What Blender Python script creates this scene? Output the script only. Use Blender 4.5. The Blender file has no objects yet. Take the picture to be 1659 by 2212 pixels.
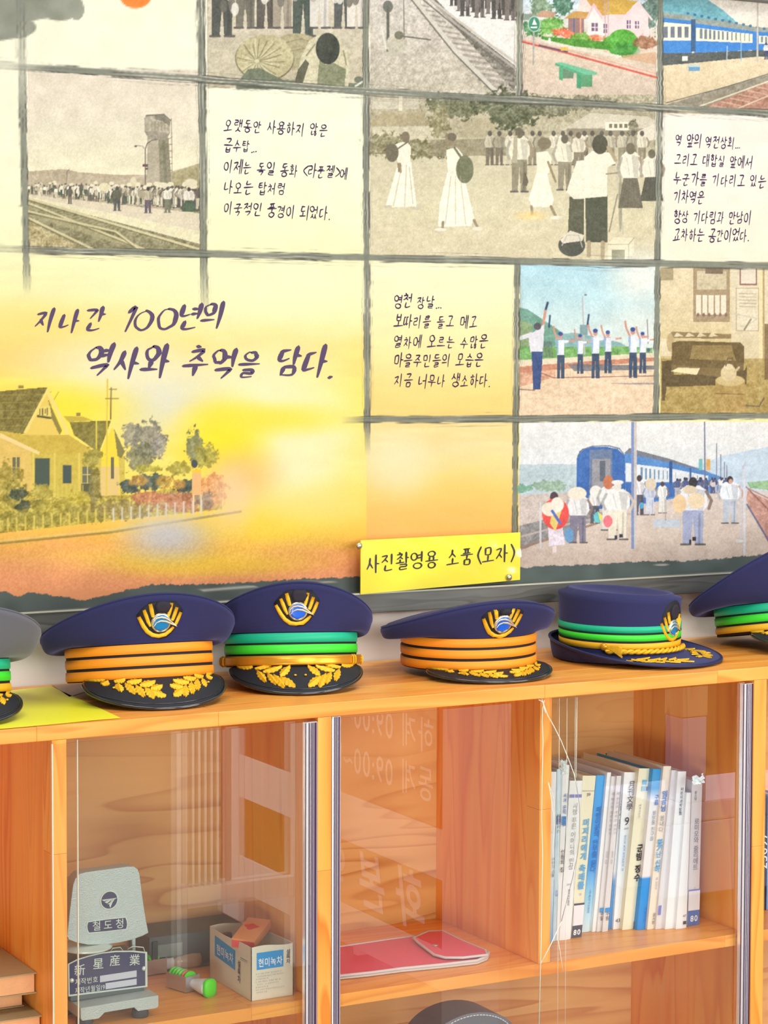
# Souvenir caps on a pine display cabinet below a printed railway-history mural.
import bpy, bmesh, math, random
import numpy as np
from mathutils import Vector, Matrix
from mathutils.geometry import tessellate_polygon
PI = math.pi
random.seed(7)
rng = np.random.default_rng(11)
SC = bpy.context.scene
COL = SC.collection

# ------------------------------------------------------------------ camera (frame 1659 x 2212)
W_PX, H_PX = 1659.0, 2212.0
F_PX, CX, CY = 4912.14, 856.0, 1012.63
CAM = Vector((-1.06234, -2.98066, 1.37609))
FWD = Vector((0.48206215, 0.87440421, -0.05507601))
RGT = Vector((0.87581657, -0.48263282, 0.00330178))
UPV = Vector((0.0236944, 0.04982815, 0.99847671))
cd = bpy.data.cameras.new('camera'); cam = bpy.data.objects.new('camera', cd); COL.objects.link(cam)
cd.sensor_fit = 'AUTO'; cd.sensor_width = 36.0; cd.lens = F_PX * 36.0 / H_PX
cd.shift_x = (W_PX / 2 - CX) / H_PX; cd.shift_y = (CY - H_PX / 2) / H_PX
cd.clip_start = 0.05; cd.clip_end = 100
cam.matrix_world = Matrix(((RGT.x, UPV.x, -FWD.x, CAM.x), (RGT.y, UPV.y, -FWD.y, CAM.y), (RGT.z, UPV.z, -FWD.z, CAM.z), (0, 0, 0, 1)))
SC.camera = cam

# ------------------------------------------------------------------ sky, lamps, exposure
SC.view_settings.view_transform = 'Standard'; SC.view_settings.look = 'None'
SC.view_settings.gamma = 1.0; SC.view_settings.use_curve_mapping = False
SC.view_settings.exposure = -0.17
wd = bpy.data.worlds.new('daylight'); SC.world = wd; wd.use_nodes = True
wd.node_tree.nodes['Background'].inputs[0].default_value = (0.93, 0.96, 1.0, 1)
wd.node_tree.nodes['Background'].inputs[1].default_value = 0.34
def area(name, loc, target, sx, sy, power, col=(1, 1, 1)):
    l = bpy.data.lights.new(name, 'AREA'); l.shape = 'RECTANGLE'; l.size = sx; l.size_y = sy
    l.energy = power; l.color = col
    o = bpy.data.objects.new(name, l); COL.objects.link(o); o.location = loc
    o.rotation_euler = (Vector(target) - Vector(loc)).to_track_quat('-Z', 'Y').to_euler()
    return o
area('window_light', (2.9, -3.6, 1.9), (0.6, -0.1, 0.9), 2.2, 1.7, 104, (1.0, 0.97, 0.93))
area('front_fill_light', (0.3, -5.2, 1.5), (0.4, 0, 0.8), 2.4, 1.8, 112, (1.0, 0.98, 0.95))  # added frontal fill, brightens the cabinet interior
area('low_fill_light', (-1.4, -3.0, .35), (1.2, -1.7, .3), 1.0, .5, 46, (1.0, .98, .95))  # added low lamp, brightens the mirrored notice stand
area('overhead_fill_light', (1.0, -.9, 3.0), (1.9, -2.3, .1), 1.6, .8, 40, (0.95, .97, 1.0))  # added overhead fill, aimed at the mirrored lavender piece
area('counter_fill_light', (-.7, -1.3, 2.95), (0.0, -.25, .9), 1.3, .6, 24, (1, 1, .98))  # added fill above the counter and yellow sheet
def spot(name, loc, target, power, deg):
    l = bpy.data.lights.new(name, 'SPOT'); l.energy = power; l.spot_size = math.radians(deg); l.spot_blend = .35; l.shadow_soft_size = .06
    o = bpy.data.objects.new(name, l); COL.objects.link(o); o.location = loc; o.rotation_euler = (Vector(target) - Vector(loc)).to_track_quat('-Z', 'Y').to_euler()
spot('reflection_spot', (1.2, -.35, 2.9), (1.1, -2.1, .45), 330, 38)  # added spot, brightens the mirrored slatted screen
spot('reflection_spot', (2.3, -.35, 2.9), (2.45, -2.2, .1), 420, 38)  # added spot, brightens the mirrored lavender piece

# ------------------------------------------------------------------ helpers
def at(u, v, axis, val):
    d = FWD + RGT * ((u - CX) / F_PX) - UPV * ((v - CY) / F_PX)
    return CAM + d * ((val - CAM[axis]) / d[axis])
def s2l(c):
    c = np.asarray(c, dtype=float) / 255.0
    return np.where(c <= 0.04045, c / 12.92, ((c + 0.055) / 1.055) ** 2.4)
def lin(c): return tuple(float(x) for x in s2l(c)) + (1.0,)

def nt(name):
    m = bpy.data.materials.new(name); m.use_nodes = True
    t = m.node_tree; return m, t, t.nodes['Principled BSDF']
MATS = {}
def mat(name, col, rough=0.6, metal=0.0, spec=0.4, bump=0.0, bscale=200, var=0.0, vscale=20, coat=0.0, sheen=0.0, sheencol=None, sss=0):
    if name in MATS: return MATS[name]
    m, t, b = nt(name); N = t.nodes; L = t.links
    c = lin(col); b.inputs['Base Color'].default_value = c
    b.inputs['Roughness'].default_value = rough; b.inputs['Metallic'].default_value = metal
    b.inputs['Specular IOR Level'].default_value = spec
    if coat: b.inputs['Coat Weight'].default_value = coat; b.inputs['Coat Roughness'].default_value = 0.15
    if sheen:
        b.inputs['Sheen Weight'].default_value = sheen; b.inputs['Sheen Roughness'].default_value = 0.4
        b.inputs['Sheen Tint'].default_value = lin(sheencol or (255, 255, 255))
    tc = N.new('ShaderNodeTexCoord')
    if var:
        n = N.new('ShaderNodeTexNoise'); n.inputs['Scale'].default_value = vscale; n.inputs['Detail'].default_value = 4
        L.new(tc.outputs['Object'], n.inputs['Vector'])
        mx = N.new('ShaderNodeMix'); mx.data_type = 'RGBA'
        mx.inputs['A'].default_value = tuple(min(1, x * (1 + var)) for x in c[:3]) + (1,)
        mx.inputs['B'].default_value = tuple(x * (1 - var) for x in c[:3]) + (1,)
        L.new(n.outputs['Fac'], mx.inputs['Factor']); L.new(mx.outputs['Result'], b.inputs['Base Color'])
    if bump:
        n = N.new('ShaderNodeTexNoise'); n.inputs['Scale'].default_value = bscale; n.inputs['Detail'].default_value = 3
        L.new(tc.outputs['Object'], n.inputs['Vector'])
        bp = N.new('ShaderNodeBump'); bp.inputs['Strength'].default_value = bump; bp.inputs['Distance'].default_value = 0.001
        L.new(n.outputs['Fac'], bp.inputs['Height']); L.new(bp.outputs['Normal'], b.inputs['Normal'])
    MATS[name] = m; return m

def wood(name, light, mid, dark, axis='x', scale=1.0, off=(0, 0, 0), knots=True, rough=0.35, rings=9.0, width=.10):
    """pine: slow flame figure across the board plus fine fibres, running along one axis"""
    if name in MATS: return MATS[name]
    m, t, b = nt(name); N = t.nodes; L = t.links
    tc = N.new('ShaderNodeTexCoord'); mp = N.new('ShaderNodeMapping')
    k = {'x': (1.3, 14, 14), 'y': (14, 1.3, 14), 'z': (14, 14, 1.3)}[axis]
    mp.inputs['Scale'].default_value = tuple(q * scale for q in k); mp.inputs['Location'].default_value = off
    L.new(tc.outputs['Object'], mp.inputs['Vector'])
    n1 = N.new('ShaderNodeTexNoise'); n1.inputs['Scale'].default_value = 1.0; n1.inputs['Detail'].default_value = 2
    n1.inputs['Distortion'].default_value = 0.35
    L.new(mp.outputs['Vector'], n1.inputs['Vector'])
    mu = N.new('ShaderNodeMath'); mu.operation = 'MULTIPLY'; mu.inputs[1].default_value = rings; L.new(n1.outputs['Fac'], mu.inputs[0])
    fr = N.new('ShaderNodeMath'); fr.operation = 'FRACT'; L.new(mu.outputs[0], fr.inputs[0])
    rp = N.new('ShaderNodeValToRGB'); e = rp.color_ramp.elements
    e[0].position = 0.0; e[0].color = lin(light); e[1].position = 1.0; e[1].color = lin(light)
    a = e.new(0.55); a.color = lin(mid); a = e.new(0.90 - width * .6); a.color = lin(dark); a = e.new(0.93); a.color = lin(mid)
    L.new(fr.outputs[0], rp.inputs[0])
    mp2 = N.new('ShaderNodeMapping'); k2 = {'x': (5, 130, 130), 'y': (130, 5, 130), 'z': (130, 130, 5)}[axis]
    mp2.inputs['Scale'].default_value = k2; L.new(tc.outputs['Object'], mp2.inputs['Vector'])
    n2 = N.new('ShaderNodeTexNoise'); n2.inputs['Scale'].default_value = 1.0; n2.inputs['Detail'].default_value = 3
    L.new(mp2.outputs['Vector'], n2.inputs['Vector'])
    n3 = N.new('ShaderNodeTexNoise'); n3.inputs['Scale'].default_value = 0.8; L.new(mp.outputs['Vector'], n3.inputs['Vector'])
    mx = N.new('ShaderNodeMix'); mx.data_type = 'RGBA'; mx.blend_type = 'MULTIPLY'; mx.inputs['Factor'].default_value = 0.22
    L.new(rp.outputs['Color'], mx.inputs['A']); L.new(n2.outputs['Color'], mx.inputs['B'])
    g = N.new('ShaderNodeRGBToBW'); L.new(n2.outputs['Color'], g.inputs[0]); L.new(g.outputs[0], mx.inputs['B'])
    md = N.new('ShaderNodeMix'); md.data_type = 'RGBA'; md.inputs['B'].default_value = lin(light)
    r3 = N.new('ShaderNodeMapRange'); r3.inputs[1].default_value = 0.35; r3.inputs[2].default_value = 0.7; r3.inputs[4].default_value = 0.75
    L.new(n3.outputs['Fac'], r3.inputs[0]); L.new(r3.outputs[0], md.inputs['Factor']); L.new(mx.outputs['Result'], md.inputs['A'])
    last = md.outputs['Result']
    if knots:
        mp3 = N.new('ShaderNodeMapping'); k3 = {'x': (3.2, 6.5, 6.5), 'y': (6.5, 3.2, 6.5), 'z': (6.5, 6.5, 3.2)}[axis]
        mp3.inputs['Scale'].default_value = k3; mp3.inputs['Location'].default_value = (off[0] + 0.37, off[1] + 0.5, off[2] + 0.1)
        L.new(tc.outputs['Object'], mp3.inputs['Vector'])
        vo = N.new('ShaderNodeTexVoronoi'); vo.inputs['Scale'].default_value = 1.0; L.new(mp3.outputs['Vector'], vo.inputs['Vector'])
        kr = N.new('ShaderNodeMapRange'); kr.inputs[1].default_value = 0.03; kr.inputs[2].default_value = 0.10; kr.inputs[3].default_value = 0.8; kr.inputs[4].default_value = 0.0
        L.new(vo.outputs['Distance'], kr.inputs[0])
        mk = N.new('ShaderNodeMix'); mk.data_type = 'RGBA'; mk.inputs['B'].default_value = lin(tuple(int(q * 0.62) for q in dark))
        L.new(kr.outputs[0], mk.inputs['Factor']); L.new(last, mk.inputs['A']); last = mk.outputs['Result']
    L.new(last, b.inputs['Base Color'])
    b.inputs['Roughness'].default_value = rough; b.inputs['Specular IOR Level'].default_value = 0.45
    bp = N.new('ShaderNodeBump'); bp.inputs['Strength'].default_value = 0.12; bp.inputs['Distance'].default_value = 0.001
    L.new(g.outputs[0], bp.inputs['Height']); L.new(bp.outputs['Normal'], b.inputs['Normal'])
    MATS[name] = m; return m

def tag(o, label=None, cat=None, group=None, kind=None):
    if label: o['label'] = label
    if cat: o['category'] = cat
    if group: o['group'] = group
    if kind: o['kind'] = kind
    return o
def thing(name, label, cat, loc=(0, 0, 0), rot=None, group=None):
    o = bpy.data.objects.new(name, None); COL.objects.link(o); o.location = loc; o.empty_display_size = 0.02
    if rot is not None: o.rotation_euler = rot
    return tag(o, label, cat, group)
def obj(name, V, Fc, m, parent=None, smooth=False, local=True):
    me = bpy.data.meshes.new(name); me.from_pydata([tuple(v) for v in V], [], Fc); me.update()
    if m: me.materials.append(m)
    if smooth: me.polygons.foreach_set('use_smooth', [True] * len(me.polygons))
    o = bpy.data.objects.new(name, me); COL.objects.link(o)
    if parent is not None: o.parent = parent
    return o
class MB:
    def __init__(s): s.v = []; s.f = []
    def add(s, V, Fc):
        n = len(s.v); s.v += [tuple(q) for q in V]; s.f += [tuple(i + n for i in f) for f in Fc]; return s
    def box(s, x0, x1, y0, y1, z0, z1, bev=0.0, M=None):
        if bev <= 0:
            V = [(x, y, z) for x in (x0, x1) for y in (y0, y1) for z in (z0, z1)]
            Fc = [(0, 1, 3, 2), (4, 6, 7, 5), (0, 4, 5, 1), (2, 3, 7, 6), (0, 2, 6, 4), (1, 5, 7, 3)]
        else:
            bm = bmesh.new(); bmesh.ops.create_cube(bm, size=1.0)
            for q in bm.verts: q.co = Vector(((x0 + x1) / 2 + q.co.x * (x1 - x0), (y0 + y1) / 2 + q.co.y * (y1 - y0), (z0 + z1) / 2 + q.co.z * (z1 - z0)))
            bmesh.ops.bevel(bm, geom=list(bm.edges), offset=bev, segments=2, affect='EDGES', profile=0.6)
            bm.verts.index_update(); V = [q.co.copy() for q in bm.verts]; Fc = [[q.index for q in f.verts] for f in bm.faces]; bm.free()
        if M: V = [M @ Vector(q) for q in V]
        return s.add(V, Fc)
    def prism(s, pts, o, X, Y, n, d):
        """flat outline pts (a,b) in the frame o,X,Y pushed out by n*d"""
        P = [Vector(o) + Vector(X) * a + Vector(Y) * b for a, b in pts]; k = len(P); Q = [p + Vector(n) * d for p in P]
        tr = tessellate_polygon([P]); Fc = [tuple(t) for t in tr] + [tuple(q + k for q in reversed(t)) for t in tr]
        Fc += [(i, (i + 1) % k, (i + 1) % k + k, i + k) for i in range(k)]
        return s.add(P + Q, Fc)
    def tube(s, pts, r, seg=8, closed=False, flat=1.0, cap=True):
        P = [Vector(p) for p in pts]; n = len(P); V = []
        prev = None
        for i in range(n):
            if closed: t = P[(i + 1) % n] - P[i - 1]
            else: t = P[min(i + 1, n - 1)] - P[max(i - 1, 0)]
            if t.length < 1e-9: t = Vector((0, 0, 1))
            t.normalize()
            if prev is None:
                ref = Vector((0, 0, 1)) if abs(t.z) < 0.9 else Vector((1, 0, 0)); a = t.cross(ref).normalized()
            else:
                a = prev - t * prev.dot(t)
                a = a.normalized() if a.length > 1e-6 else t.orthogonal().normalized()
            prev = a; b = t.cross(a)
            rr = r[i] if hasattr(r, '__len__') else r
            for j in range(seg):
                w = 2 * PI * j / seg; V.append(P[i] + a * (math.cos(w) * rr) + b * (math.sin(w) * rr * flat))
        Fc = []
        for i in range(n if closed else n - 1):
            i2 = (i + 1) % n
            for j in range(seg):
                Fc.append((i * seg + j, i * seg + (j + 1) % seg, i2 * seg + (j + 1) % seg, i2 * seg + j))
        if not closed and cap: Fc += [tuple(range(seg))[::-1], tuple((n - 1) * seg + j for j in range(seg))]
        return s.add(V, Fc)
    def lathe(s, prof, seg=32, c=(0, 0, 0), M=None):
        V = []
        for r, z in prof:
            for j in range(seg):
                w = 2 * PI * j / seg; q = Vector((c[0] + r * math.cos(w), c[1] + r * math.sin(w), c[2] + z)); V.append(M @ q if M else q)
        n = len(prof); Fc = [(i * seg + j, i * seg + (j + 1) % seg, (i + 1) * seg + (j + 1) % seg, (i + 1) * seg + j) for i in range(n - 1) for j in range(seg)]
        Fc += [tuple(range(seg))[::-1], tuple((n - 1) * seg + j for j in range(seg))]
        return s.add(V, Fc)
    def build(s, name, m, parent=None, smooth=False, auto=None):
        o = obj(name, s.v, s.f, m, parent, smooth)
        bm = bmesh.new(); bm.from_mesh(o.data); bmesh.ops.recalc_face_normals(bm, faces=bm.faces); bm.to_mesh(o.data); bm.free()
        if smooth and auto:
            me = o.data
            me.set_sharp_from_angle(angle=auto)
        return o

# glyphs: one flat mesh per character from the built-in font (it holds Hangul and Hanja)
ALLCH = "().0123456789:~刊學文新星月業産간게겨계과관구국군그글금기길꽃나난남내년녹는니님다도동들랑랭로록르른를름리린머문묻물미민밖밤방배백번본봄부사상서선설성세소수스시신안야어억없에역오와외울웅원월으을의이인일임작장저전제줄지진집쫓차창철청추축친칠탐텀트특팔패푸필하학한험현협형호화회흐희"
GL = {}
def load_glyphs(off):
    """all characters in one text body, one per line, told apart again by their rows"""
    c = bpy.data.curves.new('glyph', 'FONT'); c.body = '\n'.join(ALLCH); c.offset = off; c.resolution_u = 3; c.space_line = 4.0
    o = bpy.data.objects.new('glyph', c); me = bpy.data.meshes.new_from_object(o)
    nv = len(me.vertices); co = np.empty(nv * 3, np.float32); me.vertices.foreach_get('co', co); co = co.reshape(-1, 3)
    row = np.round((-co[:, 1] + 0.33) / 4.0).astype(int); P = [[] for _ in ALLCH]; idx = np.empty(nv, int)
    for r in range(len(ALLCH)):
        w = np.where(row == r)[0]; idx[w] = np.arange(w.size); q = co[w]; GL[(ALLCH[r], off)] = [[(float(x), float(y) + 4.0 * r, 0.0) for x, y, z in q], [], float(q[:, 0].min()) if w.size else 0.0, float(q[:, 0].max()) if w.size else 0.3]
    for p in me.polygons:
        vs = list(p.vertices); GL[(ALLCH[row[vs[0]]], off)][1].append(tuple(int(idx[v]) for v in vs))
    bpy.data.objects.remove(o); bpy.data.curves.remove(c); bpy.data.meshes.remove(me)
def glyph(ch, off=0.0):
    off = round(off, 4)
    if (ch, off) not in GL: load_glyphs(off)
    return GL[(ch, off)]
def is_wide(ch): return ord(ch) > 0x2E80
def text_into(mb, body, o, X, Y, n, size, width=None, off=0.0, shear=0.0, jit=0.0, lift=0.0004, vertical=False, squash=1.0, trace=1.0, r=None):
    """lay the characters of body from o along X (or down -Y when vertical); width = wanted total length"""
    o = Vector(o); X = Vector(X).normalized(); Y = Vector(Y).normalized(); n = Vector(n).normalized()
    r = r or random
    adv = []
    for ch in body:
        if ch == ' ': adv.append(0.42)
        elif is_wide(ch): adv.append(0.98 * trace)
        else: adv.append(max(0.28, glyph(ch, off)[3] - glyph(ch, off)[2] + (0.28 if jit > .15 else 0.12)) * trace)
    tot = sum(adv) * size
    kx = (width / tot) if width else 1.0
    pos = 0.0
    for ch, a in zip(body, adv):
        if ch != ' ':
            V, Fc, x0, x1 = glyph(ch, off)
            sz = size * (1 + r.uniform(-jit, jit)); rot = r.uniform(-jit, jit) * 0.5
            dy = r.uniform(-jit, jit) * 0.25 * size
            cw = (a * 0.5)
            W = []
            for x, y, z in V:
                px = (x - (x0 + x1) / 2); py = (y - 0.33)
                if jit:
                    px += 0.03 * math.sin(py * 7 + ord(ch)) * jit * 6; py += 0.03 * math.sin(px * 6 + ord(ch) * 1.7) * jit * 6
                qx = px * math.cos(rot) - py * math.sin(rot) + shear * py; qy = px * math.sin(rot) + py * math.cos(rot)
                if vertical: W.append(o + X * (qx * sz * squash) + Y * (-(pos + cw * size) * kx + qy * sz + dy) + n * lift)
                else: W.append(o + X * ((pos + cw * size) * kx + qx * sz * min(kx, 1.0) * squash) + Y * (qy * sz + 0.33 * size + dy) + n * lift)
            mb.add(W, Fc)
        pos += a * size
    return mb
# handwriting: Hangul built stroke by stroke (jamo polylines fitted into boxes) and inked with a tapering pen
CIR = [(0.5 + 0.46 * math.sin(2 * PI * i / 12), 0.5 + 0.46 * math.cos(2 * PI * i / 12)) for i in range(13)]
def _sub(ss, x0, y0, x1, y1): return [[(x0 + x * (x1 - x0), y0 + y * (y1 - y0)) for x, y in s] for s in ss]
JC = {'ㄱ': [[(.08, .86), (.86, .92), (.80, .55), (.50, .05)]], 'ㄴ': [[(.20, .95), (.12, .22), (.40, .12), (.92, .26)]], 'ㄷ': [[(.15, .86), (.88, .92)], [(.24, .86), (.14, .20), (.40, .10), (.95, .22)]],
      'ㄹ': [[(.15, .90), (.84, .94), (.80, .58), (.20, .52), (.18, .10), (.92, .18)]], 'ㅁ': [[(.18, .88), (.14, .12)], [(.18, .88), (.86, .92), (.82, .14), (.14, .12)]], 'ㅂ': [[(.20, .98), (.18, .10), (.84, .12)], [(.84, 1.0), (.84, .12)], [(.20, .52), (.84, .56)]],
      'ㅅ': [[(.52, .98), (.42, .50), (.04, .06)], [(.44, .58), (.92, .12)]], 'ㅇ': [CIR], 'ㅈ': [[(.08, .84), (.86, .92), (.48, .42), (.04, .06)], [(.50, .46), (.94, .12)]]}
JC['ㅊ'] = [[(.36, 1.08), (.62, 1.02)]] + _sub(JC['ㅈ'], 0, 0, 1, .92); JC['ㅋ'] = JC['ㄱ'] + [[(.12, .48), (.76, .56)]]; JC['ㅌ'] = JC['ㄷ'] + [[(.20, .52), (.84, .56)]]
JC['ㅍ'] = [[(.08, .88), (.92, .93)], [(.34, .88), (.32, .16)], [(.66, .90), (.68, .18)], [(.02, .12), (.98, .18)]]; JC['ㅎ'] = [[(.38, 1.06), (.64, 1.02)], [(.08, .80), (.92, .86)]] + _sub([CIR], .22, -.02, .80, .64)
for a_, b_ in (('ㄲ', 'ㄱ'), ('ㄸ', 'ㄷ'), ('ㅃ', 'ㅂ'), ('ㅆ', 'ㅅ'), ('ㅉ', 'ㅈ')): JC[a_] = _sub(JC[b_], 0, 0, .48, 1) + _sub(JC[b_], .52, 0, 1, 1)
for k_, (a_, b_) in {'ㄳ': 'ㄱㅅ', 'ㄵ': 'ㄴㅈ', 'ㄶ': 'ㄴㅎ', 'ㄺ': 'ㄹㄱ', 'ㄻ': 'ㄹㅁ', 'ㄼ': 'ㄹㅂ', 'ㄽ': 'ㄹㅅ', 'ㄾ': 'ㄹㅌ', 'ㄿ': 'ㄹㅍ', 'ㅀ': 'ㄹㅎ', 'ㅄ': 'ㅂㅅ'}.items(): JC[k_] = _sub(JC[a_], 0, 0, .48, 1) + _sub(JC[b_], .52, 0, 1, 1)
VS = lambda x: [(x + .04, 1.06), (x, .5), (x - .02, -.06)]
JV = {'ㅏ': [VS(.35), [(.35, .52), (.98, .50)]], 'ㅑ': [VS(.35), [(.35, .66), (.98, .66)], [(.35, .36), (.98, .34)]], 'ㅓ': [[(-.10, .50), (.62, .54)], VS(.68)], 'ㅕ': [[(-.05, .66), (.62, .70)], [(-.08, .34), (.62, .40)], VS(.68)],
      'ㅣ': [VS(.5)], 'ㅐ': [VS(.22), [(.22, .5), (.72, .52)], VS(.80)], 'ㅔ': [[(-.15, .48), (.36, .52)], VS(.40), VS(.86)], 'ㅖ': [[(-.15, .64), (.36, .68)], [(-.15, .34), (.36, .38)], VS(.40), VS(.86)], 'ㅒ': [VS(.22), [(.22, .65), (.72, .66)], [(.22, .36), (.72, .38)], VS(.80)]}
JH = {'ㅗ': [[(.52, .98), (.48, .24)], [(.02, .14), (1.0, .26)]], 'ㅛ': [[(.34, .95), (.32, .22)], [(.66, .98), (.64, .24)], [(.02, .14), (1.0, .26)]], 'ㅜ': [[(.02, .78), (1.0, .88)], [(.54, .82), (.48, -.02)]], 'ㅠ': [[(.02, .78), (1.0, .88)], [(.36, .80), (.30, .0)], [(.68, .82), (.68, .0)]], 'ㅡ': [[(.02, .44), (1.0, .56)]]}
JM = {'ㅘ': ('ㅗ', 'ㅏ'), 'ㅙ': ('ㅗ', 'ㅐ'), 'ㅚ': ('ㅗ', 'ㅣ'), 'ㅝ': ('ㅜ', 'ㅓ'), 'ㅞ': ('ㅜ', 'ㅔ'), 'ㅟ': ('ㅜ', 'ㅣ'), 'ㅢ': ('ㅡ', 'ㅣ')}
L_J = 'ㄱㄲㄴㄷㄸㄹㅁㅂㅃㅅㅆㅇㅈㅉㅊㅋㅌㅍㅎ'; V_J = 'ㅏㅐㅑㅒㅓㅔㅕㅖㅗㅘㅙㅚㅛㅜㅝㅞㅟㅠㅡㅢㅣ'; T_J = ' ㄱㄲㄳㄴㄵㄶㄷㄹㄺㄻㄼㄽㄾㄿㅀㅁㅂㅄㅅㅆㅇㅈㅊㅋㅌㅍㅎ'
def strokes(ch):
    c = ord(ch) - 0xAC00
    if not 0 <= c < 11172:
        return {'1': [[(.30, .80), (.52, 1.0), (.30, 0)]], '0': _sub([CIR], .02, 0, .92, 1), '.': [[(.1, .0), (.22, .02)]], '<': [[(.5, .85), (.05, .45), (.5, .05)]], '>': [[(.05, .85), (.5, .45), (.05, .05)]],
                '(': [[(.5, 1.05), (.25, .5), (.5, -.1)]], ')': [[(.1, 1.05), (.35, .5), (.1, -.1)]]}.get(ch, [])
    l, v, t = L_J[c // 588], V_J[(c % 588) // 28], T_J[c % 28]; F = t != ' '; S = []
    if v in JV:
        S += _sub(JC[l], 0, .50 if F else .14, .52, .98 if F else .88) + _sub(JV[v], .58, .44 if F else -.02, 1.0, 1.0)
        if F: S += _sub(JC[t], .18, -.04, .88, .34)
    elif v in JH:
        S += _sub(JC[l], .20, .64 if F else .46, .80, 1.0) + _sub(JH[v], 0, .34 if F else .0, 1.0, .64 if F else .44)
        if F: S += _sub(JC[t], .20, -.08, .80, .30)
    else:
        h, w = JM[v]; S += _sub(JC[l], .04, .60 if F else .50, .54, 1.0) + _sub(JH[h], -.02, .36 if F else .14, .62, .60 if F else .48) + _sub(JV[w], .66, .40 if F else -.02, 1.0, 1.0)
        if F: S += _sub(JC[t], .18, -.06, .88, .32)
    return S
def ink(mb, pts, w, place, taper=.55, brush_=0.0):
    P = [Vector((x, y, 0)) for x, y in pts]; Q = []
    for i in range(len(P) - 1):      # Catmull-Rom
        p0, p1, p2, p3 = P[max(i - 1, 0)], P[i], P[i + 1], P[min(i + 2, len(P) - 1)]; n = 4 if len(P) < 9 else 2
        for k in range(n): t = k / n; Q.append(.5 * ((2 * p1) + (p2 - p0) * t + (2 * p0 - 5 * p1 + 4 * p2 - p3) * t * t + (3 * p1 - p0 - 3 * p2 + p3) * t ** 3) if len(P) > 2 else p1.lerp(p2, t))
    Q.append(P[-1]); n = len(Q); V = []
    for i, q in enumerate(Q):
        d = (Q[min(i + 1, n - 1)] - Q[max(i - 1, 0)]); d = d.normalized() if d.length > 1e-6 else Vector((1, 0, 0)); t = i / (n - 1)
        ww = w * (1 - taper * t ** 1.5) * (1 + brush_ * (.5 - abs(d.x)) ) * (.72 + .28 * min(1, t * 6)); nn = Vector((-d.y, d.x, 0)) * ww * .5
        if i == 0: V.append(q - d * w * .35)
        V += [q + nn, q - nn]
    V.append(Q[-1] + (Q[-1] - Q[-2]).normalized() * w * .3 * (1 - taper)); Fc = [(0, 2, 1)] + [(1 + 2 * i, 2 + 2 * i, 4 + 2 * i, 3 + 2 * i) for i in range(n - 1)] + [(2 * n - 1, 2 * n, 2 * n + 1)]
    mb.add([place(q.x, q.y) for q in V], Fc)
def handwrite(mb, body, o, X, Y, n, size, width, pen=.085, shear=.18, jit=.1, r=None, lift=.0005, taper=.5, brush_=0.0, gap=1.08):
    o = Vector(o); X = Vector(X).normalized(); Y = Vector(Y).normalized(); n = Vector(n); adv = [.5 if c == ' ' else {'.': .26, '1': .62, '<': .55, '>': .55, '(': .55, ')': .55}.get(c, gap if ord(c) > 0x2E80 else 1.02) for c in body]
    k = width / (sum(adv) * size); pos = 0.0; z = 0
    for ch, a in zip(body, adv):
        s = size * (1 + r.uniform(-jit, jit) * .8); dy = r.uniform(-jit, jit) * .5 * size; rot = r.uniform(-jit, jit) * .5; sx = s * min(1.15, k) * (.92 if ord(ch) > 0x2E80 else 1.0)
        for st in strokes(ch):
            st = [(x + r.uniform(-1, 1) * jit * .18, y + r.uniform(-1, 1) * jit * .18) for x, y in st]; z += 1
            def place(x, y, zz=z): x2, y2 = x, y + rot * (x - .5); return o + X * (pos * size * k + x2 * sx + shear * (y2 - .4) * s) + Y * (y2 * s + dy) + n * (lift + 1e-6 * (zz % 9))
            ink(mb, st, pen, place, taper, brush_)
        pos += a
    return mb
# ================================================================== THE MURAL PRINT
# painted in numpy on a canvas, then carried as per-vertex colours of real flat prints on the wall plane (y = 0)
U0, U1, V0, V1 = -250, 1950, -170, 1400
KH, KW = V1 - V0, U1 - U0
K = np.zeros((KH, KW, 3), np.float32)
vv, uu = np.mgrid[V0:V1, U0:U1].astype(np.float32)
def vnoise(su, sv, seed=0, amp=1.0):
    g = np.random.default_rng(seed); a = g.random((int(KH / sv) + 3, int(KW / su) + 3)).astype(np.float32)
    y = (np.arange(KH) / sv); x = (np.arange(KW) / su)
    yi = y.astype(int); xi = x.astype(int); fy = (y - yi)[:, None]; fx = (x - xi)[None, :]
    fy = fy * fy * (3 - 2 * fy); fx = fx * fx * (3 - 2 * fx)
    r = (a[yi][:, xi] * (1 - fy) * (1 - fx) + a[yi + 1][:, xi] * fy * (1 - fx) + a[yi][:, xi + 1] * (1 - fy) * fx + a[yi + 1][:, xi + 1] * fy * fx)
    return (r * 2 - 1) * amp
N_BIG = vnoise(140, 90, 1); N_MID = vnoise(34, 26, 2); N_SM = vnoise(9, 8, 3); N_FINE = vnoise(3, 3, 4); N_STR = vnoise(60, 10, 5); N_TINY = vnoise(1.7, 1.7, 6)
FOL = 0.5 * N_SM + 0.5 * N_FINE
def clipbox(u0, v0, u1, v1):
    return max(0, int(v0 - V0)), min(KH, int(v1 - V0) + 1), max(0, int(u0 - U0)), min(KW, int(u1 - U0) + 1)
def put(sl, mask, col, a=1.0, noise=0.0, nf=None, mul=False):
    y0, y1, x0, x1 = sl
    if y1 <= y0 or x1 <= x0: return
    m = (mask * a)[..., None]; c = np.array(col, np.float32)[None, None, :]
    if noise: c = c + (nf if nf is not None else FOL)[y0:y1, x0:x1, None] * noise
    K[y0:y1, x0:x1] = K[y0:y1, x0:x1] * (1 - m) + c * m
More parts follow.
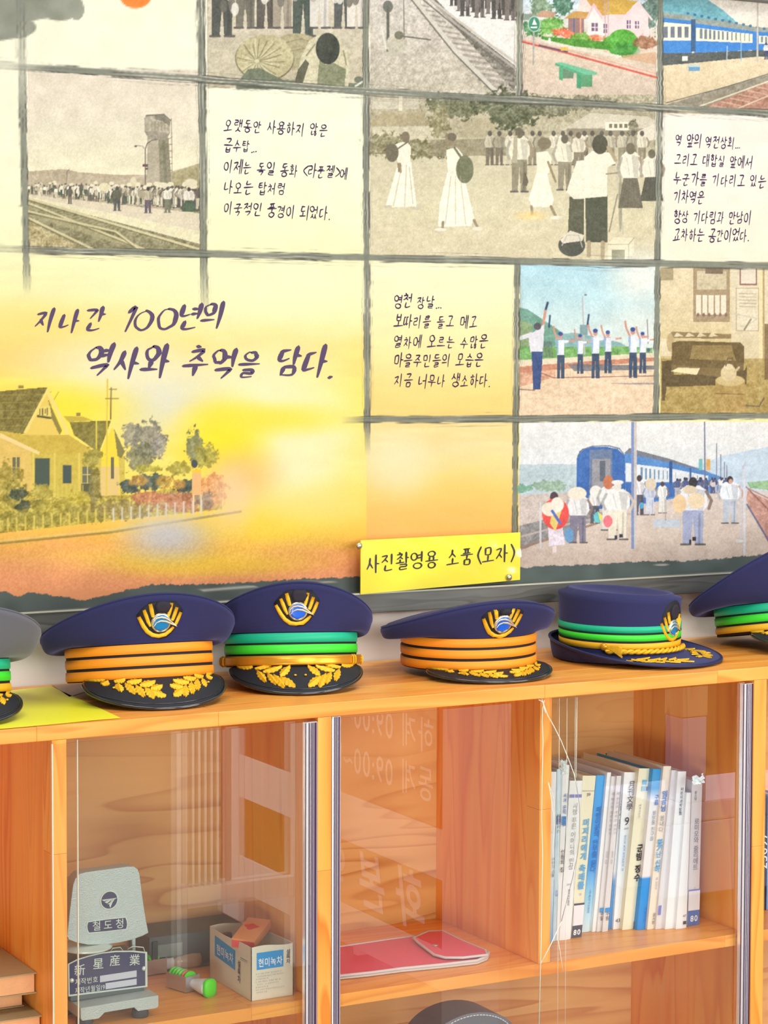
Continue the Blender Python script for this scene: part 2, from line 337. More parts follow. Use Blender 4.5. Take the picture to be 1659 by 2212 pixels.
def poly(pts, col, a=1.0, noise=0.0, nf=None):
    us = [p[0] for p in pts]; vs = [p[1] for p in pts]
    sl = clipbox(min(us) - 1, min(vs) - 1, max(us) + 1, max(vs) + 1); y0, y1, x0, x1 = sl
    if y1 <= y0 or x1 <= x0: return
    U = uu[y0:y1, x0:x1]; V = vv[y0:y1, x0:x1]; m = np.zeros(U.shape, bool); n = len(pts)
    for i in range(n):
        ax, ay = pts[i]; bx, by = pts[(i + 1) % n]
        if ay == by: continue
        c = ((ay > V) != (by > V)) & (U < (bx - ax) * (V - ay) / (by - ay) + ax); m ^= c
    put(sl, m.astype(np.float32), col, a, noise, nf)
def rect(u0, v0, u1, v1, col, a=1.0, noise=0.0, nf=None): poly([(u0, v0), (u1, v0), (u1, v1), (u0, v1)], col, a, noise, nf)
def ell(cu, cv, ru, rv, col, a=1.0, noise=0.0, soft=0.0, nf=None, ang=0.0):
    R = max(ru, rv) * (1 + soft) + 2; sl = clipbox(cu - R, cv - R, cu + R, cv + R); y0, y1, x0, x1 = sl
    if y1 <= y0 or x1 <= x0: return
    U = uu[y0:y1, x0:x1] - cu; V = vv[y0:y1, x0:x1] - cv; c, s = math.cos(ang), math.sin(ang)
    d = np.sqrt(((U * c + V * s) / ru) ** 2 + ((-U * s + V * c) / rv) ** 2)
    if soft: m = np.clip((1 + soft - d) / (2 * soft), 0, 1); m = m * m * (3 - 2 * m)
    else: m = np.clip((1 - d) * min(ru, rv) + 0.5, 0, 1)
    put(sl, m, col, a, noise, nf)
def line(pts, w, col, a=1.0, noise=0.0):
    for (ax, ay), (bx, by) in zip(pts[:-1], pts[1:]):
        sl = clipbox(min(ax, bx) - w, min(ay, by) - w, max(ax, bx) + w, max(ay, by) + w); y0, y1, x0, x1 = sl
        if y1 <= y0 or x1 <= x0: continue
        U = uu[y0:y1, x0:x1]; V = vv[y0:y1, x0:x1]; dx, dy = bx - ax, by - ay; L2 = dx * dx + dy * dy + 1e-6
        t = np.clip(((U - ax) * dx + (V - ay) * dy) / L2, 0, 1); d = np.hypot(U - ax - t * dx, V - ay - t * dy)
        put(sl, np.clip(w / 2 + 0.5 - d, 0, 1), col, a, noise)
def grad(u0, v0, u1, v1, stops, noise=0.0, nf=None, warp=0.0):
    sl = clipbox(u0, v0, u1, v1); y0, y1, x0, x1 = sl
    V = vv[y0:y1, x0:x1] + (N_STR[y0:y1, x0:x1] + N_BIG[y0:y1, x0:x1]) * warp
    ks = [s[0] for s in stops]; c = np.stack([np.interp(V, ks, [s[1][i] for s in stops]) for i in range(3)], -1)
    if noise: c = c + (nf if nf is not None else N_MID)[y0:y1, x0:x1, None] * noise
    K[y0:y1, x0:x1] = c
def person(u, vh, vf, head, top, low, w=1.0, skin=None, legs=True, noise=3):
    h = vf - vh; hr = h * 0.065
    b = h * 0.13 * w
    if legs: poly([(u - b * .8, vh + h * .48), (u + b * .8, vh + h * .48), (u + b * .75, vf), (u + b * .15, vf), (u, vh + h * .62), (u - b * .2, vf), (u - b * .8, vf)], low, noise=noise)
    else: poly([(u - b * .7, vh + h * .45), (u + b * .7, vh + h * .45), (u + b * 1.35, vf - h * .08), (u - b * 1.35, vf - h * .08)], low, noise=noise)
    poly([(u - b * .5, vh + h * .13), (u + b * .5, vh + h * .13), (u + b * 1.05, vh + h * .2), (u + b * 1.1, vh + h * .42), (u + b * .8, vh + h * .5), (u - b * .8, vh + h * .5), (u - b * 1.1, vh + h * .42), (u - b * 1.05, vh + h * .2)], top, noise=noise)
    if h > 30:
        sk = skin or (int(head[0] * .5 + 100), int(head[1] * .5 + 86), int(head[2] * .5 + 70)); dk = tuple(int(q * .72) for q in top)
        line([(u - b, vh + h * .22), (u - b * 1.35, vh + h * .36), (u - b * 1.1, vh + h * .48)], h * .045, dk, .8); line([(u + b, vh + h * .22), (u + b * 1.4, vh + h * .35), (u + b * 1.2, vh + h * .47)], h * .045, sk, .9)
        poly([(u + b * .1, vh + h * .17), (u + b * .9, vh + h * .2), (u + b * .8, vh + h * .49), (u + b * .35, vh + h * .49)], dk, .45); line([(u - b * .4, vh + h * .22), (u - b * .1, vh + h * .46)], 1.4, dk, .6)
        if legs: line([(u + b * .5, vh + h * .55), (u + b * .45, vf - 2)], h * .035, tuple(int(q * .8) for q in low), .7); line([(u - b * .9, vf), (u - b * .2, vf)], h * .03, (90, 84, 80), .9); line([(u + b * .2, vf), (u + b * .9, vf)], h * .03, (90, 84, 80), .9)
        else: 
            for q_ in (-.7, -.2, .35, .8): line([(u + b * q_ * .6, vh + h * .5), (u + b * q_ * 1.4, vf - h * .1)], 1.6, tuple(int(q * .84) for q in low), .7)
    ell(u, vh + hr * 1.3, hr, hr * 1.25, head)
    if skin: ell(u + hr * .2, vh + hr * 1.8, hr * .7, hr * .8, skin)
def gv(i, v):   # u of grid column i at height v
    t = [(47, 144, 56, 539), (435.7, 170, 440, 549), (790.7, 197, 792, 557), (1120.5, 216, 1117.3, 564), (1424.6, 232, 1420.7, 570), (1709, 247, 1702, 575)][i]
    return t[0] + (t[2] - t[0]) * (v - t[1]) / (t[3] - t[1])
HL = [[(-250, 118), (47, 144), (436, 170.5), (791, 197), (1120, 216), (1424.6, 232), (1710, 247), (1950, 260)],
      [(-250, 528), (56, 539), (440, 549), (792, 557), (1117, 564), (1421, 570), (1702, 575), (1950, 580)],
      [(792, 906), (1115, 905), (1418, 901), (1700, 897), (1950, 893)]]
def hv(j, u):
    return float(np.interp(u, [p[0] for p in HL[j]], [p[1] for p in HL[j]]))
def cell(i0, i1, top, bot):
    """corner points of a block of cells; top/bot are horizontals or pixel rows"""
    f = lambda j, u, d: hv(j, u) if isinstance(j, int) and j >= 0 else d
    return [(gv(i0, 0), 0)]
CREAM = (240, 237, 205)
# ---- paper ground
grad(U0, V0, U1, V1, [(-170, (238, 235, 208)), (150, (240, 237, 210)), (420, (240, 238, 202)), (545, (241, 236, 186)), (650, (242, 234, 172))], 3)
# ---- sunset over the lower left
grad(U0, 545, 1120, V1, [(545, (241, 236, 184)), (620, (241, 234, 172)), (690, (244, 229, 152)), (735, (249, 214, 112)), (790, (249, 216, 106)), (840, (247, 224, 92)), (880, (248, 223, 76)),
     (940, (250, 222, 84)), (1010, (248, 226, 112)), (1075, (250, 214, 78)), (1130, (251, 198, 76)), (1180, (250, 178, 84)), (1230, (246, 158, 100)), (1300, (240, 158, 110))], 5, N_STR, warp=16)
def glow(cu, cv, ru, rv, col, a): ell(cu, cv, ru, rv, col, a, soft=0.9)
glow(80, 700, 260, 40, (252, 214, 118), .7); glow(60, 775, 160, 34, (252, 205, 120), .7)
glow(640, 600, 330, 110, (241, 238, 192), .95); glow(560, 840, 170, 90, (240, 234, 188), .9); glow(330, 860, 120, 75, (222, 220, 198), .95)
glow(240, 790, 140, 60, (240, 232, 190), .8); glow(640, 1000, 100, 110, (243, 236, 188), .9); glow(690, 930, 90, 60, (243, 234, 180), .8)
glow(480, 950, 75, 70, (253, 226, 30), .95); glow(590, 905, 140, 28, (253, 222, 60), .8); glow(150, 880, 120, 40, (250, 224, 40), .7)
glow(520, 1030, 70, 50, (252, 190, 110), .8); glow(600, 1140, 160, 40, (254, 214, 60), .8); glow(330, 1215, 260, 26, (246, 214, 70), .8)
glow(90, 1245, 190, 40, (250, 166, 110), .8); glow(700, 1090, 120, 40, (246, 222, 120), .7); glow(460, 1220, 160, 18, (252, 198, 60), .8)
# right hand text cell and the blank cell under it
grad(792, 565, 1112, 905, [(560, (238, 236, 196)), (650, (240, 235, 188)), (760, (243, 228, 160)), (840, (243, 215, 130)), (905, (240, 206, 118))], 4, N_STR, warp=14)
grad(792, 905, 1112, 1270, [(905, (240, 214, 140)), (960, (242, 220, 158)), (1010, (245, 216, 140)), (1060, (250, 206, 110)), (1120, (251, 192, 96)), (1170, (249, 178, 92)), (1270, (248, 170, 90))], 5, N_STR, warp=16)
glow(860, 1000, 60, 60, (240, 228, 180), .8)
grad(1428, 240, U1, 566, [(240, (234, 228, 214)), (420, (238, 230, 212)), (566, (240, 232, 205))], 3)
grad(448, 180, 785, 548, [(180, (238, 237, 210)), (350, (239, 240, 208)), (548, (241, 237, 188))], 3)
# ---- station house in the sunset, lower left
def tint(u):   # local tint of the monochrome house picture
    return (235, 205, 90)
rect(-250, 985, 100, 1090, (205, 178, 62), 1, 40); poly([(-250, 915), (60, 950), (270, 985), (270, 1085), (-250, 1110)], (208, 184, 72), 1, 10)
poly([(0, 935), (66, 968), (72, 1070), (-250, 1080), (-250, 880)], (226, 190, 98), 1, 10)
poly([(-250, 840), (0, 845), (103, 836), (52, 938), (30, 935), (-250, 900)], (132, 118, 52), 1, 34)
for k in range(12):
    line([(-60 + k * 17, 846), (-90 + k * 17 - 20, 930)], 1.5, (90, 82, 40), .5); 
for k in range(5): line([(-200, 856 + k * 17), (95 - k * 11, 852 + k * 17)], 1.5, (168, 152, 70), .6)
poly([(103, 848), (52, 940), (128, 941)], (232, 200, 92)); poly([(103, 836), (152, 935), (144, 941), (101, 850), (58, 935), (50, 936)], (238, 214, 118))
poly([(104, 862), (134, 930), (129, 941), (110, 900)], (120, 108, 52), .8)
poly([(82, 880), (108, 876), (112, 908), (80, 902)], (235, 210, 110)); line([(86, 884), (86, 895)], 3, (130, 110, 50)); line([(92, 883), (92, 896)], 3, (130, 110, 50)); line([(102, 882), (102, 896)], 3, (130, 110, 50)); line([(98, 884), (98, 892)], 3, (130, 110, 50)); line([(82, 899), (109, 903)], 5, (96, 86, 44))
poly([(-250, 900), (0, 930), (60, 940), (150, 940), (212, 980), (190, 985), (86, 980), (0, 945), (-250, 900)], (205, 176, 66), 1, 12)
poly([(0, 935), (86, 976), (84, 983), (0, 945)], (240, 210, 140))
poly([(150, 912), (240, 908), (215, 975), (205, 972), (160, 940)], (136, 124, 52), 1, 30); poly([(136, 898), (180, 900), (200, 908), (148, 912)], (196, 172, 60))
poly([(243, 915), (218, 975), (219, 1075), (260, 1075), (256, 980)], (242, 214, 60)); poly([(243, 908), (276, 978), (272, 982), (243, 922), (216, 975)], (240, 224, 120)); poly([(246, 925), (270, 976), (262, 990), (254, 985)], (110, 104, 56), .8)
rect(218, 1008, 258, 1076, (230, 196, 128), .9); rect(76, 990, 108, 1052, (74, 88, 74)); rect(136, 1005, 155, 1045, (70, 84, 78)); rect(178, 1008, 200, 1044, (110, 112, 90)); rect(176, 1045, 202, 1075, (90, 90, 62))
for u in (27, 240): rect(u, 988, u + 16 if u < 100 else u + 7, 1035, (110, 104, 72))
line([(35, 988), (35, 1035)], 1.5, (225, 205, 120)); line([(27, 1010), (43, 1010)], 1.5, (225, 205, 120)); line([(189, 1008), (189, 1044)], 1.5, (225, 205, 120)); line([(178, 1025), (200, 1025)], 1.5, (225, 205, 120))
for u in (72, 118, 171): line([(u, 980), (u, 1078)], 4, (228, 202, 92))
for k in range(12): line([(80 + k * 9, 1048), (80 + k * 9, 1078)], 2, (220, 200, 100), .8)
line([(232, 820), (230, 1070)], 3, (226, 196, 60)); line([(240, 838), (239, 905)], 3, (140, 110, 56)); line([(236, 841), (252, 841)], 2, (140, 110, 56)); line([(228, 861), (256, 861)], 2, (140, 110, 56)); line([(208, 910), (208, 1020)], 3, (222, 200, 70))
rect(40, 833, 52, 840, (150, 130, 60)); rect(165, 892, 174, 899, (150, 130, 60))
# bushes: monochrome dots under the sunset tint
def bush(cu, cv, ru, rv, col, amp=45, a=.85, n=None):
    y0, y1, x0, x1 = clipbox(cu - ru * 1.4, cv - rv * 1.4, cu + ru * 1.4, cv + rv * 1.4)
    U = (uu[y0:y1, x0:x1] - cu) / ru; V = (vv[y0:y1, x0:x1] - cv) / rv
    d = np.sqrt(U * U + V * V) + N_SM[y0:y1, x0:x1] * .28 + N_FINE[y0:y1, x0:x1] * .18
    put((y0, y1, x0, x1), np.clip((1.0 - d) * 6, 0, 1), col, a, amp)
poly([(-250, 1090), (90, 1075), (270, 1070), (480, 1040), (480, 1100), (240, 1125), (-250, 1180)], (178, 158, 60), .9, 60)
for (a, b, c, d, e) in [(15, 1040, 34, 44, (168, 150, 60)), (35, 1075, 26, 34, (150, 138, 56)), (38, 1068, 22, 14, (78, 86, 66)), (52, 1095, 18, 15, (72, 80, 62)), (84, 1090, 16, 12, (80, 86, 66)), (90, 1062, 26, 18, (176, 160, 66)),
     (110, 1105, 60, 26, (180, 162, 60)), (170, 1075, 30, 16, (196, 176, 62)), (205, 1055, 14, 50, (140, 128, 66)), (200, 990, 22, 24, (158, 146, 60)), (60, 1120, 90, 18, (160, 146, 58)), (190, 1108, 70, 20, (166, 150, 64)), (270, 1100, 70, 22, (160, 140, 80)), (370, 1085, 70, 24, (180, 140, 100)),
     (322, 950, 34, 40, (138, 132, 118)), (300, 985, 36, 40, (128, 126, 96)), (285, 940, 22, 30, (150, 144, 124)), (345, 965, 18, 26, (150, 144, 130)), (422, 970, 20, 44, (122, 124, 92)), (445, 985, 26, 30, (170, 160, 70)), (280, 1050, 22, 18, (60, 76, 82)), (330, 1040, 40, 20, (66, 80, 80)), (400, 1050, 24, 16, (62, 78, 84)),
     (318, 1012, 30, 10, (176, 166, 60)), (390, 1012, 30, 16, (170, 156, 60)), (300, 1038, 26, 12, (196, 150, 70)), (356, 1042, 18, 18, (196, 156, 66)), (385, 1045, 16, 12, (190, 140, 60)), (330, 1075, 50, 14, (200, 130, 90)), (400, 1085, 50, 22, (196, 132, 96)), (455, 1060, 36, 40, (226, 150, 90)), (440, 1080, 24, 20, (150, 130, 110))]:
    bush(a, b, c, d, e)
ell(420, 1002, 7, 9, (70, 76, 78)); rect(415, 1015, 435, 1070, (236, 184, 120)); rect(415, 1015, 435, 1022, (250, 196, 50)); line([(418, 1070), (418, 1112)], 3, (235, 210, 160)); line([(434, 1070), (434, 1110)], 3, (235, 210, 160))
for k in range(26):
    u = -40 + k * 19; v = 1152 - (u + 40) * 0.095; line([(u, v - 26), (u, v)], 4, (232, 208, 90) if u < 230 else (226, 218, 200), .75)
line([(-250, 1192), (0, 1174), (240, 1150), (400, 1124), (520, 1105)], 5, (150, 128, 60), .8); line([(-250, 1186), (0, 1168), (240, 1144), (400, 1119), (520, 1101)], 3, (228, 205, 120), .8)
glow(362, 1158, 78, 42, (208, 200, 192), 1.0); glow(500, 1080, 40, 60, (240, 210, 180), .6)
y0, y1, x0, x1 = clipbox(-250, 1130, 760, 1275); g = N_FINE[y0:y1, x0:x1, None] * 9 * np.clip((vv[y0:y1, x0:x1, None] - 1120) / 60, 0, 1); K[y0:y1, x0:x1] += g
# ---- blank top cells with ink wash
for (cu, cv, ru, rv) in [(-40, -30, 160, 110), (60, 10, 80, 36), (130, 12, 50, 34), (165, 20, 18, 24), (20, 60, 60, 26), (-10, 50, 60, 40)]:
    y0, y1, x0, x1 = clipbox(cu - ru * 1.2, cv - rv * 1.2, cu + ru * 1.2, cv + rv * 1.2)
    d = np.hypot((uu[y0:y1, x0:x1] - cu) / ru, (vv[y0:y1, x0:x1] - cv) / rv) + N_SM[y0:y1, x0:x1] * .03
    put((y0, y1, x0, x1), np.clip((1 - d) * 14, 0, 1), (140, 142, 126), .96, 14, N_MID)
ell(293, -8, 34, 26, (252, 132, 46), 1, 10, soft=.06); ell(300, -16, 16, 12, (250, 190, 80), .8, soft=.3)
# ---- sacks and crouching porter (top)
grad(448, V0, 786, 190, [(-170, (220, 214, 196)), (0, (206, 196, 174)), (190, (190, 180, 152))], 12, FOL)
for u, c1, c2 in [(480, (238, 234, 220), (82, 84, 76)), (530, (228, 222, 208), (120, 116, 100)), (575, (190, 180, 160), (92, 86, 76)), (655, (236, 232, 222), (80, 90, 80)), (690, (226, 220, 206), (214, 208, 196)), (742, (120, 120, 112), (90, 92, 88)), (770, (238, 232, 220), (222, 214, 200)), (610, (235, 230, 218), (160, 150, 130))]:
    person(u, -105, 78 if u in (480, 655) else 60, c2, c1, c2, 1.2)
for k in range(30): ell(455 + rng.random() * 330, -40 + rng.random() * 60, 8, 14, [(232, 228, 214), (110, 106, 94), (176, 168, 150)][k % 3], .8)
ell(640, 112, 58, 40, (172, 163, 126), 1, 16); ell(572, 126, 64, 50, (120, 112, 80), 1, 8); ell(572, 124, 62, 49, (188, 179, 138), 1, 16)
for k in range(34):
    w = 2 * PI * k / 34 + .05 * math.sin(k * 3); r1 = .55 + .42 * abs(math.sin(k * 2.3)); line([(556 + 5 * math.cos(w), 132 + 4 * math.sin(w)), (560 + 30 * r1 * math.cos(w), 130 + 24 * r1 * math.sin(w)), (566 + 56 * r1 * math.cos(w), 126 + 46 * r1 * math.sin(w))], 2.2 if k % 3 else 3.4, (120, 113, 76) if k % 2 else (216, 208, 172), .6)
ell(555, 132, 5, 4, (214, 206, 168)); line([(618, 92), (650, 84), (690, 96)], 2.5, (128, 120, 88), .6); line([(628, 110), (660, 104)], 2.5, (128, 120, 88), .6)
poly([(510, 182), (535, 150), (560, 146), (610, 172), (690, 178), (786, 180), (786, 198), (510, 192)], (104, 114, 90), .92, 12)
poly([(638, 188), (650, 124), (668, 88), (690, 74), (726, 76), (748, 104), (756, 150), (752, 192)], (206, 199, 166), 1, 16); poly([(690, 130), (704, 140), (722, 136), (748, 150), (744, 190), (684, 190)], (118, 124, 92), .85, 14)
poly([(632, 192), (644, 150), (660, 128), (668, 136), (650, 192)], (96, 94, 72)); line([(662, 120), (680, 96)], 3, (130, 122, 90), .8); line([(742, 110), (748, 140)], 3, (130, 122, 90), .8); ell(708, 105, 26, 34, (58, 62, 50), 1, 6); ell(702, 96, 16, 18, (76, 78, 64), .6, soft=.5)
ell(775, 172, 10, 7, (110, 112, 96)); line([(768, 186), (784, 176)], 4, (220, 220, 205))
# ---- railway and ballast (top)
grad(800, V0, 1113, 210, [(-170, (222, 216, 208)), (0, (206, 198, 186)), (210, (190, 182, 160))], 26, FOL)
poly([(850, -170), (930, 0), (1113, 200), (1113, 60), (990, -40), (960, -170)], (120, 116, 102), 1, 40)
for k in range(16):
    t = (k + 1) / 16; c = (905 + 200 * t ** 1.25, 2 + 200 * t ** 1.15); line([(c[0] - 16 - 26 * t, c[1] - 2), (c[0] + 12 + 40 * t, c[1] + 4 + 6 * t)], 2.5 + 5 * t, (160, 152, 140), .9, 16)
poly([(925, -20), (985, 44), (1113, 142), (1113, 30), (1113, -170), (925, -170)], (226, 222, 214), 1, 6); line([(925, -5), (985, 52), (1113, 148)], 5, (168, 160, 150)); line([(915, 0), (1113, 165)], 3, (110, 104, 92))
line([(880, -20), (985, 110), (1085, 212)], 9, (208, 202, 186)); line([(875, -18), (980, 114), (1078, 212)], 3, (110, 106, 90)); line([(905, -20), (1050, 90), (1120, 140)], 5, (196, 188, 174))
for k in range(14): person(980 + k * 11 + rng.random() * 6, -55, 12 + (k % 3) * 10 + k, (70, 66, 60), [(90, 84, 78), (210, 204, 196), (140, 130, 120)][k % 3], [(80, 76, 70), (120, 112, 104)][k % 2], 1.1)
ell(838, 14, 11, 13, (110, 110, 100)); line([(838, 14), (838, 112)], 6, (96, 98, 84)); line([(824, 60), (834, 104)], 5, (220, 216, 200)); ell(856, 96, 22, 22, (196, 190, 168), 1, 16); ell(862, 76, 10, 9, (120, 116, 96)); line([(872, 0), (873, 84)], 2, (110, 108, 96)); line([(868, 78), (930, 86)], 3, (100, 98, 86)); rect(830, 112, 868, 122, (190, 184, 164))
# ---- colour view of the station with green bench (top)
grad(1124, V0, 1418, 220, [(-170, (190, 205, 218)), (10, (210, 222, 228)), (70, (214, 202, 186)), (120, (214, 196, 172)), (215, (206, 186, 166))], 10, FOL)
bush(1170, 14, 26, 20, (120, 146, 110)); bush(1215, 8, 22, 34, (70, 116, 88)); rect(1120, 30, 1160, 44, (120, 140, 120), .8, 20); poly([(1156, 36), (1172, 22), (1200, 26), (1196, 40)], (190, 150, 120)); bush(1405, 25, 22, 44, (92, 120, 104))
poly([(1246, 26), (1258, -14), (1275, -40), (1300, 10), (1296, 40), (1246, 40)], (236, 214, 202)); poly([(1262, -8), (1278, -46), (1330, -46), (1345, 6), (1310, 36), (1292, 36)], (206, 160, 76), 1, 10); poly([(1218, 40), (1240, 24), (1275, 26), (1264, 42)], (196, 154, 84))
rect(1228, 40, 1262, 72, (150, 116, 110)); line([(1240, 40), (1240, 72)], 3, (90, 96, 130)); line([(1254, 40), (1254, 72)], 3, (220, 150, 120))
poly([(1270, 76), (1270, 38), (1283, 10), (1300, 34), (1316, 76)], (244, 222, 214)); poly([(1266, 40), (1282, 6), (1304, 38), (1300, 42), (1282, 16), (1270, 42)], (232, 190, 190)); poly([(1300, 34), (1318, 32), (1345, 32), (1380, 6), (1400, 36), (1402, 78), (1312, 80)], (240, 210, 206)); poly([(1312, 32), (1318, -4), (1378, 2), (1350, 32)], (210, 170, 76), 1, 8); line([(1352, 34), (1379, 6), (1408, 42)], 4, (236, 206, 206))
for a, b, c, d in [(1278, 50, 1292, 68), (1304, 52, 1312, 72), (1354, 44, 1363, 62), (1372, 46, 1381, 62)]: rect(a, b, c, d, (120, 96, 120)); line([((a + c) / 2, b), ((a + c) / 2, d)], 1.6, (245, 235, 235)); line([(a, (b + d) / 2), (c, (b + d) / 2)], 1.6, (245, 235, 235))
line([(1306, -20), (1308, 78)], 2, (190, 170, 170)); line([(1314, -20), (1314, 78)], 2, (190, 170, 170))
bush(1188, 58, 34, 22, (98, 164, 62)); bush(1150, 62, 24, 18, (70, 136, 78)); bush(1208, 68, 18, 9, (236, 110, 76)); bush(1228, 74, 16, 9, (240, 120, 84)); bush(1286, 82, 26, 8, (234, 130, 90)); bush(1254, 84, 24, 14, (110, 170, 60)); poly([(1170, 78), (1240, 84), (1330, 92), (1330, 110), (1240, 100), (1170, 88)], (84, 150, 52), 1, 20); bush(1320, 90, 20, 14, (90, 160, 56)); ell(1345, 94, 34, 31, (88, 168, 56), 1, 26); ell(1352, 108, 28, 16, (60, 132, 58), .6, 20, soft=.3)
bush(1396, 92, 26, 16, (166, 116, 84)); poly([(1168, 84), (1240, 100), (1342, 120), (1345, 126), (1230, 106), (1168, 90)], (220, 214, 192)); poly([(1345, 120), (1418, 112), (1418, 140), (1345, 126)], (208, 166, 130), .8)
line([(1120, 88), (1230, 116), (1420, 168)], 4.5, (204, 92, 76)); line([(1120, 84), (1240, 112), (1420, 160)], 2, (226, 160, 140)); line([(1165, 98), (1225, 112)], 4, (90, 84, 100)); rect(1212, 102, 1228, 110, (220, 180, 90)); ell(1187, 88, 2.5, 6, (240, 240, 230))
line([(1153, 60), (1152, 140)], 3.5, (170, 168, 160)); ell(1154, 52, 13.5, 17, (196, 214, 200)); ell(1154, 52, 12, 15.5, (62, 138, 104)); poly([(1149, 54), (1154, 40), (1160, 54)], (230, 240, 232)); rect(1147, 58, 1161, 61, (225, 238, 230))
poly([(1208, 142), (1216, 142), (1216, 174), (1208, 172)], (82, 158, 112)); poly([(1216, 144), (1240, 156), (1238, 170), (1216, 170)], (98, 132, 102)); poly([(1246, 156), (1256, 158), (1256, 192), (1246, 190)], (72, 150, 106)); rect(1256, 160, 1280, 188, (88, 150, 106)); poly([(1200, 136), (1212, 134), (1290, 156), (1290, 161), (1262, 162)], (112, 186, 146)); poly([(1200, 136), (1262, 160), (1262, 166), (1200, 141)], (84, 164, 120))
# ---- blue train (top right)
grad(1430, V0, U1, 245, [(-170, (238, 232, 220)), (30, (234, 226, 212)), (140, (222, 204, 168)), (245, (210, 190, 152))], 8, FOL)
poly([(1430, -170), (1500, -20), (1560, 20), (1590, 46), (1590, 60), (1430, 60)], (116, 176, 186), 1, 12)
poly([(1430, 26), (1496, 34), (1500, 40), (1560, 44), (1630, 58), (U1, 80), (U1, 100), (1630, 72), (1500, 56), (1430, 42)], (150, 160, 150), 1, 10)
poly([(1430, 38), (1495, 45), (1495, 116), (1430, 116)], (64, 132, 200)); poly([(1500, 50), (1630, 68), (U1, 90), (U1, 118), (1640, 108), (1500, 114)], (64, 134, 206)); poly([(1430, 48), (1494, 53), (1494, 88), (1430, 87)], (240, 234, 206)); poly([(1504, 60), (1626, 74), (1626, 93), (1504, 88)], (240, 234, 206)); poly([(1640, 77), (U1, 96), (U1, 102), (1640, 94)], (240, 234, 206))
for k in range(4): rect(1434 + k * 15, 58, 1443 + k * 15, 82, (112, 120, 132)); 
for k in range(12): rect(1512 + k * 9.6, 63 + k * 1.0, 1518 + k * 9.2, 84 + k * .5, (120, 132, 138))
for k in range(8): rect(1644 + k * 9, 79 + k, 1649 + k * 9, 92 + k, (130, 140, 146))
for k in range(12): ell(1486 + k * 15, 29 + k * 3.0, 3.5, 3, (70, 116, 150))
rect(1493, 42, 1503, 112, (60, 92, 130)); poly([(1430, 115), (1500, 114), (1650, 108), (U1, 116), (U1, 126), (1640, 122), (1500, 136), (1430, 142)], (86, 92, 88), 1, 8)
line([(1637, -20), (1636, 132)], 4, (196, 190, 176)); line([(1571, 100), (1570, 130)], 2, (180, 200, 210)); line([(1601, 90), (1601, 130)], 2, (150, 190, 214)); rect(1474, 122, 1486, 132, (226, 226, 216)); rect(1488, 142, 1512, 154, (110, 160, 190)); rect(1486, 140, 1512, 145, (190, 210, 210)); person(1655, 92, 128, (60, 50, 50), (235, 235, 235), (70, 80, 110))
poly([(1440, 226), (1560, 190), (1659, 162), (U1, 80), (U1, 260), (1470, 240)], (150, 142, 122), 1, 16); poly([(1520, 232), (1659, 178), (U1, 90), (U1, 262)], (176, 130, 108), 1, 26)
for k in range(20): line([(1540 + k * 19, 228 - k * 8), (1580 + k * 19, 236 - k * 8)], 3, (206, 176, 150), .8)
line([(1510, 230), (1659, 176), (U1, 70)], 3, (222, 208, 180)); line([(1590, 236), (1700, 190), (U1, 100)], 3, (214, 190, 160)); line([(1440, 222), (1560, 190), (1659, 160)], 2, (96, 100, 96))
# ---- water tower and the crowd
grad(60, 150, 433, 542, [(150, (222, 211, 190)), (260, (226, 216, 192)), (370, (230, 224, 190)), (430, (224, 216, 186)), (545, (210, 200, 160))], 3)
poly([(60, 370), (140, 365), (170, 372), (260, 378), (315, 377), (365, 372), (400, 362), (436, 351), (436, 460), (60, 430)], (184, 170, 142), 1, 12)
poly([(372, 374), (436, 351), (436, 470), (372, 430)], (162, 152, 112), 1, 18); poly([(60, 420), (436, 462), (436, 500), (60, 440)], (216, 204, 176), 1, 4); poly([(60, 424), (436, 500), (436, 530), (60, 430)], (226, 218, 180), 1, 4)
poly([(60, 430), (300, 492), (436, 528), (436, 545), (60, 545)], (140, 134, 98), 1, 34); poly([(60, 476), (175, 535), (185, 545), (60, 545)], (172, 158, 112), 1, 46)
for k in range(30):
    t = k / 30; line([(70 + t * 330, 440 + t * 88), (40 + t * 360, 446 + t * 92)], 2.5, (168, 158, 118), .7)
    line([(64 + t * 190, 466 + t * 60), (104 + t * 190, 462 + t * 68)], 2.5, (178, 168, 126), .6)
for a, b, w in [((60, 428), (436, 540), 5), ((60, 438), (330, 545), 4), ((60, 456), (250, 500), 4), ((250, 500), (310, 545), 4), ((60, 470), (215, 545), 5)]: line([a, b], w, (206, 196, 152)); line([(a[0], a[1] + 4), (b[0], b[1] + 4)], 2, (112, 106, 72), .8)
grad_cols = [(168, 160, 134), (182, 174, 148)]
poly([(319, 298), (316, 404), (371, 406), (364, 298)], (178, 168, 144), 1, 10); poly([(342, 292), (346, 404), (371, 406), (364, 298)], (132, 126, 102), .85, 10); poly([(350, 300), (356, 400), (362, 402), (356, 300)], (110, 112, 84), .6, soft if False else 8)
poly([(311, 256), (313, 284), (321, 300), (360, 302), (367, 288), (368, 262), (354, 248), (318, 246)], (176, 168, 146), 1, 22); poly([(312, 284), (321, 300), (360, 302), (367, 288), (340, 284)], (150, 142, 122), .9, 10); poly([(334, 250), (354, 248), (368, 262), (367, 272), (352, 262), (336, 258)], (126, 120, 104), .9, 8); line([(316, 250), (354, 247), (368, 260)], 2.5, (112, 104, 90))
for k in range(6): line([(328 + k * 7, 262), (328 + k * 7, 282)], 2, (140, 130, 104), .7)
line([(370, 256), (372, 372)], 1.5, (130, 120, 100)); line([(365, 300), (372, 296)], 1.5, (130, 120, 100))
for k in range(5): line([(364, 312 + k * 14), (372, 312 + k * 14)], 1.5, (120, 110, 92))
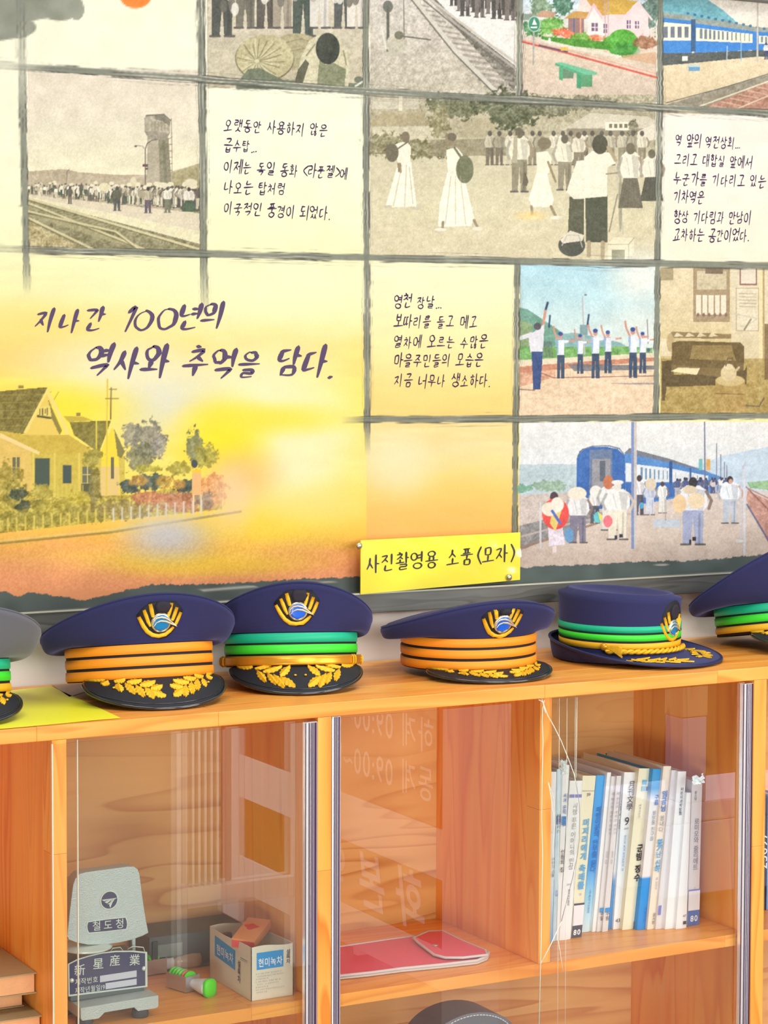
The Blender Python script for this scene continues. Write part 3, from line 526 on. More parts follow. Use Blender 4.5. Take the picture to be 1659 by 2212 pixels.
line([(314, 404), (314, 322), (318, 310), (328, 303), (341, 301)], 2.2, (106, 98, 88)); line([(313, 322), (308, 316), (294, 314)], 1.6, (150, 144, 130)); ell(293, 316, 3, 2, (90, 86, 84)); rect(308, 355, 320, 361, (112, 82, 84)); rect(314, 363, 320, 367, (112, 82, 84))
line([(143, 404), (145, 370), (150, 366)], 1.6, (120, 108, 96))
cr = random.Random(3)
for k in range(150):
    u = 64 + (k / 150) ** 0.9 * 366 + cr.uniform(-3, 3); t = (u - 60) / 376; vf = 420 + t * 38 + cr.uniform(-10, 2); h = 17 + t * 30
    tone = cr.choice([(230, 222, 196), (214, 204, 176), (236, 230, 206), (150, 140, 116), (104, 98, 84), (196, 184, 156)]); lo = cr.choice([(110, 104, 84), (90, 84, 80), (200, 190, 160), (226, 218, 190), (80, 96, 74)])
    person(u, vf - h, vf, (92, 84, 74), tone, lo, 1.25, noise=6)
    if cr.random() < .25: ell(u, vf - h - 2, 3 + t * 5, 2 + t * 4, (226, 216, 184))
person(253, 402, 455, (80, 76, 66), (104, 104, 84), (92, 92, 84), 1.3); person(320, 403, 460, (66, 60, 56), (190, 178, 150), (104, 92, 100), 1.2); ell(306, 420, 9, 8, (170, 160, 132)); person(362, 402, 459, (90, 80, 70), (232, 226, 204), (122, 122, 96), 1.1); person(151, 402, 440, (76, 70, 66), (110, 104, 90), (100, 94, 80)); person(408, 404, 462, (70, 62, 56), (232, 224, 206), (84, 104, 78), 1.5, legs=False); ell(412, 395, 14, 9, (216, 206, 174)); ell(352, 400, 12, 6, (222, 214, 184)); ell(225, 404, 12, 9, (218, 208, 170)); ell(288, 392, 7, 10, (214, 204, 168))
# ---- market day
grad(800, 205, 1416, 562, [(205, (184, 178, 150)), (290, (176, 168, 138)), (340, (204, 195, 163)), (450, (214, 205, 170)), (562, (212, 201, 166))], 5, FOL)
rect(800, 205, 1416, 318, (176, 168, 138), .9, 24)
poly([(800, 262), (838, 238), (860, 246), (915, 243), (925, 268), (800, 272)], (172, 160, 124), 1, 10); rect(802, 212, 905, 236, (206, 198, 176), .8, 12); rect(862, 206, 870, 240, (222, 214, 186)); poly([(805, 274), (950, 272), (950, 300), (805, 306)], (206, 198, 168), .9, 14)
poly([(985, 270), (1040, 240), (1090, 252), (1090, 272)], (188, 178, 148)); rect(1000, 255, 1070, 300, (176, 166, 134), 1, 10)
poly([(1215, 280), (1275, 244), (1400, 252), (1420, 262), (1420, 284)], (204, 196, 172), 1, 8); rect(1225, 278, 1400, 300, (150, 140, 116)); rect(1308, 264, 1366, 282, (232, 224, 198)); 
for k in range(4): rect(1316 + k * 11, 268, 1323 + k * 11, 277, (120, 112, 92))
poly([(1370, 288), (1420, 264), (1420, 300), (1380, 310)], (222, 214, 192))
for a, b, c, d, e in [(980, 228, 60, 30, (112, 114, 84)), (1105, 236, 70, 44, (92, 98, 68)), (1190, 228, 60, 24, (120, 120, 92)), (950, 262, 22, 40, (150, 142, 104)), (1050, 225, 40, 26, (104, 108, 78)), (1270, 222, 60, 16, (140, 136, 112)), (835, 312, 50, 26, (140, 134, 98)), (900, 322, 60, 22, (132, 126, 90)), (955, 318, 20, 24, (110, 106, 76)), (1368, 284, 12, 26, (128, 122, 96))]: bush(a, b, c, d, e, 50)
poly([(930, 300), (1180, 300), (1180, 335), (930, 338)], (150, 142, 112), .9, 16); line([(930, 300), (1180, 296)], 4, (190, 182, 152))
for k in range(16): person(1060 + k * 22 + cr.uniform(-6, 6), 282, 356, (96, 90, 76), cr.choice([(224, 216, 190), (200, 192, 164), (170, 162, 136)]), cr.choice([(150, 142, 116), (120, 112, 92), (196, 188, 160)]), 1.1)
D_ = (92, 88, 70)
# two women walking
poly([(860, 352), (888, 350), (900, 446), (832, 448)], (242, 237, 214), 1, 5); poly([(852, 312), (878, 304), (888, 318), (886, 352), (860, 354)], (236, 230, 206), 1, 4); ell(876, 296, 9, 12, (128, 116, 92)); ell(847, 330, 14, 20, (112, 104, 84)); poly([(858, 352), (866, 352), (868, 374), (860, 372)], (150, 134, 104)); ell(838, 446, 9, 3, (200, 192, 170)); ell(900, 450, 9, 3, (200, 192, 170)); line([(852, 326), (882, 306)], 3, (112, 104, 84))
poly([(966, 374), (1000, 372), (1024, 470), (1018, 488), (946, 490), (950, 440)], (243, 238, 214), 1, 5); poly([(964, 324), (986, 318), (1000, 334), (996, 376), (968, 376)], (238, 232, 208), 1, 4); ell(972, 302, 10, 14, (146, 132, 104)); ell(976, 296, 10, 9, (112, 102, 82)); ell(1004, 366, 19, 30, (114, 116, 86), 1, ang=-.5 and 0, noise=8); line([(982, 320), (1004, 352)], 5, (116, 116, 88)); line([(957, 480), (956, 494)], 6, (150, 138, 106)); line([(1024, 476), (1032, 492)], 6, (150, 138, 106)); ell(952, 496, 13, 3.5, (236, 230, 206)); ell(1032, 494, 11, 4, (228, 220, 196))
for p0, p1 in [((868, 356), (850, 444)), ((878, 356), (874, 446)), ((884, 360), (892, 440)), ((974, 380), (962, 484)), ((984, 380), (984, 486)), ((994, 380), (1006, 484)), ((1166, 374), (1160, 442)), ((1176, 374), (1180, 442)), ((1288, 340), (1290, 420)), ((1304, 345), (1300, 418)), ((1246, 360), (1244, 426)), ((1258, 356), (1256, 428)), ((1288, 430), (1288, 520)), ((1300, 430), (1302, 520))]: line([p0, p1], 1.8, (178, 168, 136) if p0[1] < 425 else (62, 62, 50), .7)
person(1122, 276, 414, (112, 104, 84), (228, 222, 196), (148, 140, 114), 1.15); poly([(1110, 296), (1118, 292), (1118, 352), (1106, 352)], (176, 168, 140)); poly([(1134, 368), (1142, 392), (1138, 402), (1128, 400)], (110, 100, 80))
poly([(1160, 370), (1180, 368), (1196, 430), (1192, 448), (1150, 446), (1142, 430)], (242, 236, 212), 1, 5); poly([(1158, 330), (1182, 326), (1192, 342), (1186, 374), (1160, 376)], (234, 228, 202)); ell(1176, 310, 15, 13, (128, 118, 92)); line([(1184, 350), (1200, 392)], 5, (150, 134, 100)); line([(1148, 446), (1150, 466)], 6, (150, 136, 104)); line([(1190, 446), (1200, 466)], 6, (150, 136, 104)); ell(1152, 470, 11, 4, (232, 226, 202)); ell(1202, 470, 12, 4, (232, 226, 202)); glow(1146, 466, 28, 8, (238, 204, 128), .8)
person(1220, 290, 410, (100, 92, 76), (226, 220, 194), (150, 142, 118), 1.2); person(1250, 285, 372, (110, 100, 80), (222, 214, 188), (140, 132, 108), 1.2)
poly([(1226, 522), (1230, 425), (1262, 420), (1262, 520), (1246, 530)], (92, 92, 70), 1, 5); poly([(1228, 400), (1246, 348), (1270, 345), (1276, 430), (1240, 430), (1224, 415)], (234, 228, 204), 1, 4)
poly([(1264, 422), (1312, 420), (1313, 524), (1266, 524)], (84, 86, 66), 1, 4); poly([(1262, 340), (1280, 326), (1316, 330), (1330, 352), (1312, 362), (1312, 424), (1264, 428)], (238, 232, 208), 1, 4); ell(1296, 312, 17, 21, (84, 82, 64)); line([(1272, 524), (1272, 552)], 9, (176, 160, 126)); line([(1302, 524), (1302, 556)], 9, (176, 160, 126)); line([(1314, 318), (1330, 346)], 8, (176, 160, 126))
ell(1235, 530, 29, 24, (80, 82, 70)); poly([(1210, 518), (1232, 498), (1262, 508), (1258, 520), (1216, 526)], (220, 212, 190)); line([(1214, 530), (1225, 508), (1250, 508), (1258, 534)], 2, (190, 184, 160))
poly([(1314, 528), (1326, 512), (1370, 514), (1370, 545), (1358, 562), (1314, 562)], (228, 220, 186)); rect(1322, 540, 1350, 562, (140, 138, 108)); line([(1358, 562), (1358, 528), (1370, 514)], 1.5, (160, 150, 118)); line([(1314, 528), (1358, 528)], 1.5, (170, 160, 126))
line([(1332, 372), (1342, 460), (1346, 505)], 4, (196, 190, 168)); line([(1310, 376), (1350, 372), (1372, 380)], 3, (150, 142, 118)); line([(1334, 420), (1316, 500)], 3, (150, 142, 118)); ell(1340, 440, 4, 60, (120, 112, 90), .5)
poly([(1345, 400), (1372, 380), (1380, 436), (1350, 440)], (120, 114, 92), 1, 10); ell(1356, 412, 17, 22, (176, 166, 132), 1, 12); person(1362, 308, 462, (120, 110, 88), (232, 226, 204), (116, 110, 90), 1.0, legs=False); person(1408, 322, 444, (112, 104, 84), (232, 224, 202), (90, 88, 72), 1.2, legs=False)
# ---- signalmen
grad(1124, 572, 1414, 905, [(572, (176, 214, 224)), (640, (186, 218, 222)), (720, (210, 226, 220)), (770, (214, 224, 214)), (905, (230, 206, 172))], 5)
glow(1385, 600, 60, 50, (232, 234, 222), .95); glow(1390, 700, 60, 30, (224, 230, 220), .8)
poly([(1122, 664), (1140, 668), (1170, 688), (1200, 708), (1225, 726), (1236, 740), (1236, 760), (1122, 780)], (112, 158, 138), 1, 14); poly([(1122, 690), (1150, 700), (1150, 780), (1122, 780)], (148, 166, 112), .8, 14); poly([(1200, 724), (1240, 718), (1270, 724), (1340, 740), (1360, 752), (1200, 752)], (140, 178, 176), 1, 6)
poly([(1122, 748), (1250, 750), (1360, 748), (1410, 752), (1410, 768), (1240, 772), (1122, 778)], (120, 172, 96), 1, 22)
poly([(1122, 778), (1414, 762), (1414, 772), (1122, 798)], (226, 214, 184)); poly([(1122, 790), (1240, 782), (1414, 770), (1414, 905), (1122, 905)], (232, 206, 172), 1, 14); poly([(1122, 792), (1300, 778), (1414, 772), (1414, 780), (1300, 790), (1122, 806)], (196, 130, 100), .9, 14); poly([(1122, 806), (1200, 798), (1200, 815), (1122, 836)], (214, 160, 128), .8, 26)
poly([(1225, 786), (1414, 790), (1414, 798), (1240, 802)], (112, 114, 120), .85, 6); line([(1170, 806), (1196, 816), (1414, 812)], 2, (150, 100, 92)); line([(1122, 841), (1155, 843)], 2, (130, 90, 84)); poly([(1320, 828), (1414, 826), (1414, 830), (1360, 831)], (150, 140, 150), .8)
for k in range(7): line([(1172 + k * 3, 738), (1175 + k * 3.2, 772)], 1.6, (90, 96, 96), .9)
line([(1258, 642), (1263, 765)], 3, (190, 184, 182)); ell(1265, 637, 3, 2, (120, 120, 126)); rect(1253, 702, 1270, 724, (130, 160, 160)); line([(1398, 690), (1400, 742)], 2, (130, 120, 130)); ell(1401, 756, 4, 4, (90, 100, 130))
NV = (62, 80, 104); SK = (206, 150, 130)
def signal(u, vh, vf, w=1.0, flag=None, arm=1, hat=(60, 84, 150), legc=NV):
    h = vf - vh; sh = vh + h * .2
    line([(u - 5 * w, sh), (u - 13 * w, vh + h * .02), (u - 15 * w, vh - h * .1)], 4 * w, SK)
    line([(u + arm * 6 * w, sh + 1), (u + arm * 30 * w, sh - 1)], 4 * w, SK)
    line([(u + arm * 4 * w, sh + 2), (u + arm * 15 * w, sh + 1)], 6 * w, (226, 228, 232))
    poly([(u - 8 * w, sh - 2), (u + 8 * w, sh - 2), (u + 8 * w, vh + h * .5), (u - 7 * w, vh + h * .5)], (226, 230, 236), 1, 4); poly([(u - 9 * w, sh - 2), (u - 4 * w, sh - 2), (u - 5 * w, vh + h * .48), (u - 7 * w, vh + h * .48)], (120, 160, 206), .7)
    poly([(u - 7 * w, vh + h * .5), (u + 8 * w, vh + h * .5), (u + 9 * w, vf), (u + 1 * w, vf), (u, vh + h * .66), (u - 2 * w, vf), (u - 8 * w, vf)], legc, 1, 4)
    ell(u, vh + h * .1, 4.6 * w, 5.5 * w, SK); ell(u, vh + h * .05, 5 * w, 4.5 * w, hat)
    if flag: line(flag, 4, (50, 78, 110))
signal(1211, 716, 818, 1.0, [(1188, 682), (1186, 706)]); signal(1253, 721, 808, .8); signal(1286, 709, 818, 1.05, [(1272, 680), (1269, 700)]); signal(1313, 713, 807, .95); signal(1367, 706, 817, 1.1); signal(1388, 716, 807, .9)
line([(1180, 604), (1176, 650)], 4, (60, 60, 90)) if False else None
line([(1183, 654), (1178, 672)], 5, (52, 76, 104)); line([(1178, 672), (1172, 712)], 6, SK); poly([(1146, 722), (1160, 712), (1176, 700), (1174, 742), (1172, 760), (1146, 762), (1142, 730)], (222, 220, 224), 1, 5); line([(1148, 722), (1126, 730)], 9, (222, 220, 224)); ell(1161, 705, 8, 8, (92, 84, 90)); poly([(1148, 760), (1173, 760), (1167, 842), (1152, 842)], (58, 82, 130), 1, 5)
# ---- waiting room with kettle, brown print
grad(1427, 578, U1, 895, [(578, (224, 208, 172)), (700, (222, 204, 160)), (780, (204, 182, 122)), (895, (176, 150, 84))], 8, FOL)
rect(1427, 578, 1455, 606, (170, 156, 118)); rect(1498, 578, 1577, 696, (168, 146, 112), 1, 6); rect(1506, 586, 1570, 626, (206, 192, 158), 1, 12); rect(1524, 578, 1562, 592, (128, 108, 84)); 
for k in range(5): rect(1504 + k * 13.5, 638, 1514.5 + k * 13.5, 680, (232, 222, 196))
for k in range(6): ell(1508 + k * 12, 680, 3, 4, (140, 110, 90))
rect(1580, 578, 1659, 790, (222, 210, 182), .6); rect(1598, 580, 1636, 617, (150, 112, 100)); rect(1601, 580, 1633, 613, (226, 214, 190)); rect(1590, 622, 1640, 716, (190, 168, 134)); rect(1592, 624, 1638, 714, (226, 214, 184), 1, 8); 
for k in range(5): line([(1597, 634 + k * 7), (1633, 635 + k * 7)], 1.6, (170, 150, 120), .8)
rect(1640, 578, 1652, 870, (232, 216, 166)); rect(1648, 578, 1652, 870, (170, 148, 100), .8); line([(1576, 676), (1636, 688), (1610, 706), (1600, 704)], 3, (206, 198, 170)); line([(1622, 690), (1608, 712)], 4, (150, 140, 112))
poly([(1450, 716), (1580, 722), (1580, 732), (1450, 730)], (150, 126, 84)); 
for k in range(4): poly([(1455 + k * 25, 728), (1462 + k * 25, 718), (1476 + k * 25, 726)], (220, 206, 168))
rect(1428, 732, 1450, 770, (226, 212, 176)); ell(1448, 740, 8, 20, (190, 168, 120)); rect(1428, 775, 1659, 895, (172, 148, 84), .8, 22)
poly([(1452, 740), (1470, 736), (1600, 740), (1608, 748), (1606, 820), (1450, 800)], (112, 92, 52), 1, 8); poly([(1496, 746), (1580, 746), (1590, 780), (1490, 775)], (160, 136, 82), .8, 10, ); poly([(1430, 780), (1450, 778), (1456, 810), (1608, 800), (1614, 790), (1612, 830), (1440, 836), (1436, 866), (1430, 866)], (100, 82, 48), 1, 6); poly([(1452, 788), (1600, 800), (1560, 816), (1450, 800)], (130, 108, 66)); poly([(1450, 802), (1465, 794), (1512, 796), (1505, 810)], (234, 220, 172))
ell(1577, 856, 32, 44, (188, 160, 96), 1, 14); poly([(1545, 820), (1609, 820), (1610, 888), (1546, 888)], (180, 150, 88), 1, 16); ell(1577, 822, 31, 12, (206, 184, 128)); line([(1546, 850), (1608, 852)], 2, (130, 106, 60)); ell(1574, 806, 17, 17, (216, 196, 150)); ell(1574, 792, 10, 6, (224, 206, 164)); line([(1568, 790), (1572, 774), (1582, 774), (1584, 788)], 3, (120, 100, 66)); line([(1588, 802), (1596, 794)], 5, (200, 180, 134)); line([(1612, 876), (1640, 878), (1650, 860)], 3, (120, 100, 70)); rect(1652, 700, 1700, 820, (120, 96, 60), .8)
# ---- platform with blue train (colour)
grad(1124, 912, U1, 1240, [(912, (232, 231, 226)), (1000, (226, 228, 226)), (1050, (206, 216, 220)), (1070, (214, 200, 190)), (1150, (214, 196, 180)), (1240, (208, 186, 170))], 4, FOL)
poly([(1500, 1010), (1560, 985), (1659, 965), (U1, 940), (U1, 1060), (1500, 1060)], (196, 214, 226), 1, 3); poly([(1122, 1004), (1200, 1002), (1250, 1004), (1250, 1066), (1122, 1072)], (188, 204, 208), 1, 8); bush(1190, 1050, 40, 14, (150, 176, 150), 24); bush(1130, 1056, 24, 10, (120, 170, 140), 20)
poly([(1122, 1070), (1250, 1062), (1255, 1090), (1122, 1140)], (206, 192, 182), 1, 12); poly([(1122, 1136), (1260, 1100), (1320, 1110), (1122, 1190)], (150, 146, 144), 1, 20); line([(1122, 1160), (1250, 1126), (1360, 1110)], 4, (190, 176, 166)); line([(1122, 1184), (1200, 1160), (1290, 1130)], 5, (160, 130, 112))
poly([(1615, 1060), (1659, 1080), (U1, 1200), (U1, 1290), (1659, 1172), (1612, 1080)], (196, 150, 134), 1, 20); line([(1612, 1052), (1659, 1100), (1800, 1240)], 3, (150, 100, 92)); line([(1614, 1090), (1659, 1166), (1720, 1260)], 4, (112, 110, 140)); line([(1606, 1050), (1700, 1096), (U1, 1190)], 3, (180, 140, 130)); poly([(1614, 1042), (U1, 1010), (U1, 1090), (1620, 1054)], (150, 186, 140), 1, 14)
poly([(1246, 1100), (1246, 990), (1252, 974), (1275, 966), (1310, 965), (1335, 970), (1349, 984), (1352, 1100)], (62, 108, 176), 1, 4); poly([(1272, 1090), (1274, 972), (1322, 970), (1324, 1090)], (120, 130, 150), .8, 6); poly([(1278, 1090), (1280, 992), (1318, 990), (1320, 1060)], (166, 160, 158), .8, 8); rect(1296, 996, 1308, 1040, (96, 104, 116)); line([(1248, 985), (1258, 971), (1280, 964), (1315, 963), (1338, 969), (1350, 985)], 2.5, (112, 120, 140))
poly([(1349, 978), (1360, 970), (1450, 992), (1530, 1020), (1560, 1030), (1560, 1060), (1460, 1076), (1352, 1096)], (88, 140, 200), 1, 3); poly([(1349, 978), (1360, 968), (1450, 992), (1540, 1022), (1450, 1000)], (120, 124, 136)); poly([(1352, 1000), (1448, 1012), (1530, 1028), (1530, 1036), (1448, 1042), (1352, 1040)], (226, 230, 232))
for k in range(14): rect(1384 + k * 9.5, 1010 + k * 1.3, 1389 + k * 9, 1036, (116, 150, 176))
rect(1446, 996, 1453, 1072, (60, 96, 150)); rect(1490, 1010, 1494, 1060, (70, 104, 156)); poly([(1352, 1042), (1448, 1044), (1470, 1070), (1352, 1094)], (66, 110, 180), .9)
rect(1510, 992, 1518, 1016, (120, 190, 190)); rect(1526, 992, 1535, 1016, (220, 170, 90)); line([(1522, 912), (1523, 1080)], 3, (120, 122, 150))
for u, a, b in [(1548, 958, 1035), (1557, 982, 1034), (1565, 998, 1034), (1570, 1006, 1034)]: line([(u, a), (u, b)], 1.8, (120, 116, 140))
for k in range(34):
    u = cr.uniform(1460, 1568); person(u, 1030 + cr.uniform(0, 8), 1062 + (1568 - u) * .12, (70, 66, 84), cr.choice([(236, 236, 236), (90, 104, 150), (210, 200, 196)]), cr.choice([(80, 88, 130), (190, 186, 190), (120, 120, 150)]), 1.2)
person(1381, 1026, 1112, (70, 60, 60), (236, 236, 236), (92, 92, 108), 1.1); person(1404, 1040, 1112, (120, 90, 80), (204, 210, 226), (206, 210, 224), 1.2); ell(1406, 1046, 12, 13, (222, 206, 180)); person(1431, 1040, 1108, (90, 70, 60), (238, 238, 232), (232, 230, 220), 1.1); ell(1386, 1092, 5, 7, (90, 170, 210)); rect(1412, 1122, 1470, 1140, (196, 204, 212)); line([(1438, 1080), (1438, 1124)], 1.5, (150, 150, 150))
rect(1364, 912, 1370, 1186, (128, 148, 190)); rect(1370, 912, 1376, 1186, (206, 196, 188))
person(1285, 1056, 1130, (110, 90, 80), (232, 228, 224), (90, 96, 110), 1.2); ell(1287, 1062, 13, 13, (236, 230, 220)); poly([(1282, 1112), (1292, 1104), (1302, 1114), (1296, 1130), (1284, 1128)], (110, 196, 200)); poly([(1292, 1106), (1302, 1114), (1298, 1130)], (236, 220, 90)); person(1316, 1035, 1145, (60, 46, 50), (236, 234, 230), (226, 222, 214), 1.3); ell(1314, 1042, 11, 15, (196, 118, 80)); person(1334, 1040, 1165, (230, 224, 210), (240, 238, 232), (236, 228, 206), 1.5); ell(1334, 1042, 13, 5, (238, 234, 224)); ell(1313, 1126, 10, 13, (236, 122, 130)); rect(1328, 1157, 1334, 1166, (60, 56, 80)); rect(1338, 1154, 1346, 1162, (60, 56, 80))
person(1249, 1055, 1172, (80, 60, 50), (236, 234, 232), (136, 130, 146), 1.4); ell(1247, 1066, 20, 14, (238, 228, 208)); ell(1197, 1074, 9, 12, (80, 66, 70)); poly([(1184, 1140), (1214, 1130), (1220, 1176), (1186, 1180)], (236, 224, 232), 1, 20); ell(1200, 1110, 29, 34, (232, 84, 76), 1, 4); poly([(1188, 1130), (1196, 1094), (1216, 1092), (1200, 1148)], (232, 206, 120)); ell(1188, 1100, 18, 15, (238, 228, 206)); ell(1204, 1090, 14, 16, (240, 232, 214)); line([(1193, 1104), (1210, 1130)], 6, (90, 112, 190)); ell(1229, 1156, 10, 16, (110, 160, 200)); rect(1194, 1180, 1202, 1194, (240, 220, 214))
person(1497, 1030, 1176, (60, 54, 60), (232, 232, 234), (166, 172, 200), 1.5); ell(1504, 1082, 19, 17, (236, 214, 178)); ell(1468, 1088, 15, 20, (238, 206, 160), ang=0); ell(1490, 1058, 15, 9, (224, 204, 176)); rect(1489, 1166, 1494, 1176, (60, 50, 60)); rect(1496, 1160, 1504, 1169, (60, 50, 60)); person(1577, 1028, 1130, (60, 50, 54), (232, 236, 240), (190, 196, 206), 1.5, skin=(206, 160, 140)); line([(1608, 1015), (1608, 1196)], 5, (214, 216, 222)); line([(1601, 1020), (1600, 1168)], 2.5, (200, 202, 210)); line([(1604, 1012), (1610, 1000)], 5, (190, 190, 206)); rect(1590, 1166, 1612, 1172, (222, 220, 218)); rect(1166, 1084, 1170, 1186, (214, 210, 214))
# ---- photographic grain on the photo panels
for (i0, i1, t_, b_) in [(1, 2, 148, 542), (3, 5, 205, 566), (2, 3, V0, 185), (3, 4, V0, 205), (4, 5, V0, 225), (5, 6, V0, 240), (4, 5, 566, 903), (5, 6, 575, 896), (4, 6, 905, 1240)]:
    sl = clipbox(gv(i0 - 1, 300), t_, gv(i1 - 1, 300) if i1 < 6 else U1, b_); y0, y1, x0, x1 = sl
    K[y0:y1, x0:x1] += (N_SM[y0:y1, x0:x1] * 4 + N_MID[y0:y1, x0:x1] * 3 + N_TINY[y0:y1, x0:x1] * 7 + N_FINE[y0:y1, x0:x1] * 4)[..., None]
# ---- paper relief over the whole print
K += (N_FINE * 2.2 + N_MID * 1.6 + N_TINY * 2.0)[..., None]
# ---- brushed grid lines
GL_C = (124, 127, 112)
def brush(pts, w, col, a0=1.0, fade=None, horiz=True, seed=0):
    g = random.Random(seed)
    (ax, ay), (bx, by) = pts[0], pts[-1]; m = w + 8
    sl = clipbox(min(p[0] for p in pts) - m, min(p[1] for p in pts) - m, max(p[0] for p in pts) + m, max(p[1] for p in pts) + m); y0, y1, x0, x1 = sl
    if y1 <= y0 or x1 <= x0: return
    U = uu[y0:y1, x0:x1]; V = vv[y0:y1, x0:x1]
    if horiz: c = np.interp(U, [p[0] for p in pts], [p[1] for p in pts]); d = V - c; s = U
    else: c = np.interp(V, [p[1] for p in pts], [p[0] for p in pts]); d = U - c; s = V
    wob = N_STR[y0:y1, x0:x1] if horiz else N_STR[y0:y1, x0:x1] * .6
    inside = (s >= (ax if horiz else ay)) & (s <= (bx if horiz else by))
    core = np.clip((w / 2 - np.abs(d) + wob * 1.2) * 1.2, 0, 1) * inside
    al = a0 * (fade(U, V) if fade else 1.0)
    put(sl, core * al, col, .92, 8)
    for o in (-.5 * w, .5 * w): put(sl, np.clip(1.3 - np.abs(d - o + wob * 1.6), 0, 1) * inside * al * np.clip(N_MID[y0:y1, x0:x1] * 2 + .6, 0, 1), (62, 60, 54), .85)
    for k in range(5):
        o = [-.36, -.1, .16, .38, .62][k] * w; br = np.clip(1.0 - np.abs(d - o + wob * 2.0), 0, 1) * inside
        lit = k in (0, 2)
        gate = np.clip((N_MID if k % 2 else N_BIG)[y0:y1, x0:x1] * 2 + (.7 if not lit else .0), 0, 1)
        put(sl, br * al * gate, (226, 222, 202) if lit else (70, 68, 62), .85)
    for o in (-.95, .95, 1.15) if horiz else (-.8, .95):
        br = np.clip(.8 - np.abs(d - o * w + wob * 2.4), 0, 1) * inside * np.clip(N_BIG[y0:y1, x0:x1] + .4, 0, 1); put(sl, br * al, (112, 106, 98), .8)
fl = lambda U, V: np.clip((U - 30) / 110 + .35, .3, 1)
ft = lambda U, V: np.clip((V - 120) / 120, .35, 1) * np.clip((700 - V) / 150 + .2, 0, 1)
def vline(i, a, b, w=16, fade=None, seed=0): brush([(gv(i, a), a), (gv(i, b), b)], w, GL_C, 1, fade, False, seed)
vline(0, V0, 640, 15, lambda U, V: np.clip((V - 60) / 200, .45, .95) * np.clip((640 - V) / 90, 0, 1), 1)
vline(1, V0, 690, 15, lambda U, V: np.clip((690 - V) / 140, 0, 1), 2); vline(2, V0, 985, 13, lambda U, V: np.clip((985 - V) / 70, 0, 1), 3)
vline(3, V0, 218, 13, None, 4); vline(3, 560, 1262, 12, None, 5); vline(4, V0, 905, 12, None, 6); vline(5, V0, 905, 12, None, 7)
brush(HL[0], 15, GL_C, 1, fl, True, 8); brush(HL[1], 15, GL_C, 1, fl, True, 9); brush([(735, 907)] + HL[2], 14, GL_C, 1, lambda U, V: np.clip((U - 735) / 70, 0, 1), True, 10)
# ---- torn dark brush band along the foot of the print
edge_u = [-250, 0, 14, 30, 45, 60, 100, 140, 185, 260, 330, 440, 560, 640, 760, 900, 1060, 1115, 1180, 1290, 1400, 1510, 1600, 1659, 1950]
edge_v = [1272, 1277, 1276, 1286, 1287, 1279, 1284, 1289, 1296, 1278, 1262, 1262, 1256, 1250, 1246, 1240, 1232, 1226, 1222, 1218, 1212, 1210, 1202, 1198, 1186]
ev = np.interp(uu[0], edge_u, edge_v)[None, :] + N_SM * 2.0 + N_FINE * 1.5
m = np.clip(vv - ev, 0, 1); put((0, KH, 0, KW), m, (82, 95, 91), .96, 10, N_MID)
lightband = np.clip(1 - np.abs(vv - (np.interp(uu[0], [0, 260, 640, 1150, 1659], [1300, 1290, 1259, 1236, 1208])[None, :])) / 5, 0, 1) * np.clip((N_STR + N_BIG * .6 - .35) * 5, 0, 1)
put((0, KH, 0, KW), lightband, (222, 214, 200), .8)
K = np.clip(K, 0, 255)

# ---- sample the canvas onto flat prints on the wall
GA, GB, GZ = 0.264, 0.244494, 1.7487
MX0, MX1, MZ0, MZ1 = -0.30, 1.72, 1.0056, 1.93
RAIL_Z0 = 0.9749
XL = [MX0, 0.0, GA, 2 * GA, 3 * GA, 4 * GA, 5 * GA, MX1]; ZL = [MZ1, GZ, GZ - GB, GZ - 2 * GB, MZ0]
Klin = (s2l(K) * 0.755).astype(np.float32)      # reflectance of the printed stock
def sample(X, Z):
    P = np.stack([X - CAM.x, np.full_like(X, -CAM.y), Z - CAM.z], -1)
    w = P @ np.array(FWD); u = CX + F_PX * (P @ np.array(RGT)) / w - U0; v = CY - F_PX * (P @ np.array(UPV)) / w - V0
    u = np.clip(u, 0, KW - 1.01); v = np.clip(v, 0, KH - 1.01); ui = u.astype(int); vi = v.astype(int); fu = (u - ui)[:, None]; fv = (v - vi)[:, None]
    ui2 = np.minimum(ui + 1, KW - 1); vi2 = np.minimum(vi + 1, KH - 1)
    return Klin[vi, ui] * (1 - fu) * (1 - fv) + Klin[vi, ui2] * fu * (1 - fv) + Klin[vi2, ui] * (1 - fu) * fv + Klin[vi2, ui2] * fu * fv
def print_mat():
    m, t, b = nt('mural_print'); N = t.nodes; L = t.links
    a = N.new('ShaderNodeAttribute'); a.attribute_name = 'print'; L.new(a.outputs['Color'], b.inputs['Base Color'])
    b.inputs['Roughness'].default_value = 0.55; b.inputs['Specular IOR Level'].default_value = 0.25
    tc = N.new('ShaderNodeTexCoord'); n = N.new('ShaderNodeTexNoise'); n.inputs['Scale'].default_value = 380; n.inputs['Detail'].default_value = 2
    L.new(tc.outputs['Object'], n.inputs['Vector']); bp = N.new('ShaderNodeBump'); bp.inputs['Strength'].default_value = .1; bp.inputs['Distance'].default_value = .0005
    L.new(n.outputs['Fac'], bp.inputs['Height']); L.new(bp.outputs['Normal'], b.inputs['Normal']); return m
M_PRINT = print_mat()
MURAL = thing('printed_mural', 'large printed mural of old railway photographs in a brushed grid, above the caps', 'mural', (0.7, 0.0, 1.0056))
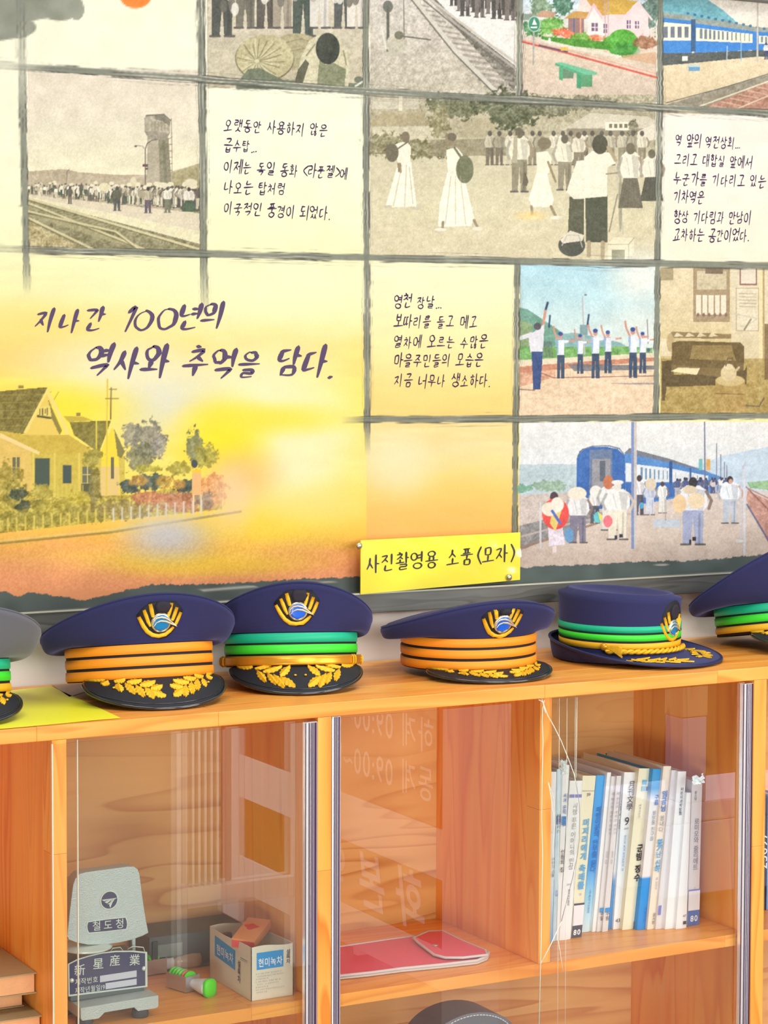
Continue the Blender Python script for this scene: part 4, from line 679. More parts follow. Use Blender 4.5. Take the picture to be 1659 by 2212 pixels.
def print_piece(name, x0, x1, z0, z1, step, label=None):
    nx = max(1, int(round((x1 - x0) / step))); nz = max(1, int(round((z1 - z0) / step)))
    X, Z = np.meshgrid(np.linspace(x0, x1, nx + 1), np.linspace(z0, z1, nz + 1)); X = X.ravel(); Z = Z.ravel()
    me = bpy.data.meshes.new(name); n = X.size; me.vertices.add(n)
    me.vertices.foreach_set('co', np.stack([X - 0.7, np.zeros(n), Z - 1.0056], -1).ravel().astype(np.float32))
    i = np.arange(nx); j = np.arange(nz); I, J = np.meshgrid(i, j); a = (J * (nx + 1) + I).ravel(); q = np.stack([a, a + 1, a + nx + 2, a + nx + 1], -1)
    nf = q.shape[0]; me.loops.add(nf * 4); me.polygons.add(nf)
    me.loops.foreach_set('vertex_index', q.ravel().astype(np.int32)); me.polygons.foreach_set('loop_start', (np.arange(nf) * 4).astype(np.int32)); me.update(calc_edges=True)
    at_ = me.attributes.new('print', 'FLOAT_COLOR', 'POINT'); c = np.ones((n, 4), np.float32); c[:, :3] = sample(X, Z); at_.data.foreach_set('color', c.ravel())
    me.materials.append(M_PRINT); o = bpy.data.objects.new(name, me); COL.objects.link(o); o.parent = MURAL
    if label: o['label'] = label
    return o
FS, CS = 0.00105, 0.0024
pieces = [(1, 2, 1, 2, FS, 'photo_print', 'sepia photograph of a water tower above a platform crowd'), (3, 5, 1, 2, FS, 'photo_print', 'sepia photograph of people crossing a market square'),
    (2, 3, 0, 1, FS, 'photo_print', 'sepia photograph of tied sacks and a crouching porter'), (3, 4, 0, 1, FS, 'photo_print', 'sepia photograph of a railway track and ballast'),
    (4, 5, 0, 1, FS, 'photo_print', 'colour photograph of a station house and green bench'), (5, 7, 0, 1, FS, 'photo_print', 'colour photograph of a blue train at a platform'),
    (4, 5, 2, 3, FS, 'photo_print', 'colour photograph of signalmen with raised arms'), (5, 7, 2, 3, FS, 'photo_print', 'brown photograph of a waiting room with kettle on stove'),
    (4, 7, 3, 4, FS, 'photo_print', 'colour photograph of travellers beside a blue train'),
    (0, 1, 0, 1, CS, 'blank_panel', None), (1, 2, 0, 1, CS, 'blank_panel', 'cream panel with grey ink wash and an orange dab'), (0, 1, 1, 2, CS, 'blank_panel', None), (2, 3, 1, 2, 0.0016, 'text_panel', None), (5, 7, 1, 2, 0.0016, 'text_panel', None), (3, 4, 2, 3, 0.0016, 'text_panel', None),
    (3, 4, 3, 4, 0.0016, 'blank_panel', None), (0, 3, 2, 4, 0.00118, 'sunset_print', 'yellow and orange sunset print with an old station house')]
for i0, i1, j0, j1, st, nm, lb in pieces: print_piece(nm, XL[i0], XL[i1], ZL[j1], ZL[j0], st, lb)
del Klin
# lettering of the mural
M_INK = mat('mural_ink', (50, 22, 68), 0.6, spec=.2)
NW = (0, -1, 0)
def rel(p): return Vector(p) - Vector((0.7, 0, 1.0056))
def wall_line(mb, txt, u0, v0, u1, v1, hpx, pen=.125, shear=.12, jit=.12, **kw):
    a = at(u0, v0, 1, 0.0); b = at(u1, v1, 1, 0.0); c = at(u0, v0 - hpx, 1, 0.0); h = (c - a).length
    X = (b - a); X = Vector((X.x, 0, X.z)); handwrite(mb, txt, rel(a) - Vector((0, 0, h * .5)), X, (0, 0, 1), NW, h, X.length, pen, shear, jit, random.Random(len(txt) * 7 + int(u0)), **kw)
for L_ in [[('오랫동안 사용하지 않은', 484, 270, 710, 281), ('급수탑...', 484, 313, 556, 316), ('이제는 독일 동화 <라푼젤>에', 484, 360, 754, 373), ('나오는 탑처럼', 484, 403, 620, 408), ('이국적인 풍경이 되었다.', 484, 449, 714, 462)],
           [('영천 장날...', 851, 650, 955, 654), ('보따리를 들고 메고', 851, 693, 1034, 695), ('열차에 오르는 수많은', 851, 737, 1055, 739), ('마을주민들의 모습은', 851, 778, 1045, 779), ('지금 너무나 생소하다.', 852, 822, 1060, 823)],
           [('역 앞의 역전상회...', 1459, 302, 1600, 309), ('그리고 대합실 앞에서', 1457, 344, 1627, 350), ('누군가를 기다리고 있는 이', 1455, 385, 1682, 393), ('기차역은', 1455, 425, 1523, 428), ('항상 기다림과 만남이', 1455, 468, 1624, 471), ('교차하는 공간이었다.', 1454, 507, 1619, 509)]]:
    mb = MB()
    for t, a, b, c, d in L_: wall_line(mb, t, a, b, c, d, 26 if a < 1400 else 25)
    mb.build('lettering', M_INK, MURAL)
M_TITLE = mat('title_ink', (78, 62, 92), 0.6, spec=.2)
for k_, (t, a_, b_, c_, d_, hp) in enumerate([('지나간 100년의', 76, 690, 486, 686, 50), ('역사와 추억을 담다.', 186, 783, 724, 784, 60)]):
    mb = MB(); wall_line(mb, t, a_, b_, c_, d_, hp, .20, .26, .14, taper=.68, brush_=.6); mb.build('title_lettering', M_TITLE, MURAL)
# rails of the mural's frame
M_RAIL = wood('rail_grey_wood', (112, 112, 106), (98, 98, 92), (74, 74, 70), 'x', 2.0, knots=False, rough=.45)
M_BEAD = mat('rail_bead', (186, 186, 166), .35)
for nm, b in [('bottom_rail', (MX0 - .03, MX1 + .03, -.016, .010, RAIL_Z0, MZ0 + .0005)), ('top_rail', (MX0 - .03, MX1 + .03, -.016, .010, MZ1, MZ1 + .03)), ('side_rail', (MX0 - .03, MX0, -.016, .010, MZ0, MZ1)), ('side_rail', (MX1, MX1 + .03, -.016, .010, MZ0, MZ1))]:
    q = MB().box(b[0] - .7, b[1] - .7, b[2], b[3], b[4] - 1.0056, b[5] - 1.0056, .0015); q.build(nm, M_RAIL, MURAL)
MB().box(MX0 - .7, MX1 - .7, -.0175, -.0155, -.0018, 0.0006).build('bead', M_BEAD, MURAL)
MB().box(MX0 - .7, MX1 - .7, .0008, .0095, 0, MZ1 - MZ0).build('backing_board', mat('board', (190, 180, 160)), MURAL)
# ---- yellow notice on the wall
M_YEL = mat('yellow_card', (252, 234, 60), .5, spec=.3, var=.05, vscale=8)
NOTE = thing('yellow_notice', 'yellow card notice with black Korean lettering pinned over the foot of the mural', 'sign', (.5106, -.018, 1.0041))
q = MB(); q.prism([(0, .0006), (.2779, .009), (.2779, .0823), (0, .0809)], (0, 0, 0), (1, 0, 0), (0, 0, 1), NW, .0014); q.build('card', M_YEL, NOTE)
q = MB(); handwrite(q, '사진촬영용 소품(모자)', (.010, -.0014, .033), (1, 0, .028), (0, 0, 1), NW, .0235, .262, .135, .0, .03, random.Random(3), taper=.35, brush_=.6); q.build('lettering', mat('black_ink', (30, 16, 24), .5), NOTE)
m, t, b = nt('clear_film'); MATS['clear_film'] = m
N = t.nodes; L = t.links; tr = N.new('ShaderNodeBsdfTransparent'); gl = N.new('ShaderNodeBsdfGlossy'); gl.inputs['Roughness'].default_value = .12
mx = N.new('ShaderNodeMixShader'); mx.inputs[0].default_value = .10; L.new(tr.outputs[0], mx.inputs[1]); L.new(gl.outputs[0], mx.inputs[2]); L.new(mx.outputs[0], N['Material Output'].inputs[0])
V = []; Fc = []; n1, n2 = 36, 12
for j in range(n2 + 1):
    for i in range(n1 + 1):
        a = i / n1; c = j / n2; wv = .0012 * (math.sin(a * 41 + c * 3) * max(0, a - .6) * 2 + math.sin(c * 9 + a * 14) * .25 + math.sin(a * 23 - c * 12) * max(0, a - .75) * 2.4)
        V.append((a * .2779, -.0032 - abs(wv) * 1.2, .0006 + a * .0084 + c * (.0803 - a * .007)))
for j in range(n2):
    for i in range(n1): k = j * (n1 + 1) + i; Fc.append((k, k + 1, k + n1 + 2, k + n1 + 1))
obj('plastic_film', V, Fc, MATS['clear_film'], NOTE, True)
for (u, v) in [(776, 1179), (1100, 1247)]:
    p = at(u, v, 1, -.022); Mx = Matrix.Translation(p - Vector((.5106, -.018, 1.0041))) @ Matrix.Rotation(PI / 2, 4, 'X')
    MB().lathe([(.0006, -.004), (.0045, -.002), (.0052, 0), (.0040, .0018), (.0015, .0028)], 18, M=Mx).build('drawing_pin', mat('pin_steel', (196, 190, 160), .35, .8), NOTE, True)
# ================================================================== ROOM
M_WALL = mat('plaster', (244, 245, 240), .8, bump=.3, bscale=90, var=.03, vscale=3)
M_FLOOR = mat('floor_stone', (112, 98, 86), .55, bump=.2, bscale=30, var=.10, vscale=6)
tag(MB().box(-6, 9, .0105, .16, 0, 3.1).build('wall_back', M_WALL), kind='structure')
tag(MB().box(-6, 9, -12.0, .16, -.1, 0).build('floor', M_FLOOR), kind='structure')

# ================================================================== CABINET
CAB = thing('display_cabinet', 'long pine display cabinet with sliding glass doors below the mural', 'cabinet', (.5, -.16, 0))
def bw(q, name, m, parent, smooth=False, auto=None, off=None):
    """build a world-space mesh under an unrotated parent"""
    L0 = parent.matrix_world.translation if off is None else Vector(off)
    q.v = [(a[0] - L0[0], a[1] - L0[1], a[2] - L0[2]) for a in q.v]
    return q.build(name, m, parent, smooth, auto)
CO = (.5, -.16, 0)
YF = -.3176
P_L, P_M, P_D = (252, 172, 80), (248, 156, 60), (230, 126, 38)
woods = {a: [wood('pine_%s_%s' % (a, b), tuple(min(255, int(c * f)) for c in P_L), tuple(min(255, int(c * f)) for c in P_M), tuple(int(c * f) for c in P_D), a, s, (o, o * .7, o * 1.3), kn) for b, f, s, o, kn in
          [('warm', 1.0, 1.0, 0, False), ('light', 1.05, 1.2, 3.1, False), ('deep', 1.04, .8, 7.7, False)]] for a in 'xyz'}
woods['back'] = [wood('pine_back_panel', (246, 192, 124), (243, 186, 114), (214, 138, 74), 'x', .75, (1.7, .2, .4), True, rings=10.0, width=.035)]
def gx(u, v=1500, y=YF): return at(u, v, 1, y).x
T1, T0 = .9, .8815
r_ = random.Random(5)
front = [-.64, gx(79), gx(472), gx(1177), gx(1550), 1.66]
rows = [YF + i * (.3176 + .008) / 6 for i in range(7)]
for k in range(6):
    if k == 0: cuts = front
    else:
        cuts = [-.64]; x = -.64 + r_.uniform(.2, .5)
        while x < 1.5: cuts.append(x); x += r_.uniform(.32, .62)
        cuts.append(1.66)
    for i in range(len(cuts) - 1):
        bw(MB().box(cuts[i] + .0001, cuts[i + 1] - .0001, rows[k] + (.0001 if k else 0), rows[k + 1] - .0001, T0, T1 - (0.0002 if (i + k) % 3 == 0 else 0), .0008 if k == 0 else .0002),
           'plank', woods['x'][(0, 1, 0, 2)[(i * 2 + k) % 4] if k else (0, 0, 0, 0, 1)[i]], CAB, off=CO)
def upright(x0, x1, y0, z0, z1, zj, a, b, name='side_panel'):
    o = bw(MB().box(x0, x1, y0 + .034, -.0085, z0, z1, .0004), name, woods['z'][2], CAB, off=CO)
    bw(MB().box(x0, x1, y0, y0 + .0339, zj + .0001, z1, .0006), 'stave', woods['z'][a], CAB, off=CO)
    bw(MB().box(x0, x1, y0, y0 + .0339, z0, zj - .0001, .0006), 'stave', woods['z'][b], CAB, off=CO)
    return o
X0a, X0b = -.0820, -.0629; X1a, X1b = .2888, .3091; XDa, XDb = .6478, .6674; X2a, X2b = 1.0103, 1.0331
upright(X0a, X0b, YF, .0, T0 - .0002, at(130, 1845, 1, YF).z, 1, 0)
upright(X1a, X1b, YF, .0, T0 - .0002, at(700, 1881, 1, YF).z, 1, 0)
upright(X2a, X2b, YF, .0, T0 - .0002, at(1640, 1828, 1, YF).z, 1, 1)
upright(-.64, -.62, YF, .0, T0 - .0002, .4, 0, 1); upright(1.64, 1.66, YF, .0, T0 - .0002, .4, 0, 1)
SZ1, SZ0 = .5, .4828
upright(XDa, XDb, -.300, SZ1 + .0002, T0 - .0002, .72, 1, 1, 'divider')
bw(MB().box(-.64, 1.66, -.0084, .0005, .06, T0 - .0003), 'back_panel', woods['back'][0], CAB, off=CO)
for a, b, cut in [(-.6198, X0a - .0002, -.3), (X0b + .0002, X1a - .0002, .20), (X1b + .0002, X2a - .0002, .975), (X2b + .0002, 1.6398, 1.3)]:
    for i in range(5):
        ya, yb = -.3003 + i * .2915 / 5, -.3003 + (i + 1) * .2915 / 5
        xs = [a, cut if i == 0 else a + (b - a) * r_.uniform(.3, .7), b]
        for j in range(2): bw(MB().box(xs[j] + .0001, xs[j + 1] - .0001, ya, yb - .0001, SZ0, SZ1, .0005 if i == 0 else .0002), 'shelf_plank', woods['x'][(i + j) % 2 if i else (0 if j == 0 else 1)], CAB, off=CO)
    bw(MB().box(a, b, YF + .02, -.0086, .06, .08, .0006), 'bottom_board', woods['x'][0], CAB, off=CO)
    bw(MB().box(a, b, YF + .03, YF + .05, 0, .0598), 'plinth', woods['x'][0], CAB, off=CO)
# runners that carry the glass
M_TRK = mat('runner_plastic', (206, 196, 176), .4)
# ---- glass
m, t, b = nt('cabinet_glass'); N = t.nodes; L = t.links
tr = N.new('ShaderNodeBsdfTransparent'); tr.inputs[0].default_value = (.985, .995, .985, 1); gl = N.new('ShaderNodeBsdfGlossy'); gl.inputs['Roughness'].default_value = .0; gl.inputs[0].default_value = (.97, .98, 1, 1)
fr = N.new('ShaderNodeFresnel'); fr.inputs['IOR'].default_value = 1.92; mx = N.new('ShaderNodeMixShader')
ge = N.new('ShaderNodeNewGeometry'); mm = N.new('ShaderNodeMath'); mm.operation = 'SUBTRACT'; mm.inputs[0].default_value = 1.0; L.new(ge.outputs['Backfacing'], mm.inputs[1]); m2 = N.new('ShaderNodeMath'); m2.operation = 'MULTIPLY'; L.new(mm.outputs[0], m2.inputs[0]); L.new(fr.outputs[0], m2.inputs[1])
L.new(m2.outputs[0], mx.inputs[0]); L.new(tr.outputs[0], mx.inputs[1]); L.new(gl.outputs[0], mx.inputs[2]); L.new(mx.outputs[0], N['Material Output'].inputs[0])
M_GLASS = m
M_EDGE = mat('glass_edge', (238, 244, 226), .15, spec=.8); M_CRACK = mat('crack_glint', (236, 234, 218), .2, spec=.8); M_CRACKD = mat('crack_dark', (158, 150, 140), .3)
m, t, b = nt('channel_aluminium'); b.inputs['Metallic'].default_value = .65; b.inputs['Roughness'].default_value = .22; b.inputs['Base Color'].default_value = (.93, .93, .95, 1); M_ALU = m
M_GROOVE = mat('channel_groove', (66, 26, 66), .4)
def pane(x0, x1, y, z0, z1, name='sliding_glass_door', edges=(1, 0), outline=None):
    """a door: pane with polished edges; outline (px list) overrides the left edge"""
    q = MB()
    if outline: q.prism(outline, (0, y, 0), (1, 0, 0), (0, 0, 1), (0, 1, 0), .003)
    else: q.box(x0, x1, y, y + .003, z0, z1)
    d = bw(q, name, M_GLASS, CAB, off=CO)
    if not outline:
        if edges[0]: obj('polished_edge', *(lambda Q: (Q.v, Q.f))(MB().box(x0 - CO[0] - .0007, x0 - CO[0] + .0003, y - CO[1] - .0002, y - CO[1] + .0032, z0, z1)), M_EDGE, d)
        if edges[1]: obj('polished_edge', *(lambda Q: (Q.v, Q.f))(MB().box(x1 - CO[0] - .0003, x1 - CO[0] + .0007, y - CO[1] - .0002, y - CO[1] + .0032, z0, z1)), M_EDGE, d)
    return d
def channel(x0, x1, z0, z1, parent, y=YF + .001):
    w = x1 - x0; q = MB(); pr = []
    pts = [(0, .010), (0, .001)]; n = 5
    # one broad rib at the left, narrow ribs after it
    ribs = [(0.04, .26), (.36, .43), (.51, .57), (.65, .73), (.90, 1.0)]
    for a, c in ribs:
        pts += [(a + .001, .0022), (a + .02, .0006), ((a + c) / 2, 0.0), (c - .02, .0006), (c - .001, .0022)]
    pts += [(1.0, .010)]
    pts = [(p[0], p[1]) for p in pts[2:-1]]; k = len(pts)
    V = [(x0 + p[0] * w, y + p[1], z) for z in (z0, z1) for p in pts] + [(x0, y + .010, z0), (x1, y + .010, z0), (x0, y + .010, z1), (x1, y + .010, z1)]
    Fc = [(i, i + 1, i + 1 + k, i + k) for i in range(k - 1)] + [(2 * k, 0, k, 2 * k + 2), (k - 1, 2 * k + 1, 2 * k + 3, 2 * k - 1)]
    Fc += [tuple([2 * k + 2] + list(range(k, 2 * k)) + [2 * k + 3])]
    h = bw(MB().add(V, Fc), 'aluminium_handle', M_ALU, parent, off=CO)
    g = MB()
    for a, c in [(-.01, .04), (.265, .355), (.435, .505), (.575, .645), (.735, .895)]: g.box(x0 + a * w, x0 + c * w, y + .0016, y + .0021, z0 + .001, z1 - .001)
    g.v = [(p[0] - CO[0], p[1] - CO[1], p[2] - CO[2]) for p in g.v]; g.build('groove', M_GROOVE, h)
    return h
ZT, ZB = T0 - .004, .085
YA, YB = YF + .0045, YF + .0115      # outer and inner track
YO = YF - .0042
d1 = pane(gx(114.5, 1800, YO), gx(672, 1800, YO), YO, ZB, ZT); channel(gx(660, 1800, YO), gx(686, 1800, YO), ZB, ZT - .0005, d1, YO - .001)
d2 = pane(gx(168.5, 1800, YB), gx(640, 1800, YB), YB, ZB, ZT)
d3 = pane(gx(726, 1800, YA), gx(1170, 1800, YA), YA, ZB, ZT, edges=(0, 0)); channel(gx(717.5, 1800), gx(737, 1800), ZB, ZT + .003, d3)
# cracked right-hand door: left edge nibbled, a long curved crack
le = [(1166, 1500), (1176, 1512), (1172, 1530), (1171, 1560), (1173, 1600), (1171, 1680), (1170, 1760), (1172, 1850), (1170, 1960), (1168, 2070), (1164, 2212)]
yc = YB
pts = [(at(u, v, 1, yc).x, at(u, v, 1, yc).z) for u, v in le]; pts = [(pts[0][0], ZT)] + pts[1:] + [(pts[-1][0], ZB), (gx(1618, 1800, yc), ZB), (gx(1618, 1800, yc), ZT)]
d4 = pane(0, 0, yc, 0, 0, outline=pts); channel(gx(1605, 1800), gx(1628.5, 1800), ZB, ZT - .0005, d4)
def strand(pl, r, m, parent, y, name='crack'):
    q = MB(); P = [at(u, v, 1, y) - Vector(CO) for u, v in pl]; q.tube(P, r, 5); return q.build(name, m, parent, True)
strand([(1176, 1512), (1172, 1530), (1171, 1560), (1173, 1600), (1171, 1680), (1170, 1760), (1172, 1850), (1170, 1960), (1168, 2070), (1164, 2230)], .0007, M_EDGE, d4, yc)
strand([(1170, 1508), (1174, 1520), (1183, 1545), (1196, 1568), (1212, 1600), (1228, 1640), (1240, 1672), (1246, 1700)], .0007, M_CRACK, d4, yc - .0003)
strand([(1246, 1700), (1251, 1735), (1252.5, 1770), (1252, 1810), (1247, 1850), (1236, 1900), (1222, 1955), (1212, 1992)], .0005, M_CRACKD, d4, yc - .0003)
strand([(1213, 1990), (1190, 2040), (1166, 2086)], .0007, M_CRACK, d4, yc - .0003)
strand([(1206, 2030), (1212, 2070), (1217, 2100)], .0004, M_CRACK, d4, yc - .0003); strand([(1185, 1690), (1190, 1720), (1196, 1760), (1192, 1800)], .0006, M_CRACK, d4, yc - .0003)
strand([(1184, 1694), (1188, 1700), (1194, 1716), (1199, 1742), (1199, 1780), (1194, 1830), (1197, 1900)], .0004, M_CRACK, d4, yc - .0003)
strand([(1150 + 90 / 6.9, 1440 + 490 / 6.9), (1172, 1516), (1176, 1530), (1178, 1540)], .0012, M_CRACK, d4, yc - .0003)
# clear tape over the break
q = MB(); e = [(1205, 1508), (1247, 1504), (1246, 1840), (1206, 1900)]
bw(q.prism([(at(u, v, 1, yc).x, at(u, v, 1, yc).z) for u, v in e], (0, yc - .0006, 0), (1, 0, 0), (0, 0, 1), NW, .0002), 'clear_tape', M_GLASS, d4, off=CO)
for u in (1208.5, 1225): strand([(u, 1508), (u - 1, 1700), (u - 3, 2000), (u - 4, 2230)], .0003, M_EDGE, d4, yc - .0006, 'tape_edge')
strand([(1246.5, 1506), (1245.5, 1600), (1244.5, 1680)], .0005, M_EDGE, d4, yc - .0006, 'tape_edge'); strand([(1243, 1506), (1242, 1680), (1239, 2000)], .0003, M_EDGE, d4, yc - .0006, 'tape_edge')
d5 = pane(X2b + .002, 1.32, YA, ZB, ZT); channel(1.315, 1.333, ZB, ZT, d5)
bw(MB().box(-.60, X0a, YB, YB + .003, ZB, ZT), 'sliding_glass_door', M_GLASS, CAB, off=CO) if False else None

# ---- yellow sheet on the cabinet top
SH = thing('yellow_sheet', 'bright yellow paper sheet lying flat on the cabinet top, left end', 'paper', (-.06, -.15, .9001))
e = [at(262, 1552, 2, .9), at(110, 1483, 2, .9), at(-150, 1512, 2, .9), at(-220, 1596, 2, .9)]; V = []; Fc = []; n = 14
for j in range(n + 1):
    for i in range(n + 1):
        a, c = i / n, j / n; p = (e[0] * (1 - a) + e[3] * a) * (1 - c) + (e[1] * (1 - a) + e[2] * a) * c
        V.append((p.x + .06, p.y + .15, .0004 + .0010 * max(0, math.sin(a * 13 + c * 5)) * max(0, .5 - abs(a - .3))))
for j in range(n):
    for i in range(n): k = j * (n + 1) + i; Fc.append((k, k + n + 1, k + n + 2, k + 1))
obj('sheet', V, Fc, mat('yellow_paper', (255, 248, 60), .35, spec=.4), SH, True)
# brown tape beside the sheet
TP = thing('brown_tape', 'strip of brown parcel tape stuck beside the yellow sheet', 'tape', (.03, -.03, .9))
e = [at(112, 1480, 2, .9), at(178, 1478, 2, .9), at(192, 1492, 2, .9), at(150, 1506, 2, .9)]
q = MB().prism([(p.x - .03, p.y + .03) for p in e], (0, 0, .0002), (1, 0, 0), (0, 1, 0), (0, 0, 1), .0003); q.build('strip', mat('parcel_tape', (196, 150, 112), .3), TP)
# ================================================================== CAPS
M_NAVY = mat('navy_wool', (43, 44, 84), .88, spec=.25, bump=.35, bscale=900, sheen=.32, sheencol=(150, 150, 210))
M_GREYC = M_NAVY
M_BLACK = mat('black_band', (22, 20, 28), .7); M_VISOR = mat('black_felt_visor', (26, 28, 36), .6, spec=.4, bump=.4, bscale=1200)
M_PIPE = mat('patent_piping', (26, 30, 38), .16, spec=.7, coat=.6)
M_ORG = mat('orange_braid', (250, 152, 36), .5, bump=.25, bscale=1500); M_TEAL = mat('teal_braid', (16, 176, 132), .45, bump=.2, bscale=1500); M_GRN = mat('green_braid', (60, 214, 52), .45, bump=.2, bscale=1500); M_YELB = mat('yellow_braid', (232, 176, 36), .5, bump=.25, bscale=1500)
M_GOLD = mat('gold_embroidery', (238, 182, 34), .42, metal=.25, bump=.6, bscale=700, var=.12, vscale=160)
M_GSTR = mat('gold_strap', (220, 156, 44), .3, metal=.55, var=.1, vscale=60)
M_SILV = mat('badge_silver', (214, 200, 168), .28, metal=.6); M_BLUE = mat('badge_blue', (12, 96, 214), .25, coat=.5); M_AQUA = mat('badge_teal_blue', (8, 120, 176), .25, coat=.5); M_LINE = mat('cap_lining', (30, 28, 34), .8)

def peaked_cap(label, u, y, psi, Rx, Ryf, Ryb, tilt=8.0, lean=0.0, bands='orange', hf=.078, hs=.008, hb=.047, droop=.034, VL=.050, ax=.0875, ay=.094, leaves='long', blue=None, u_ref_v=1440, scale=1.0, rim_drop=0.0, wool=None):
    wool = wool or M_NAVY
    p = at(u, u_ref_v, 1, y); cx, cy = p.x, y
    ps = math.radians(psi); f = Vector((-.4822, -.8744, 0)).normalized() * math.cos(ps) + Vector((.8744, -.4822, 0)).normalized() * math.sin(ps)
    hd = math.atan2(f.x, -f.y)      # local front is -y
    R = Matrix.Rotation(hd, 4, 'Z') @ Matrix.Rotation(math.radians(lean), 4, 'Y') @ Matrix.Rotation(math.radians(-tilt), 4, 'X')
    def band(ph, r=0.0): return Vector(((ax + r) * math.sin(ph), -(ay + r) * math.cos(ph), 0))
    def rim(ph): return Vector((Rx * math.sin(ph), -(Ryf if math.cos(ph) > 0 else Ryb) * math.cos(ph), 0))
    def zr(ph): return hb + hs + (hf - hs) * (0.5 + 0.5 * math.cos(ph)) ** 2.3 - rim_drop * (0.5 - .5 * math.cos(ph)) ** 2
    def side(ph, th):
        w = (0.5 + 0.5 * math.cos(ph)) ** 2; t = th / (PI / 2)
        g = (1 - w) * math.sin(th) ** .85 + w * (t ** 1.1); h = (1 - w) * (1 - math.cos(th)) + w * t
        b_ = band(ph, .001); r = rim(ph); q = b_.lerp(r, g); q.z = hb + (zr(ph) - hb) * h - .010 * (1 - w) ** 1.5 * max(0.0, math.sin(PI * t)) ** 1.2
        wr = .0009 * math.sin(t * 60) * max(0, 1 - t * 2.6) * w; q += Vector((math.sin(ph), -math.cos(ph), 0)) * wr
        return q
    NP = 96; rings = []
    for k in range(0, 25):
        rings.append([side(2 * PI * i / NP, PI / 2 * k / 24) for i in range(NP)])
    zc = (zr(0) + zr(PI)) / 2 + .008
    for k, (o_, e_) in enumerate([(1.012, .003), (1.012, .0065), (.995, .0095), (.965, .0115)]):
        rings.append([Vector((rim(2 * PI * i / NP).x * o_, rim(2 * PI * i / NP).y * o_, zr(2 * PI * i / NP) + e_)) for i in range(NP)])
    for ro in (.92, .84, .72, .56, .38, .18):
        L_ = []
        for i in range(NP):
            ph = 2 * PI * i / NP; q = rim(ph) * ro; z = (zr(ph) + .0125); k = 1 - (ro / .965) ** 1.6; q.z = z * (1 - k) + (zc + .006) * k + .003 * math.sin(ro * 3); L_.append(q)
        rings.append(L_)
    V = [q for L_ in rings for q in L_] + [Vector((0, 0, zc + .006))]; nr = len(rings)
    Fc = [(k * NP + i, k * NP + (i + 1) % NP, (k + 1) * NP + (i + 1) % NP, (k + 1) * NP + i) for k in range(nr - 1) for i in range(NP)] + [((nr - 1) * NP + i, (nr - 1) * NP + (i + 1) % NP, nr * NP) for i in range(NP)]
    # visor surface
    PH = math.radians(65)
    def visor(s, t_, lift=0.0):
        s = max(-1, min(1, s)); ph = s * PH; b_ = band(ph); ln = VL * max(0, math.cos(s * PI / 2)) ** .40
        d = Vector((math.sin(ph) * .75, -math.cos(ph) - .35, 0)).normalized(); z = .002 - (droop * max(0, math.cos(s * PI / 2)) ** .7) * (t_ ** 1.25) * (1 - .0 * t_)
        q = b_ + d * (ln * t_); q.z = z
        return q + Vector((d.x * .5, d.y * .5, .8)).normalized() * lift
    # lowest point -> stand on the shelf
    pts_chk = [R @ visor(s / 20, 1) for s in range(-20, 21)] + [R @ band(2 * PI * i / 24) for i in range(24)] + [R @ q for q in rings[24][::4]] + [R @ q for q in rings[10][::4]]
    zlow = min(q.z for q in pts_chk)
    name = 'peaked_cap'
    C_ = thing(name, label, 'cap', (cx, cy, .9 - zlow + .0038), R.to_euler(), 'peaked caps in a row on the cabinet top')
    obj('crown', V, Fc, wool, C_, True)
    # stiff seam around the top edge
    MB().tube([Vector((rim(2 * PI * i / 72).x * 1.0, rim(2 * PI * i / 72).y * 1.0, zr(2 * PI * i / 72) + .0095)) for i in range(72)], .0013, 6, True).build('crown_seam', wool, C_, True)
    def hoop(z0, z1, r, m, nm, rr=.0012, th0=0, th1=2 * PI, wave=0.0):
        n = 96; q = MB(); prof = [(r - .0015, z0), (r + rr * .6, z0 + .0004), (r + rr, (z0 + z1) / 2), (r + rr * .6, z1 - .0004), (r - .0015, z1)]; V = []; full = abs(th1 - th0 - 2 * PI) < 1e-6
        for i in range(n if full else n + 1):
            ph = th0 + (th1 - th0) * i / n
            for a, z in prof: b_ = band(ph, a); V.append((b_.x, b_.y, z + wave * math.cos(ph)))
        k = len(prof); nn = n if full else n + 1
        Fc = [(i * k + j, ((i + 1) % nn) * k + j, ((i + 1) % nn) * k + j + 1, i * k + j + 1) for i in range(nn if full else nn - 1) for j in range(k - 1)]
        if not full: Fc += [tuple(range(k)), tuple((nn - 1) * k + j for j in range(k))[::-1]]
        return q.add(V, Fc).build(nm, m, C_, True)
    hoop(0, hb + .002, 0, M_BLACK, 'band', .0006)
    # inside of the band
    MB().lathe([(.080, .004), (.080, .040)], 40).build('lining', M_LINE, C_, True)
